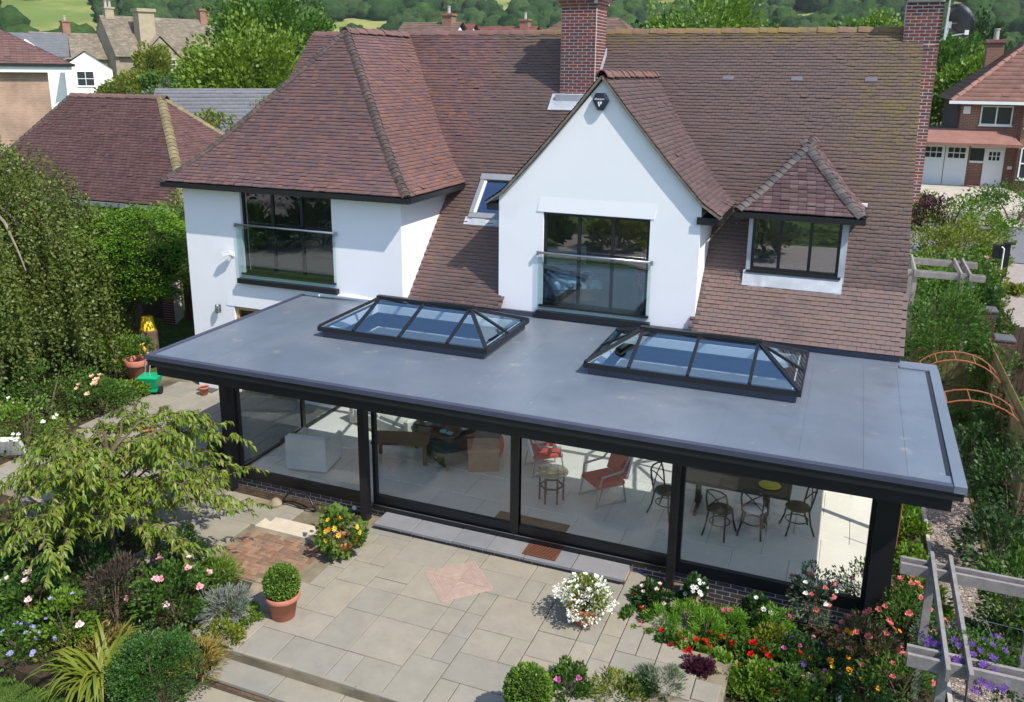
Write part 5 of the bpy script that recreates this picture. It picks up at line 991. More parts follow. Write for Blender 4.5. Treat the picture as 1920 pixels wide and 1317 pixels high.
# left: low building with a hipped tile roof
zg = 1.1; t = thing('hipped_outbuilding', 'low building with broad hipped tile roof and mossy hip beyond the conifer', 'building', (-24, 23, zg)); x0, x1, y0, y1, ze, zr = -29.3, -19.3, 21.0, 27.4, 3.66, 6.92
q = MB(); q.box(x0+.5, x1-.5, y0+.45, y1-.45, zg-.6, ze-.1); q.build('wall', m_palebrick, t); rx0, rx1, ry = -27.2, -22.95, 24.2
rf = hip_roof(t, 'roof', x0, x1, y0, y1, ze, zr, rx0, rx1, ry, m_tile_old, .115, .2, 61); along([(x1, y0, ze+.05), (rx1, ry, zr+.05)], me_ridge_y, 'hip_tile', rf, .2); along([(x0, y0, ze+.05), (rx0, ry, zr+.05)], me_bonnet, 'hip_tile', rf, .2); along([(x1, y1, ze+.05), (rx1, ry, zr+.05)], me_ridge_y, 'hip_tile', rf, .2); along([(rx0, ry, zr+.05), (rx1, ry, zr+.05)], me_ridge, 'ridge_tile', rf, .45)
q = MB(); q.box(x0, x1, y0-.05, y0+.08, ze-.16, ze-.02); q.box(x1-.05, x1+.08, y0+.08, y1, ze-.16, ze-.02); q.build('gutter', m_rwf, t)
def place(t, anchor, px, py, D, rz):
    """turn a building built about the origin and set its anchor point on the sight line px,py at distance D"""
    d = ray(px, py); P = CP+d*(D/math.hypot(d[0], d[1])); c, s_ = math.cos(rz), math.sin(rz); t.rotation_euler = (0, 0, rz)
    t.location = (P[0]-(c*anchor[0]-s_*anchor[1]), P[1]-(s_*anchor[0]+c*anchor[1]), P[2]-anchor[2])
# far left: brick house with white soffit (heights relative to its eaves)
t = thing('brick_house', 'brick house with white soffit and brown tile roof cut by the left edge', 'house'); q = MB(); q.box(-14, 0, 0, 9, -6, -.2); q.build('wall', m_palebrick, t)
q = MB(); q.box(-15, 1.05, -.34, 9.4, -.36, -.02); q.build('soffit', m_white, t); q = MB(); q.box(-15, 1.2, -.46, -.345, -.09, .05); q.build('gutter', m_black, t); hip_roof(t, 'roof', -15, 1.15, -.35, 9.4, 0, 4.3, -10, -6.6, 4.5, m_tile_old, .17, .26, 71); chim(t, -6.2, 4.6, 3.6, 5.0, .8, m_farbrick); place(t, (1.1, -.35, 0), 136, 122, 48, math.radians(51))
# white cottage: gable to the front, slate roofs behind
t = thing('white_cottage', 'white painted cottage with grey slate roof and small gable window', 'cottage'); q = MB(); q.prism([(-2.2, 0, -5), (2.7, 0, -5), (2.7, 0, -.1), (0, 0, 1.75), (-2.2, 0, .25)], (0, 6, 0)); q.box(-9, -2.2, 3, 9, -5, 1.2); q.box(2.7, 5.0, .8, 5, -5, -2.4); q.build('wall', m_render, t)
q = MB(); q.add([(0, -.2, 1.9), (0, 6.2, 1.9), (-2.6, 6.2, .12), (-2.6, -.2, .12)], [(0, 1, 2, 3)]); q.add([(0, -.2, 1.9), (0, 6.2, 1.9), (3.0, 6.2, -.16), (3.0, -.2, -.16)], [(3, 2, 1, 0)]); q.build('roof', m_slate, t); hip_roof(t, 'rear_roof', -9.5, -1.6, 2.6, 9.4, 1.2, 3.9, -9.5, -1.6, 6, m_slate, .3, .5, 72, True)
fwin(t, -1.05, .75, -2.0, -.35, -.02, 2, 2); q = MB(); q.prism([(-7.6, 2.4, 1.3), (-3.6, 2.4, 1.3), (-5.9, 2.4, 3.1)], (0, 2, 0)); q.build('dormer_gable', m_render, t); place(t, (0, 0, 1.75), 158, 98, 112, math.radians(47))
# stone house with stone slates
t = thing('stone_house', 'old stone house with mottled stone slate roof, broad chimney and creeper', 'house'); W_ = 9.6; q = MB(); q.prism([(0, 0, -8), (0, W_, -8), (0, W_, 0), (0, W_/2, 5.4), (0, 0, 0)], (.5, 0, 0)); q.box(.5, 15.5, .2, W_, -8, 0); q.prism([(15.5, 0, -8), (15.5, W_, -8), (15.5, W_, 0), (15.5, W_/2, 5.4), (15.5, 0, 0)], (.5, 0, 0)); q.prism([(3.0, -1.4, -8), (8.6, -1.4, -8), (8.6, -1.4, -.4), (5.8, -1.4, 2.5), (3.0, -1.4, -.4)], (0, 5, 0)); q.build('wall', m_cotswold, t)
hip_roof(t, 'roof', -.05, 16.2, -.4, W_+.4, -.2, 5.5, -.05, 16.2, W_/2, m_stoneslate, .3, .45, 73, True)
q = MB(); q.add([(5.8, -1.6, 2.75), (5.8, 3.5, 2.75), (2.6, 1.5, -.5), (2.6, -1.6, -.5)], [(0, 1, 2, 3)]); q.add([(5.8, -1.6, 2.75), (5.8, 3.5, 2.75), (9.0, 1.5, -.5), (9.0, -1.6, -.5)], [(3, 2, 1, 0)]); q.build('gable_roof', m_stoneslate, t)
m_warm = mat('warm_stone', (.36, .30, .215), .9, .1, vary=(2, .2)); chim(t, 4.9, 1.5, 0, 6.0, 2.2, m_warm, 0); chim(t, 1.2, W_/2, 5, 6.4, 1.2, m_warm, 2); chim(t, 15.0, W_/2, 4.8, 6.8, 1.4, m_farbrick, 0); fwin(t, 4.0, 5.1, -1.6, -.2, -1.42, 2, 2); fwin(t, 6.7, 7.8, -1.9, -.4, -1.42, 2, 2); fwin(t, 3.4, 5.6, -2.0, -.5, -.02, 3, 2, axis='y')
q = MB(); q.box(-8, -.02, 3.2, W_, -8, -.6); q.build('wing_wall', m_cotswold, t); hip_roof(t, 'wing_roof', -9, .0, 2.8, W_+.4, -.6, 3.0, -9, 0, 6.4, m_stoneslate, .3, .45, 74, True); chim(t, -4.2, 6.4, 2.6, 4.4, 1.0, m_farbrick); place(t, (0, 0, 0), 216, 104, 135, math.radians(64)); STONE = t
# slate shed
t = thing('slate_roofed_shed', 'long low shed with plain grey slate roof between the trees', 'shed'); q = MB(); q.box(.4, 8.6, .4, 4.6, -3, 0); q.build('wall', m_render, t); hip_roof(t, 'roof', 0, 9, 0, 5, -.1, 2.2, .9, 7.4, 2.5, m_slate, .25, .4, 75); place(t, (.9, 2.5, 2.2), 291, 166, 45, math.radians(46))
# roofs showing above the ridge
def far_house(label, px0, px1, pytop, Y, wid, wallm, roofm, rise=2.6, hip=0., ch_px=None, gable_right=False, seed=80, cm=None):
    a = onY(px0, pytop, Y); b_ = onY(px1, pytop, Y); x0, x1, zr = a[0], b_[0], (a[2]+b_[2])/2; ze = zr-rise; t = thing('far_house', label, 'house', ((x0+x1)/2, Y, ze-4.5), 0, 'village roofs beyond the ridge'); y0, y1 = Y-wid/2, Y+wid/2
    q = MB(); q.box(x0+.3, x1-.3, y0+.4, y1-.4, ze-5, ze+.05)
    if not hip: q.prism([(x0+.3, y0+.4, ze), (x0+.3, y1-.4, ze), (x0+.3, Y, zr-.25)], (.1, 0, 0)); q.prism([(x1-.4, y0+.4, ze), (x1-.4, y1-.4, ze), (x1-.4, Y, zr-.25)], (.1, 0, 0))
    q.build('wall', wallm, t); hip_roof(t, 'roof', x0-hip, x1+hip, y0, y1, ze, zr, x0, x1, Y, roofm, .35, .5, seed, not hip)
    if ch_px: p_ = onY(ch_px, pytop, Y); chim(t, p_[0], Y, zr-.6, zr+.45, .8, cm or m_farbrick, 1)
    return t
far_house('cream gabled house roof with pale chimney pot above the main ridge', 757, 868, 42, 62, 8, m_render, m_brownroof, ch_px=842, seed=81, cm=m_farbrick); far_house('small brown roof with white gable end left of the chimney', 866, 893, 45, 70, 7, m_render, m_redroof, seed=82); far_house('red tiled roof with brick stack just left of the chimney', 896, 1010, 50, 75, 8, m_farbrick, m_redroof, ch_px=985, seed=83); far_house('broad hipped brown roof directly behind the brick chimney', 1060, 1160, 34, 58, 9, m_farbrick, m_brownroof, 2.9, 3.4, seed=84); far_house('low pale roof at the left end of the main ridge', 640, 720, 55, 66, 7, m_render, m_brownroof, seed=85)
# right: brick house across the road
NG = 2.62; t = thing('brick_semi', 'red brick house across the road with pantiled roof and white garage doors', 'house', (7, 50, NG)); Yn = 47.0
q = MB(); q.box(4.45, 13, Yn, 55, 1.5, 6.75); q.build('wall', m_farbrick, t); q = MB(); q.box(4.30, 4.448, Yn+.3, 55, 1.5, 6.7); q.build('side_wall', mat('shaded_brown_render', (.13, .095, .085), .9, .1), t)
hip_roof(t, 'roof', 3.9, 13.5, 46.5, 55.5, 6.75, 10.6, 8.6, 9.2, 51, m_tile_pan, .30, .30, 91); along([(3.9, 46.5, 6.82), (8.6, 51, 10.66)], arch_mesh('far_hip_tile', .14, .13, .455, m_tile_pan), 'hip_tile', t, .45); q = MB(); q.box(3.85, 13.5, 46.38, 46.5, 6.62, 6.76); q.build('gutter', m_white, t); chim(t, 6.2, 53, 8, 9.6, .8, m_farbrick)
q = MB(); q.box(2.6, 4.45, 47.2, 53, 1.5, 5.25); q.box(2.5, 4.4, 47.05, 47.19, 5.15, 5.35); q.build('garage', mat('brown_render', (.17, .12, .10), .9, .1), t)
cn = MB(); cn.add([(2.4, 45.6, 4.85), (7.05, 45.6, 4.85), (6.5, 46.98, 5.45), (2.6, 46.98, 5.45)], [(0, 1, 2, 3)]); cn.box(2.4, 7.05, 45.55, 45.68, 4.72, 4.84); cn.build('canopy_roof', m_tile_pan, t); q = MB(); q.box(2.6, 3.0, 46.8, 47.19, 1.5, 4.85); q.build('garage_pier', m_farbrick, t)
gd = part('garage_door', t); m_gd = mat('white_door', (.72, .72, .72), .5, .4, vary=None)
for x0 in (3.0, 4.02):
    q = MB(); q.box(x0, x0+.99, 46.90, 46.96, NG+.02, 4.78); q.build('leaf', m_gd, gd)
    for i in range(3):
        for j in range(2): q = MB(); q.box(x0+.12+i*.26, x0+.34+i*.26, 46.885, 46.899, 4.05+j*.27, 4.27+j*.27); q.build('pane', mat('garage_pane', (.02, .022, .028), .15, .5), gd)
fd = part('front_door', t); q = MB(); q.box(5.78, 6.48, 46.9, 46.97, NG+.15, 4.55); q.build('leaf', m_gd, fd); q = MB(); q.box(5.70, 5.779, 46.88, 46.98, NG+.15, 4.8); q.box(6.481, 6.56, 46.88, 46.98, NG+.15, 4.8); q.box(5.1, 5.7, 46.9, 46.98, 3.85, 3.95); q.box(5.1, 6.56, 46.9, 46.98, 4.56, 4.63); q.build('frame', m_gd, fd)
for i in range(3):
    for j in range(2): q = MB(); q.box(5.90+i*.17, 6.02+i*.17, 46.886, 46.899, 4.0+j*.22, 4.18+j*.22); q.build('pane', mat('door_pane', (.02, .022, .028), .15, .5), fd)
q = MB(); q.box(5.12, 5.69, 46.96, 46.99, 3.95, 4.55); q.build('side_light', mat('side_pane', (.025, .03, .035), .15, .5), fd)
fwin(t, 5.3, 6.65, 5.65, 6.55, 46.98, 2); q = MB(); q.box(7.0, 9.2, 46.2, 46.99, 2, 6.6); q.build('bay', m_farbrick, t); fwin(t, 7.1, 8.6, 3.25, 4.7, 46.18, 2, 2); fwin(t, 7.1, 8.6, 5.6, 6.55, 46.18, 2); q = MB(); q.box(4.9, 6.9, 46.0, 46.98, NG-.1, NG+.14); q.build('porch_step', mat('red_step', (.35, .10, .08), .8, .2), t)
q = MB(); q.box(4.55, 4.85, 46.9, 46.99, 6.15, 6.5); q.build('alarm', m_white, t); q = MB(); q.box(6.75, 6.95, 46.95, 46.995, 3.6, 3.75); q.build('plaque', m_white, t)
# ------------------------------------------------------------------ leaves and flowers
def LM(name, cols, leaf=.28, rough=.5): return mat(name, cols, rough, .35, rnd=True, vary=None, leaf=leaf)
L_mid = LM('mid_leaf', [(.035, .095, .012), (.06, .13, .018), (.09, .175, .025), (.05, .11, .015)]); L_bright = LM('bright_leaf', [(.09, .18, .015), (.13, .23, .02), (.17, .26, .03), (.08, .16, .015)]); L_yel = LM('yellow_leaf', [(.18, .20, .02), (.13, .19, .02), (.24, .24, .03), (.10, .16, .02)])
L_dark = LM('dark_leaf', [(.018, .05, .012), (.03, .075, .016), (.045, .10, .02)]); L_bronze = LM('bronze_leaf', [(.03, .026, .032), (.055, .04, .035), (.10, .06, .03), (.035, .04, .03)], .12); L_silver = LM('silver_leaf', [(.20, .22, .22), (.16, .20, .12), (.26, .25, .30), (.12, .18, .06)], .15)
L_purple = LM('purple_leaf', [(.06, .015, .03), (.10, .02, .045), (.04, .02, .025)], .2); L_rust = LM('rust_leaf', [(.22, .06, .02), (.16, .05, .02), (.10, .09, .02)], .2); L_grey = LM('grey_leaf', [(.10, .14, .075), (.13, .165, .10), (.08, .12, .06)], .2); L_fern = LM('fern_leaf', [(.12, .27, .02), (.16, .33, .03), (.10, .22, .015)], .3); L_straw = LM('straw_leaf', [(.26, .15, .06), (.20, .17, .03), (.30, .22, .05), (.16, .15, .03)], .2)
L_cherry = LM('cherry_leaf', [(.10, .18, .015), (.15, .235, .02), (.20, .28, .03), (.22, .23, .035), (.085, .155, .014)], .34, .4); L_birch = LM('weeping_leaf', [(.07, .11, .016), (.10, .15, .022), (.15, .19, .045), (.13, .145, .028), (.075, .12, .018)], .3, .45); L_con = LM('conifer_leaf', [(.065, .15, .008), (.10, .21, .012), (.14, .25, .018), (.085, .18, .01)], .2, .6)
def petal(name, c1, c2): return mat(name, [c1, c2, c1], .6, .2, rnd=True, vary=None, leaf=.25)
P_pink = petal('pink_petal', (.75, .30, .38), (.85, .5, .55)); P_pale = petal('pale_pink_petal', (.85, .55, .60), (.9, .7, .72)); P_mag = petal('magenta_petal', (.55, .08, .35), (.7, .25, .5)); P_peach = petal('peach_petal', (.85, .5, .36), (.9, .65, .5)); P_white = petal('white_petal', (.8, .8, .8), (.88, .88, .85)); P_red = petal('red_petal', (.6, .012, .008), (.45, .008, .006)); P_coral = petal('coral_petal', (.62, .12, .13), (.75, .28, .26)); P_yel = petal('yellow_petal', (.8, .5, .01), (.85, .62, .05)); P_or = petal('orange_petal', (.75, .22, .01), (.8, .35, .02)); P_vio = petal('violet_petal', (.09, .03, .22), (.17, .07, .34)); P_lil = petal('lilac_petal', (.32, .32, .65), (.45, .42, .75)); P_hot = petal('hot_pink_petal', (.65, .03, .22), (.75, .1, .3))
bloom_cache = {}
def bloom(m, seed=0, n=16, kind='rose'):
    key = (m.name, seed, kind)
    if key not in bloom_cache:
        g = np.random.default_rng(seed+50); mb = MB()
        for k in range(n):
            a = k*2.4; ring = k/n; r = .25+.75*ring; tilt = .25+1.0*ring; cx, sy = math.cos(a), math.sin(a)
            if kind == 'daisy': r = 1; tilt = 1.35; a = 2*math.pi*k/n; cx, sy = math.cos(a), math.sin(a)
            d = np.array([cx*math.sin(tilt), sy*math.sin(tilt), math.cos(tilt)]); s_ = np.array([-sy, cx, 0]); b0 = np.array([cx*.08, sy*.08, 0]); w_ = (.42 if kind == 'rose' else .22)
            mb.rv = float(g.uniform(0, 1)); mb.add([b0, b0+d*r*.6+s_*w_*r, b0+d*r*.95+np.array([0, 0, .1]), b0+d*r*.6-s_*w_*r], [(0, 1, 2, 3)])
        bloom_cache[key] = mesh_only(mb, 'flower', m, recalc=False)
    return bloom_cache[key]
def loc_of(t): return np.array(t.location)
def clumps(c, rad, n, k, seed, low=-.25, inner=.55):
    """leaf points gathered in clumps over an ellipsoid; returns points and outward directions"""
    g = np.random.default_rng(seed); d = sph(k*3, g); d = d[d[:, 2] > low][:k]; rr = g.uniform(inner, .95, len(d)); cc = d*rr[:, None]; i = g.integers(0, len(d), n); cr = g.uniform(.22, .42, len(d))
    off = sph(n, g)*(cr[i]*g.uniform(.55, 1, n))[:, None]; p = cc[i]+off; out = unit(off+.5*d[i]+[0, 0, .25]); return np.array(c)+p*np.array(rad), out
def shrub(name, label, cat, base, rad, h, m, size, n, seed, flowers=(), group=None, k=22, aspect=.6, low=-.5, stems=4, fold=False):
    base = np.array(base, float); t = thing(name, label, cat, tuple(base), 0, group); c = base+[0, 0, h*.55]; P, D = clumps(c, (rad, rad, h*.5), n, k, seed, low)
    ok = P[:, 2] > base[2]+.01; leaf_mesh('foliage', P[ok], D[ok], size, aspect, m, t, seed=seed, fold=fold); g = random.Random(seed); q = MB()
    for s_ in range(stems): a = g.uniform(0, 6.28); r = rad*g.uniform(.2, .6); q.tube([(0, 0, 0), (r*.4*math.cos(a), r*.4*math.sin(a), h*.4), (r*math.cos(a), r*math.sin(a), h*.85)], [max(.012, rad*.03), max(.008, rad*.02), .005], 5)
    q.build('stems', m_bark, t, world=False); gg = np.random.default_rng(seed+7)
    for fm, cnt, sz, kind in flowers:
        d = sph(cnt*6, gg); d = d[(d[:, 2] > .05) & (d[:, 1] < .55)][:cnt]
        for i, dd in enumerate(d):
            r3 = np.array([rad, rad, h*.5])*gg.uniform(.92, 1.08); p = np.array([0, 0, h*.55])+dd*r3; v = Vector(dd+np.array([0, -.3, .5])).to_track_quat('Z', 'Y').to_euler(); inst('flower', bloom(fm, i % 3, 14 if kind == 'rose' else 8, kind), t, p, v, (sz*gg.uniform(.8, 1.2),)*3)
    return t
def G(px, py, z): return onZ(px, py, z)
def at(px, py, zg, h): p = onZ(px, py, zg+h*.5); return (p[0], p[1], zg)
R, DZ = 'rose', 'daisy'
# ---- left bed
LB = 'plants in the left flower bed'
shrub('rose_bush', 'rose bush with magenta blooms at the far left of the bed', 'rose bush', at(45, 1050, -.05, .9), .5, .9, L_dark, .075, 1500, 101, [(P_mag, 6, .075, R), (P_pale, 2, .06, R)], LB)
shrub('rose_bush', 'rose bush with pale pink blooms at the left edge above the lilac geranium', 'rose bush', at(60, 1120, -.05, .8), .5, .8, L_mid, .07, 1500, 102, [(P_pale, 6, .075, R)], LB); shrub('leafy_shrub', 'bright green leafy shrub with violet spikes in the left bed', 'shrub', at(125, 1165, -.05, .75), .50, .75, L_bright, .06, 1900, 103, [(P_lil, 6, .04, R), (P_pale, 1, .09, R)], LB)
shrub('dark_green_shrub', 'dark leafy shrub directly below the cherry trunk', 'shrub', at(170, 1065, -.05, .8), .55, .8, L_dark, .06, 1500, 104, [(P_red, 1, .05, R)], LB); shrub('bronze_shrub', 'dark bronze narrow-leaved shrub in the middle of the left bed', 'shrub', at(215, 1130, -.05, .85), .48, .95, L_bronze, .085, 2200, 105, (), LB, aspect=.2); shrub('rose_bush', 'rose bush with pink blooms between bronze shrub and lavender', 'rose bush', at(325, 1115, -.05, .9), .58, .95, L_mid, .065, 2000, 106, [(P_pink, 7, .07, R), (P_pale, 2, .06, R)], LB)
shrub('rose_bush', 'taller dark-leaved rose beside the herringbone paving', 'rose bush', at(345, 1050, -.05, .85), .38, .9, L_dark, .07, 1100, 107, [(P_pink, 3, .07, R), (P_pale, 2, .065, R)], LB); shrub('lavender', 'silvery lavender spilling towards the potted box ball', 'lavender', at(425, 1140, -.05, .5), .36, .5, L_silver, .10, 1500, 108, (), LB, aspect=.12); shrub('feathery_plant', 'soft feathery green plant between lavender and herringbone bricks', 'plant', at(405, 1085, -.05, .45), .38, .5, L_bright, .07, 1900, 109, (), LB, aspect=.25)
shrub('clipped_cone', 'dense dark green conical bush at the bottom beside the steps', 'bush', at(293, 1265, -.3, .95), .60, 1.0, LM('dark_box_leaf', [(.022, .075, .014), (.04, .11, .018), (.06, .145, .022)], .15), .038, 8200, 110, (), LB, k=60, low=-.6); shrub('heather', 'straw and gold coloured heather beside the steps', 'heather', at(375, 1240, -.15, .4), .32, .42, L_straw, .10, 1200, 111, (), LB, aspect=.14); shrub('heather', 'brownish gold heather between bronze shrub and strappy daylily', 'heather', at(180, 1215, -.15, .35), .5, .38, L_straw, .09, 1300, 112, (), LB, aspect=.16); shrub('gold_edging_plant', 'low yellow-green edging plant at the corner of the top step', 'plant', at(415, 1195, -.1, .25), .3, .28, L_yel, .05, 900, 113, (), LB)
shrub('geranium', 'low geranium with lilac flowers above the lawn corner', 'geranium', at(40, 1210, -.25, .5), .6, .55, L_mid, .06, 2200, 114, [(P_lil, 26, .038, DZ)], LB, k=40); shrub('pale_shrub', 'straggly yellow-green shrub beside the lawn corner', 'shrub', at(100, 1235, -.3, .4), .35, .42, L_yel, .07, 700, 115, (), LB, aspect=.3); shrub('green_edge_plant', 'bright low foliage at the patio edge below the potted box ball', 'plant', at(455, 1150, -.05, .25), .3, .25, L_bright, .05, 900, 116, (), LB)
def strap(label, base, n, ln, m, seed):
    t = thing('strappy_plant', label, 'plant', base); g = np.random.default_rng(seed); V = []; F = []
    for k in range(n):
        a = g.uniform(0, 6.28); l = ln*g.uniform(.6, 1.15); up = g.uniform(.35, .8); w_ = g.uniform(.018, .03); b0 = np.array(base)+[g.normal(0, .08), g.normal(0, .08), 0]; dr = np.array([math.cos(a), math.sin(a), 0]); sd_ = np.array([-dr[1], dr[0], 0]); o = len(V)
        for i in range(6): s_ = i/5; p = b0+dr*l*s_*.85+np.array([0, 0, l*(up*math.sin(s_*2.6)*.75)]); w2 = w_*(1-s_**2.2)+.001; V += [p-sd_*w2, p+sd_*w2]
        F += [(o+2*i, o+2*i+1, o+2*i+3, o+2*i+2) for i in range(5)]
    np_mesh('foliage', np.array(V), np.array(F), m, t, rnd=np.repeat(g.uniform(0, 1, n), 5))
strap('yellow-green daylily with long arching leaves at the bottom of the bed', at(188, 1262, -.2, .4), 150, .95, L_yel, 120)
def cover(name, poly, z, n, seed, m, h=.18, size=.06):
    g = np.random.default_rng(seed); xs, ys = zip(*poly); P = []
    import itertools
    pts = np.stack([g.uniform(min(xs), max(xs), n*2), g.uniform(min(ys), max(ys), n*2)], 1); ins = np.zeros(len(pts), bool); j = len(poly)-1
    for i in range(len(poly)):
        (xi, yi), (xj, yj) = poly[i], poly[j]; c = ((yi > pts[:, 1]) != (yj > pts[:, 1])) & (pts[:, 0] < (xj-xi)*(pts[:, 1]-yi)/(yj-yi+1e-9)+xi); ins ^= c; j = i
    pts = pts[ins][:n]; lump = .5+.5*np.sin(pts[:, 0]*5+seed)*np.sin(pts[:, 1]*6); P = np.stack([pts[:, 0], pts[:, 1], z+h*lump*g.uniform(.2, 1, len(pts))], 1)
    stuff(leaf_mesh(name, P, np.tile([0, -.2, .8], (len(P), 1)), size, .6, m, seed=seed, jitter=.7))
L_mix = LM('mixed_groundcover', [(.03, .075, .012), (.06, .12, .015), (.11, .14, .02), (.05, .06, .02), (.09, .16, .02)])
cover('ground_cover', [(-14, 6.9), (-7.9, 7.0), (-7.72, 8.2), (-8.3, 9.65), (-9.4, 9.7), (-10.5, 10.15), (-14, 10.2)], -.05, 13000, 171, L_mix)
cover('ground_cover', [(-2.5, 11.4), (-1.9, 11.3), (-1.3, 10.7), (-.9, 10.2), (-.9, 9.6), (-1.8, 9.5), (-3.0, 8.3), (-3.2, 6.3), (1.6, 6.3), (1.75, 12), (1.7, 16), (1.15, 16), (1.15, 12.25), (-2.5, 12.25)], -.24, 12000, 172, L_mix)
cover('ground_cover', [(2.9, 7), (3.6, 7), (3.5, 21), (2.9, 21)], -.26, 6000, 173, L_dark, .3, .08)
cover('ground_cover', [(-22, 11), (-15.8, 11.1), (-15.8, 14.2), (-17, 16), (-19, 19.3), (-22, 19.3)], -.02, 11000, 174, L_mix, .3, .08)
cover('ground_cover', [(1.4, 23.5), (4.6, 23.5), (4.9, 33.5), (1.4, 33.5)], .75, 14000, 175, L_mix, .7, .13)
# ---- shrubs at the far left of the paving
FL = 'plants by the far left paving'
shrub('rose_bush', 'rose bush with peach blooms beside the far left paving', 'rose bush', at(195, 745, -.05, .8), .75, .85, L_mid, .07, 1700, 130, [(P_peach, 8, .10, R)], FL); shrub('leafy_shrub', 'bright leafy shrub behind the peach rose', 'shrub', at(215, 670, 0, 1.1), .8, 1.2, L_bright, .07, 2400, 131, (), FL); shrub('rust_shrub', 'rust-red shrub below the weeping tree and dark fence', 'shrub', at(205, 595, 0, 1.1), .9, 1.2, L_rust, .06, 1500, 132, (), FL); shrub('leafy_shrub', 'green shrub growing in the tall pot by the spreader', 'shrub', (-16.2, 15.7, .85), .28, .45, L_mid, .07, 500, 133, (), FL); shrub('low_green_plant', 'low green plant between peach rose and spreader', 'plant', at(238, 735, -.05, .45), .5, .45, L_bright, .07, 1100, 134, (), FL)
shrub('leafy_shrub', 'dark shrub left of the peach rose behind the cherry', 'shrub', at(90, 740, 0, 1.0), 1.1, 1.1, L_mid, .07, 2200, 135, (), FL); shrub('leafy_shrub', 'small green shrub beside the yellow bucket', 'shrub', at(265, 650, 0, .8), .6, .85, L_mid, .06, 1100, 136, (), FL); shrub('white_flowering_shrub', 'pale green shrub with white flower heads at the left edge', 'shrub', at(45, 800, 0, 1.1), .8, 1.1, L_bright, .07, 1500, 137, [(P_white, 14, .06, R)], FL)
# ---- cherry tree in the left foreground
def cherry():
    B = np.array([*onZ(213, 1075, 0)[:2], -.1]); t = thing('cherry_tree', 'young cherry tree with layered sprays of long leaves in the left foreground', 'tree', tuple(B)); g = np.random.default_rng(200); q = MB(); q.tube([(0, 0, 0), (.03, .02, .9), (.05, .1, 1.7), (.0, .15, 2.5)], [.075, .06, .045, .02], 9); q.build('trunk', m_bark, t, world=False); br = MB(); P = []; D = []
    for k in range(46):
        tier = k/45; a = k*2.399+g.uniform(-.3, .3); z0 = .9+1.2*tier; reach = (2.25-.85*tier)*g.uniform(.6, 1.05); rise = g.uniform(.2, .7)+.15*tier
        if math.sin(a) < -.3: reach *= .75
        dr = np.array([math.cos(a), math.sin(a), 0]); top = np.array([.04, .1, z0]); pts = []; bend = g.uniform(-.5, .5)
        for s_ in np.linspace(0, 1, 9): d2 = np.array([math.cos(a+bend*s_), math.sin(a+bend*s_), 0]); pts.append(top+d2*reach*s_+np.array([0, 0, rise*math.sin(s_*2.1)-.25*s_**3])+g.normal(0, .02, 3))
        br.tube([tuple(p) for p in pts], [.018*(1-.85*i/8)+.003 for i in range(9)], 5); tw = [pts]
        for j in range(9):
            i0 = g.integers(2, 9); da = a+g.uniform(-1.2, 1.2); d2 = np.array([math.cos(da), math.sin(da), 0]); l = g.uniform(.25, .62); tp = [pts[i0]+d2*l*s_+np.array([0, 0, g.uniform(.02, .16)*math.sin(s_*2.5)-.12*s_**2]) for s_ in np.linspace(0, 1, 6)]; br.tube([tuple(p) for p in tp], [.008, .007, .006, .005, .004, .003], 4); tw.append(tp)
        for w_ in tw:
            w_ = np.array(w_); m_ = len(w_)-1; cnt = 46 if len(w_) == 9 else 30
            for s_ in np.linspace(.3 if len(w_) == 9 else .05, 1, cnt):
                i = min(int(s_*m_), m_-1); f_ = s_*m_-i; p = w_[i]*(1-f_)+w_[i+1]*f_; td = unit((w_[i+1]-w_[i])[None])[0]; sd_ = np.array([-td[1], td[0], 0])*(1 if g.random() < .5 else -1); P.append(p); D.append(sd_*g.uniform(.5, .9)+td*.4+np.array([0, 0, -g.uniform(.2, .75)]))
    br.build('branches', m_bark, t, world=False); P = np.array(P)+B; leaf_mesh('crown', P, np.array(D), .115, .36, L_cherry, t, fold=True, jitter=.32, seed=201, up=np.tile([0, 0, 1.], (len(P), 1)))
cherry()
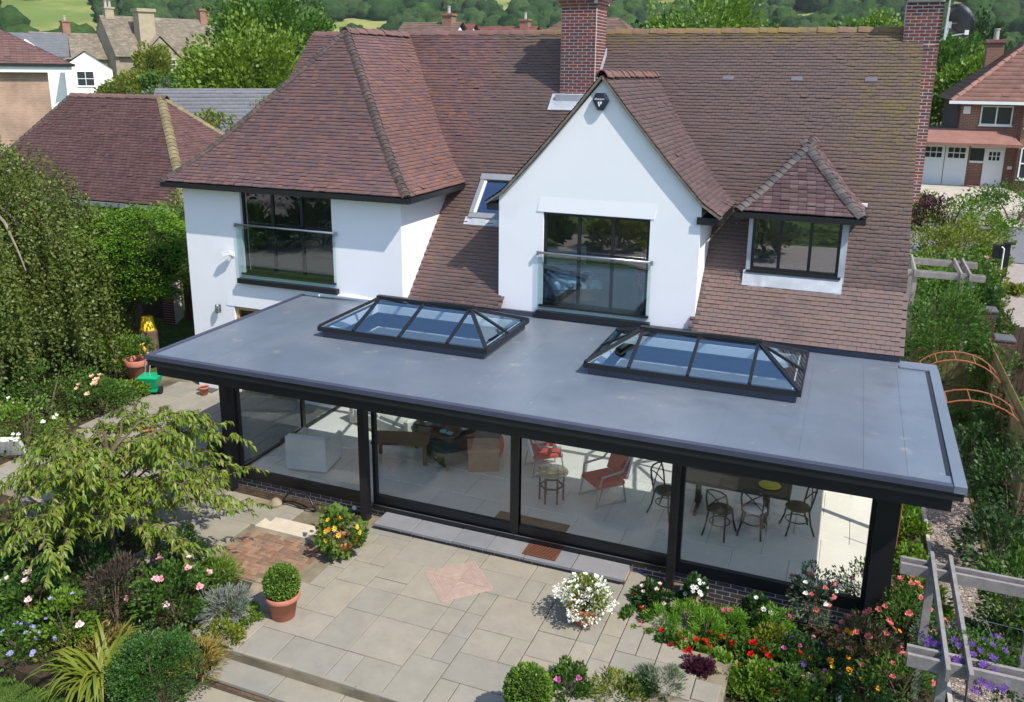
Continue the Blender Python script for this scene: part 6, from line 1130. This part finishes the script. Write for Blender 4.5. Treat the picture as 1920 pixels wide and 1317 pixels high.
# ---- weeping tree at the left
def weeping():
    B = np.array([-19.9, 14.4, 0]); t = thing('weeping_tree', 'large weeping tree with small hanging leaves at the left edge', 'tree', tuple(B)); g = np.random.default_rng(210); q = MB(); q.tube([(0, 0, 0), (.1, 0, 2), (0, .1, 4.6)], [.22, .17, .12], 10); q.build('trunk', m_bark_pale, t, world=False); br = MB(); P = []; D = []
    for k in range(30):
        a = k*2.399; rr = g.uniform(1.0, 2.5); dr = np.array([math.cos(a), math.sin(a), 0]); br.tube([(0, 0, 4.2)]+[tuple(dr*rr*s_+np.array([0, 0, 4.2+.9*math.sin(s_*2.4)-1.5*s_**2])) for s_ in (.2, .45, .7, .9, 1)], [.06, .05, .04, .03, .02, .012], 5)
    br.build('branches', m_bark_pale, t, world=False)
    for k in range(1500):
        a = g.uniform(0, 6.283); rr = 3.05*math.sqrt(g.uniform(.02, 1)); lump = 1+.10*math.sin(a*7)+.06*math.sin(a*13+2); top = 5.65*math.sqrt(max(1-(rr/3.35)**2, .05))*lump+.3; bot = max(.3, top-g.uniform(1.0, 3.6)) if g.random() < .6 else max(.3, 1.2-rr*.2+g.uniform(0, .9)); x, y = rr*lump*math.cos(a), rr*lump*math.sin(a); n = int((top-bot)/.04)
        if n < 3: continue
        z = np.linspace(top, bot, n); sway = np.cumsum(g.normal(0, .008, (n, 2)), 0); flare = (top-z)*.05; P.append(np.stack([x+sway[:, 0]+flare*math.cos(a), y+sway[:, 1]+flare*math.sin(a), z], 1)); D.append(np.stack([g.normal(0, .6, n), g.normal(0, .6, n), -np.ones(n)*.6], 1))
    P = np.concatenate(P)+B; D = np.concatenate(D); leaf_mesh('crown', P+g.normal(0, .025, P.shape), D, .085, .62, L_birch, t, seed=211, jitter=.5)
weeping()
# ---- clipped conifer
def conifer():
    B = np.array([-18.15, 17.5, 0]); t = thing('clipped_conifer', 'rounded bright green conifer with layered foliage beside the house wing', 'tree', tuple(B)); g = np.random.default_rng(220); q = MB(); q.tube([(0, 0, 0), (.05, 0, 1.6), (0, 0, 3.4)], [.16, .14, .08], 9); q.build('trunk', m_bark, t, world=False)
    P = []; D = []
    for k in range(230):
        d = sph(1, g)[0]; d[2] = d[2]*.95; c = np.array([0, 0, 3.0])+d*np.array([1.55, 1.5, 1.35])*g.uniform(.86, 1.02)
        if c[2] < 1.35: continue
        n = 125; u = g.uniform(0, 6.283, n); r = np.sqrt(g.uniform(0, 1, n)); o = np.stack([r*.42*np.cos(u), r*.42*np.sin(u), -.16*r**2+g.normal(0, .025, n)], 1); o[:, :2] += d[:2]*.1; P.append(c+o); D.append(np.stack([np.cos(u)*r+d[0]*.8, np.sin(u)*r+d[1]*.8, .35-.3*r], 1))
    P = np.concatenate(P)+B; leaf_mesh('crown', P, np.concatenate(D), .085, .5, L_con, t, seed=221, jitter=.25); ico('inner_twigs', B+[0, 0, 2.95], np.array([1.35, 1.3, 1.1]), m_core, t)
conifer()
# ---- trees and hedges further off
def tree(label, base, h, rad, m, n, size, seed, cat='tree', name='broadleaf_tree', trunk=.25, low=-.55, k=46, tall=None, group='trees behind the houses'):
    base = np.array(base, float); t = thing(name, label, cat, tuple(base), 0, group); q = MB(); g = random.Random(seed); hc = h*.58 if tall is None else h*.5; rz_ = h*.44 if tall is None else h*.5
    q.tube([(0, 0, 0), (rad*.03, 0, h*.3), (0, rad*.03, h*.7)], [trunk, trunk*.8, trunk*.35], 8)
    for i in range(6): a = i*1.05+g.random(); q.tube([(0, 0, h*.3), (rad*.35*math.cos(a), rad*.35*math.sin(a), h*.5), (rad*.7*math.cos(a), rad*.7*math.sin(a), h*.68)], [trunk*.5, trunk*.3, trunk*.12], 5)
    q.build('trunk', m_bark, t, world=False); P, D = clumps(base+[0, 0, hc], (rad, rad, rz_), n, k, seed, low, .5); leaf_mesh('crown', P, D, size, .75, m, t, seed=seed); return t
def tpx(px, py, Y, zg): p = onY(px, py, Y); return (p[0], Y, zg)
TB = 'trees behind the houses'
tree('large round mid-green tree behind the hipped wing', tpx(520, 100, 50, 2), 10.6, 5.0, LM('oak_leaf', [(.04, .10, .010), (.065, .14, .014), (.10, .19, .02)]), 13000, .27, 301); tree('yellow-green tree in front of the large round one', tpx(470, 120, 42, 2), 8.0, 3.9, LM('lime_leaf', [(.10, .17, .015), (.15, .23, .02), (.19, .27, .03)]), 11000, .24, 302); tree('bright green tree left of the yellow-green tree', tpx(395, 110, 46, 2), 6.7, 2.9, L_bright, 9000, .24, 303); tree('dense green tree by the stone house gable', tpx(335, 135, 52, 2), 5.9, 3.0, L_mid, 7000, .26, 304)
tree('creeper-covered shrub before the stone house', tpx(255, 140, 60, 2), 5.2, 3.2, L_yel, 7000, .26, 305, 'shrub', 'tall_shrub'); tree('golden creeper climbing the stone gable', tuple(np.array([*(CP+ray(287, 100)*(128/math.hypot(*ray(287, 100)[:2])))[:2], 2.2])), 8.3, 2.6, L_yel, 5000, .4, 306, 'creeper', 'wall_creeper'); tree('olive green shrub between white cottage and shed', tpx(232, 150, 56, 2), 4.4, 3.0, LM('olive_leaf', [(.08, .12, .015), (.13, .17, .02), (.17, .19, .03)]), 6000, .22, 307, 'shrub', 'tall_shrub'); tree('grey-green bush above the slate shed', tpx(335, 160, 46, 2), 4.9, 3.6, L_grey, 6000, .2, 308, 'shrub', 'tall_shrub')
tree('yellowish bush right of the slate shed', tpx(425, 205, 34, 1.8), 4.2, 2.3, L_yel, 6500, .18, 309, 'shrub', 'tall_shrub'); tree('green bush beside the left wing hip', tpx(480, 190, 36, 1.8), 4.6, 2.2, L_bright, 6000, .18, 310, 'shrub', 'tall_shrub')
for lab, x, y, rr, h, m, sd_ in (('leafy hedge shrub between conifer and hipped outbuilding', -18.6, 20.9, 1.8, 3.55, L_bright, 321), ('darker hedge shrub against the house wing side', -16.6, 20.6, 1.2, 3.2, L_dark, 322), ('hedge shrub left of the conifer behind the weeping tree', -21.8, 20.4, 1.7, 3.2, L_mid, 323)): shrub('hedge_shrub', lab, 'hedge', (x, y, gz(x, y)-.2), rr, h, m, .10, 5200, sd_, (), 'hedge shrubs behind the conifer', k=50, low=-.8)
for px, py, Y, h, rr, m, lab, sd_ in ((1325, 40, 62, 11.5, 4.6, L_bright, 'bright green tree above the right half of the ridge', 331), (1655, 40, 70, 9.8, 3.0, L_bright, 'conical yellow-green tree near the end chimney', 332), (1590, 50, 85, 9.5, 5.5, L_mid, 'mid green tree mass left of the conical tree', 333), (1460, 50, 90, 9.0, 5.5, L_dark, 'dark tree behind the ridge right of the bright tree', 334), (1240, 50, 80, 9.3, 4.0, L_dark, 'dark tree right of the big chimney', 335), (1780, 160, 62, 8.0, 4.2, L_mid, 'green tree behind the end chimney', 336), (1820, 180, 58, 6.3, 3.2, L_bright, 'bright shrubby tree beside the neighbour roof', 337), (1850, 120, 110, 9.0, 8.0, L_dark, 'dark woodland tree above the neighbour roof', 338), (1910, 110, 125, 10.0, 8.5, L_dark, 'dark woodland tree at the right edge', 339), (1760, 110, 100, 9.0, 7.0, L_dark, 'dark tree behind the satellite dish', 340)):
    tree(lab, (onY(px, py, Y)[0], Y, gz(onY(px, py, Y)[0], Y)), h, rr, m, 6500, .27 if Y < 75 else .45, sd_)
tree('tall dark poplar standing above the neighbour house', (onY(1845, 60, 120)[0], 120, 0), 15.5, 2.6, L_dark, 6000, .45, 341, name='poplar_tree', tall=True)
# ---- right-hand side, from the street back to the path
RS = 'plants along the right-hand boundary'
for px, py, zg, rr, h, m, lab, nm, sd_, fl in ((1778, 405, 1.2, 1.8, 2.3, L_bright, 'big bright green bush below the neighbour garage', 'hedge_shrub', 401, ()), (1745, 418, 1.0, 1.0, 2.2, L_purple, 'dark purple smoke bush in front of the bright bush', 'purple_shrub', 402, ()), (1800, 462, .9, 1.4, 1.9, L_yel, 'yellow-green bush above the far pergola', 'leafy_shrub', 403, ()), (1740, 475, .8, 1.2, 1.9, L_yel, 'golden bush beside the end wall', 'leafy_shrub', 404, ()), (1855, 490, 1.0, .8, 1.0, L_bright, 'green shrub with pink flowers by the drive', 'flowering_shrub', 405, [(P_pink, 5, .10, R)]), (1765, 570, .4, 1.0, 2.2, L_mid, 'deep green shrub under the far pergola', 'leafy_shrub', 406, ()), (1835, 545, .4, .9, 1.7, L_yel, 'yellow-green shrub beside the brick gate pier', 'leafy_shrub', 407, ()), (1712, 640, .1, .35, .9, L_yel, 'small plant with white flowers at the roof corner', 'flowering_plant', 408, [(P_white, 6, .09, R)]), (1800, 615, .3, .8, .7, L_dark, 'dark low shrub behind the gate', 'leafy_shrub', 409, ()), (1900, 560, .5, .5, .9, L_yel, 'small golden bush at the edge of the drive', 'leafy_shrub', 410, ()),
        (1735, 545, .3, .7, 2.0, L_bright, 'bright leafy bush beside the house end below the far pergola', 'leafy_shrub', 430, ()), (1805, 530, .6, 1.0, 2.0, L_mid, 'full green shrub growing through the far pergola', 'leafy_shrub', 431, ()), (1850, 440, 1.2, 1.0, 1.6, L_bright, 'bright shrub beside the black post', 'leafy_shrub', 432, ()), (1728, 545, .3, .55, 2.5, L_bright, 'leafy shrub in front of the left pergola posts', 'leafy_shrub', 436, ()), (1812, 560, .3, .7, 2.5, L_mid, 'dense shrub in front of the right pergola posts', 'leafy_shrub', 437, ()), (1835, 600, .2, .5, 1.9, L_dark, 'dark shrub between pergola and brick pier', 'leafy_shrub', 438, ()), (1735, 600, .1, .6, 1.5, L_mid, 'green shrub behind the far rose arch', 'leafy_shrub', 433, ()), (1905, 385, 2.0, 1.6, 1.7, L_mid, 'clipped hedge beside the neighbour drive', 'hedge_shrub', 435, ()),
        (1860, 720, -.3, .5, 1.9, L_mid, 'climbing rose on the far rose arch', 'climbing_rose', 411, ()), (1895, 790, -.3, .7, 1.9, L_dark, 'dark climber at the right of the near rose arch', 'climber', 412, ()), (1830, 850, -.3, .55, 1.2, L_dark, 'dark leafy shrub on the right of the gravel path', 'leafy_shrub', 413, ()), (1905, 920, -.3, .8, 1.8, L_dark, 'tall dark shrub at the right edge beside the path', 'leafy_shrub', 414, ()), (1875, 1020, -.3, .6, 1.1, L_dark, 'dark shrub right of the path above the pergola', 'leafy_shrub', 415, ()), (1900, 1130, -.3, .5, 1.7, L_mid, 'leafy climber on the right end of the lower pergola', 'climber', 416, ()), (1905, 1210, -.3, .6, .8, L_dark, 'dark low plant under the lower pergola', 'leafy_plant', 417, ()), (1790, 790, -.3, .35, .5, L_mid, 'large-leaved plant beside the near rose arch', 'leafy_plant', 418, ())):
    p = onZ(px, py, zg+h*.55); shrub(nm, lab, 'shrub', (p[0], p[1], zg), rr, h, m, .085 if p[1] < 24 else .11, 2600 if rr > .6 else 1500, sd_, fl, RS, k=34, low=-.8)
for px, py, rr, h, m, lab, sd_ in ((1705, 1000, .32, .5, L_bright, 'leafy green clump between extension and gravel path', 421), (1700, 1060, .36, .6, L_bright, 'lush green clump beside the black corner post', 422), (1735, 1130, .36, .6, L_bright, 'bright green clump under the pergola beam', 423), (1695, 960, .22, .35, L_fern, 'pale broad-leaved plant at the roof corner edge', 424), (1720, 1180, .34, .5, L_mid, 'mid green clump below the corner post', 425)): p = onZ(px, py, -.3+h*.5); shrub('leafy_clump', lab, 'plant', (p[0], p[1], -.3), rr, h, m, .08, 1300, sd_, (), RS)
shrub('leafy_shrub', 'wide dark green shrub filling the front of the far pergola', 'shrub', (2.45, 23.05, .1), .95, 2.75, L_mid, .09, 5200, 439, (), RS, k=60, low=-.9)
q = MB(); q.tube([(1.25, 14.2, -.3), (1.27, 14.1, 1.3)], .012, 6); tag(q.build('garden_cane', m_rust), 'rusty upright garden cane beside the black corner post', 'cane')
# ---- right flower bed
RB = 'plants in the right flower bed'
for px, py, h, rr, m, lab, nm, fl, sd_, sz, asp in ((1222, 1125, .5, .30, L_dark, 'dark-leaved begonia with pale pink flowers by the doorstep end', 'begonia', [(P_pale, 6, .05, R), (P_red, 2, .04, R)], 501, .07, .7), (1190, 1160, .35, .2, L_mid, 'small begonia with red flowers at the doorstep corner', 'begonia', [(P_red, 3, .045, R), (P_pink, 2, .045, R)], 502, .06, .7), (1240, 1165, .5, .24, L_fern, 'feathery bright green cosmos nearest the doorstep', 'cosmos', [(P_hot, 2, .045, DZ)], 503, .06, .2), (1285, 1160, .5, .24, L_fern, 'feathery bright green cosmos below the third post', 'cosmos', (), 504, .06, .2), (1325, 1180, .55, .26, L_fern, 'feathery bright green cosmos in the middle of the bed', 'cosmos', (), 505, .06, .2), (1375, 1170, .5, .24, L_fern, 'feathery bright green cosmos with pink flower before the brick plinth', 'cosmos', [(P_hot, 2, .045, DZ)], 506, .06, .2),
        (1300, 1115, .6, .22, L_dark, 'dark plant with white flowers against the plinth by the third post', 'nicotiana', [(P_white, 11, .04, DZ)], 507, .06, .6), (1420, 1150, .6, .26, L_dark, 'dark plant with cream flowers against the brick plinth', 'nicotiana', [(P_white, 4, .045, DZ)], 508, .07, .5), (1250, 1205, .3, .26, L_mid, 'red geranium nearest the paving edge', 'geranium', [(P_red, 8, .07, R)], 509, .06, .8), (1345, 1210, .3, .26, L_mid, 'red geranium in the centre of the right bed', 'geranium', [(P_red, 8, .075, R)], 510, .06, .8), (1410, 1225, .32, .30, L_mid, 'red geranium with double heads right of centre', 'geranium', [(P_red, 10, .075, R)], 511, .06, .8), (1355, 1255, .3, .30, L_bright, 'bright foliage plant below the red geraniums', 'leafy_plant', (), 512, .07, .7), (1425, 1275, .3, .34, L_bright, 'bright foliage plant with scarlet flower beside the pebbles', 'leafy_plant', [(P_red, 2, .06, R)], 513, .07, .7), (1440, 1195, .45, .30, L_yel, 'yellow-green plant in front of the brick plinth', 'leafy_plant', (), 514, .07, .5),
        (1500, 1225, .5, .36, L_dark, 'dark shrub with violet flowers right of the red geraniums', 'leafy_shrub', [(P_vio, 3, .04, DZ), (P_mag, 3, .045, R)], 515, .05, .6), (1520, 1120, .9, .36, L_grey, 'pale pink and cream flowered shrub before the plinth', 'flowering_shrub', [(P_coral, 9, .055, R), (P_white, 5, .055, R)], 516, .06, .4), (1620, 1110, 1.0, .4, L_mid, 'coral flowered shrub in front of the corner post', 'flowering_shrub', [(P_coral, 16, .055, R)], 517, .06, .4), (1690, 1150, 1.1, .42, L_mid, 'tall coral flowered shrub beside the pergola beam', 'flowering_shrub', [(P_coral, 18, .06, R)], 518, .06, .4), (1630, 1210, .8, .45, LM('pinkish_leaf', [(.06, .10, .03), (.14, .08, .05), (.09, .13, .03)]), 'large pinkish leaved shrub with coral flowers in the lower right', 'flowering_shrub', [(P_coral, 16, .06, R), (P_or, 3, .045, DZ)], 519, .06, .4), (1560, 1245, .4, .34, L_dark, 'dark plant with orange marigolds', 'marigold', [(P_or, 7, .045, DZ), (P_yel, 4, .04, DZ)], 520, .05, .5), (1560, 1290, .35, .3, L_bright, 'bright plant with pink and white flowers at the bottom edge', 'bedding_plant', [(P_mag, 6, .045, R), (P_white, 4, .04, DZ)], 521, .06, .6), (1690, 1275, .6, .5, L_mid, 'mid green shrub with coral flowers at the bottom right', 'flowering_shrub', [(P_coral, 12, .06, R)], 522, .06, .45), (1760, 1210, .7, .35, L_grey, 'ferny grey-green shrub under the lower pergola', 'leafy_shrub', [(P_coral, 6, .06, R)], 523, .06, .35), (1480, 1290, .4, .36, L_mid, 'mid green plant at the bottom between pebbles and marigolds', 'leafy_plant', [(P_mag, 2, .04, R)], 524, .06, .6), (1620, 1300, .5, .4, L_dark, 'dark green shrub at the bottom edge', 'leafy_shrub', [(P_or, 2, .04, DZ)], 525, .06, .5),
        (1295, 1215, .3, .26, L_bright, 'red geranium between the two feathery cosmos and the paving', 'geranium', [(P_red, 8, .07, R)], 541, .06, .8), (1465, 1240, .35, .3, L_mid, 'scarlet geranium left of the marigolds', 'geranium', [(P_red, 7, .07, R)], 542, .06, .8), (1200, 1195, .25, .22, L_bright, 'low bright plant with red flowers at the paving corner', 'bedding_plant', [(P_red, 4, .05, R)], 543, .06, .7), (1450, 1170, .5, .28, L_fern, 'feathery green plant before the brick plinth near the corner', 'cosmos', [(P_hot, 2, .045, DZ)], 544, .06, .22),
        (1240, 1285, .4, .34, L_grey, 'spiky grey-green rosemary at the paving edge', 'rosemary', (), 526, .09, .12), (1310, 1260, .35, .22, L_purple, 'dark purple leaved heuchera beside the paving', 'heuchera', (), 527, .06, .8), (1070, 1285, .5, .34, L_mid, 'rose with a magenta bloom beside the second potted box ball', 'rose_bush', [(P_mag, 3, .06, R)], 528, .06, .65), (1150, 1305, .4, .4, L_yel, 'yellow-green foliage at the bottom edge of the patio', 'leafy_plant', (), 529, .06, .4), (1025, 1305, .45, .3, L_mid, 'leafy rose shoots right of the second box ball', 'rose_bush', [(P_hot, 2, .04, R)], 530, .06, .65), (1205, 1300, .35, .3, L_dark, 'dark small-leaved plant between rose and rosemary', 'leafy_plant', (), 531, .05, .6)):
    p = onZ(px, py, -.26+h*.55); shrub(nm, lab, 'plant', (p[0], p[1], -.26), rr, h, m, sz, 1500, sd_, fl, RB, aspect=asp)
p = onZ(1820, 1235, 1.55); t = shrub('clematis', 'purple flowered clematis spilling over the lower pergola beam', 'clematis', (p[0], p[1]-.05, 1.25), .55, .55, L_mid, .05, 1600, 540, [(P_vio, 46, .045, DZ)], RB, k=30)
q = MB(); q.tube([(0, 0, 0), (.05, .1, -.8), (0, .12, -1.6)], [.012, .015, .02], 6); q.build('stem', m_bark, t, world=False)
# ---- flowers in pots on the patio
t = thing('potted_flowers', 'terracotta pot overflowing with white flowers near the doorstep', 'potted plant', (*onZ(1095, 1165, 0)[:2], 0)); pot(t, [(a*.8, b*.62) for a, b in POT]); c = loc_of(t)+[0, .0, .42]; P, D = clumps(c, (.33, .33, .26), 1300, 30, 550, -.8); leaf_mesh('foliage', P, D, .06, .5, L_yel, t, seed=550); P, D = clumps(c+np.array([0, -.02, -.02]), (.40, .39, .28), 1500, 34, 551, -.9, .75)
P_ok = (np.hypot(P[:, 0]-c[0], P[:, 1]-c[1]) > .20) | (g.uniform(0, 1, len(P)) < .25); stuff(leaf_mesh('blossom', P[P_ok], D[P_ok], .04, .9, P_white, t, seed=551))
for k in range(7): a = k*.9; inst('flower', bloom(P_white, k % 3, 14, R), t, (.2*math.cos(a), .2*math.sin(a)-.05, .68+.03*(k % 2)), (.2, .1, a), (.06,)*3)
t = thing('potted_nasturtium', 'potted nasturtium with yellow flowers between herringbone bricks and doorstep', 'potted plant', (*onZ(640, 1037, 0)[:2], 0)); pot(t, [(a*.7, b*.55) for a, b in POT]); c = loc_of(t)+[0, 0, .40]; P, D = clumps(c, (.40, .38, .37), 950, 34, 560, -.9); leaf_mesh('foliage', P, D, .085, .95, LM('nasturtium_leaf', [(.08, .16, .025), (.13, .21, .03), (.05, .11, .02), (.16, .22, .05)]), t, seed=560)
gg = np.random.default_rng(561)
for k in range(26): d = sph(1, gg)[0]; d[1] = -abs(d[1]); d[2] = d[2]*.8+.15; inst('flower', bloom(P_yel if k % 4 else P_or, k % 3, 8, DZ), t, (d[0]*.38, d[1]*.36, .40+d[2]*.37), tuple(Vector(d).to_track_quat('Z', 'Y').to_euler()), (.05,)*3)
# ---- the garden behind the camera, invented for its reflection in the glass
for k, (x, y, rr, h, m) in enumerate(((-14, -9, 2.2, 3.2, L_mid), (-7, -14, 3.0, 3.8, L_yel), (0, -13, 2.6, 3.0, L_dark), (7, -9, 2.4, 3.4, L_mid), (-30, -9, 4.0, 4.5, L_dark), (-25, -8, 2.5, 2.5, L_mid), (-36, -8, 3.5, 4, L_mid), (-10, -5, 1.3, 1.7, L_yel), (-23, -1, 2.2, 1.8, L_dark), (-27, 1, 2.4, 1.8, L_mid), (-13.5, -4, 1.4, 1.5, L_dark), (-3.5, -6, 1.5, 1.4, L_grey), (-22, -2, 3.0, 5, L_dark), (9, 0, 2.0, 3.0, L_mid), (-13, -18, 4, 6, L_dark), (4, -20, 4, 6, L_mid), (-26, -14, 4, 7, L_dark), (16, -14, 4, 6, L_dark))):
    shrub('garden_shrub', ['rounded shrub', 'golden shrub', 'dark shrub', 'green shrub', 'broad dark shrub', 'low green shrub', 'leafy green shrub', 'small golden shrub', 'spreading dark shrub', 'spreading green shrub', 'low dark shrub', 'grey-green shrub', 'tall dark shrub', 'small green shrub', 'wide dark shrub', 'wide green shrub', 'tall far dark shrub', 'dense dark shrub'][k]+' on the lawn mirrored in the glass', 'shrub', (x, y, -.36), rr, h, m, .3, 1800, 600+k, (), 'garden shrubs facing the glass', k=40)
m_pgr = mat('pale_gravel', [(.30, .27, .25), (.24, .22, .21)], .95, .1, vary=(6, .2)); sheet('added_gravel_left', [(-40, -14), (-16, -14), (-16, 4), (-40, 4)], m_pgr, .05); sheet('added_gravel_right', [(-13, -7.5), (6, -10), (6, -2), (-13, -2)], m_pgr, .05)  # gravel sheets out of view, added to make the upper window reflections paler
# ------------------------------------------------------------------ wooded hill
def woods():
    g = np.random.default_rng(700); base = []
    for s_ in range(5):
        bm = bmesh.new(); bmesh.ops.create_icosphere(bm, subdivisions=3, radius=1); V = np.array([v.co[:] for v in bm.verts]); F = np.array([[v.index for v in f.verts] for f in bm.faces]); bm.free()
        f1 = g.uniform(2.5, 4, 3); ph = g.uniform(0, 6, 3); V = V*(1+.16*np.sin(V[:, :1]*f1[0]*2+ph[0])*np.sin(V[:, 1:2]*f1[1]*2+ph[1])+.10*np.sin(V[:, 2:3]*f1[2]*3+ph[2])+g.normal(0, .045, (len(V), 1))); base.append(V)
    Vs = []; Fs = []; rn = []; o = 0; n = 0
    while n < 3300:
        az = g.uniform(-1.12, .42); D = 345+650*g.uniform(0, 1)**1.15; x, y = D*math.sin(az), D*math.cos(az); v = RC@(np.array([x, y, gz(x, y)+3])-CP); px, py = 960+F_*v[0]/v[2], CY_+F_*v[1]/v[2]
        if -60 < px < 195 and -12 < py < 85 and g.random() < .97: continue
        if 590 < px < 740 and 36 < py < 75: continue
        if ((px-930)/55)**2+((py-12)/14)**2 < 1 or ((px-1800)/40)**2+((py-15)/22)**2 < 1 or ((px-1540)/50)**2+((py-18)/8)**2 < 1: continue
        r = g.uniform(4.2, 8.2)*(1 if D < 600 else 1.15); V = base[n % 5]; a = g.uniform(0, 6.28); c, s_ = math.cos(a), math.sin(a); W = np.stack([V[:, 0]*c-V[:, 1]*s_, V[:, 0]*s_+V[:, 1]*c, V[:, 2]], 1)*[r, r, r*g.uniform(.8, 1.15)]+[x, y, gz(x, y)+r*.55]; Vs.append(W); Fs.append(F+o); o += len(W); rn.append(np.full(len(F), g.uniform(0, 1))); n += 1
    m = mat('woodland', [(.018, .045, .012), (.035, .075, .016), (.05, .095, .02), (.028, .055, .018), (.06, .10, .03)], .95, .05, rnd=True, vary=(.35, .45), bump=(.8, 1., 1.5))
    stuff(np_mesh('woodland', np.concatenate(Vs), np.concatenate(Fs), m, rnd=np.concatenate(rn)))
woods()
for k, (px, py, rr) in enumerate(((18, 14, 6), (36, 10, 6), (57, 10, 5), (75, 11, 3.5), (86, 10, 3.5), (20, 47, 4.5), (103, 4, 5), (150, 18, 8), (88, 50, 3), (146, 42, 6), (168, 25, 8))):
    d = ray(px, py); D = 420.
    for _ in range(25): q_ = CP+d*(D/math.hypot(d[0], d[1])); D = D*1.0+(q_[2]-gz(q_[0], q_[1]))*-2.0*(-1 if d[2] < 0 else 1)*.3; D = min(max(D, 340), 900)
    q_ = CP+d*(D/math.hypot(d[0], d[1])); t = thing('field_tree', ['rounded tree', 'dark tree', 'lone round tree', 'small tree', 'small dark tree', 'lower left tree', 'topmost tree', 'broad tree', 'bush', 'tree', 'edge tree'][k]+' standing in the hillside meadow', 'tree', (q_[0], q_[1], gz(q_[0], q_[1])), 0, 'trees in the hillside meadow'); P, D_ = clumps((q_[0], q_[1], gz(q_[0], q_[1])+rr*.8), (rr, rr, rr*.9), 900, 20, 720+k, -.8); leaf_mesh('crown', P, D_, rr*.3, .8, L_dark, t, seed=720+k); q = MB(); q.tube([(0, 0, 0), (0, 0, rr*.8)], rr*.06, 6); q.build('trunk', m_bark, t, world=False)

# ------------------------------------------------------------------ haze in the valley air
q = MB(); q.box(-1700, 1700, -1700, 1700, -8, 420); hz = q.build('haze', mat('haze', (1, 1, 1)), recalc=False); stuff(hz); hm = hz.data.materials[0]; nt = hm.node_tree
for n_ in list(nt.nodes):
    if n_.type != 'OUTPUT_MATERIAL': nt.nodes.remove(n_)
pv = nt.nodes.new('ShaderNodeVolumePrincipled'); pv.inputs['Color'].default_value = (.82, .9, 1, 1); pv.inputs['Density'].default_value = .00013; pv.inputs['Anisotropy'].default_value = .2
nt.links.new(pv.outputs[0], [n_ for n_ in nt.nodes if n_.type == 'OUTPUT_MATERIAL'][0].inputs['Volume'])
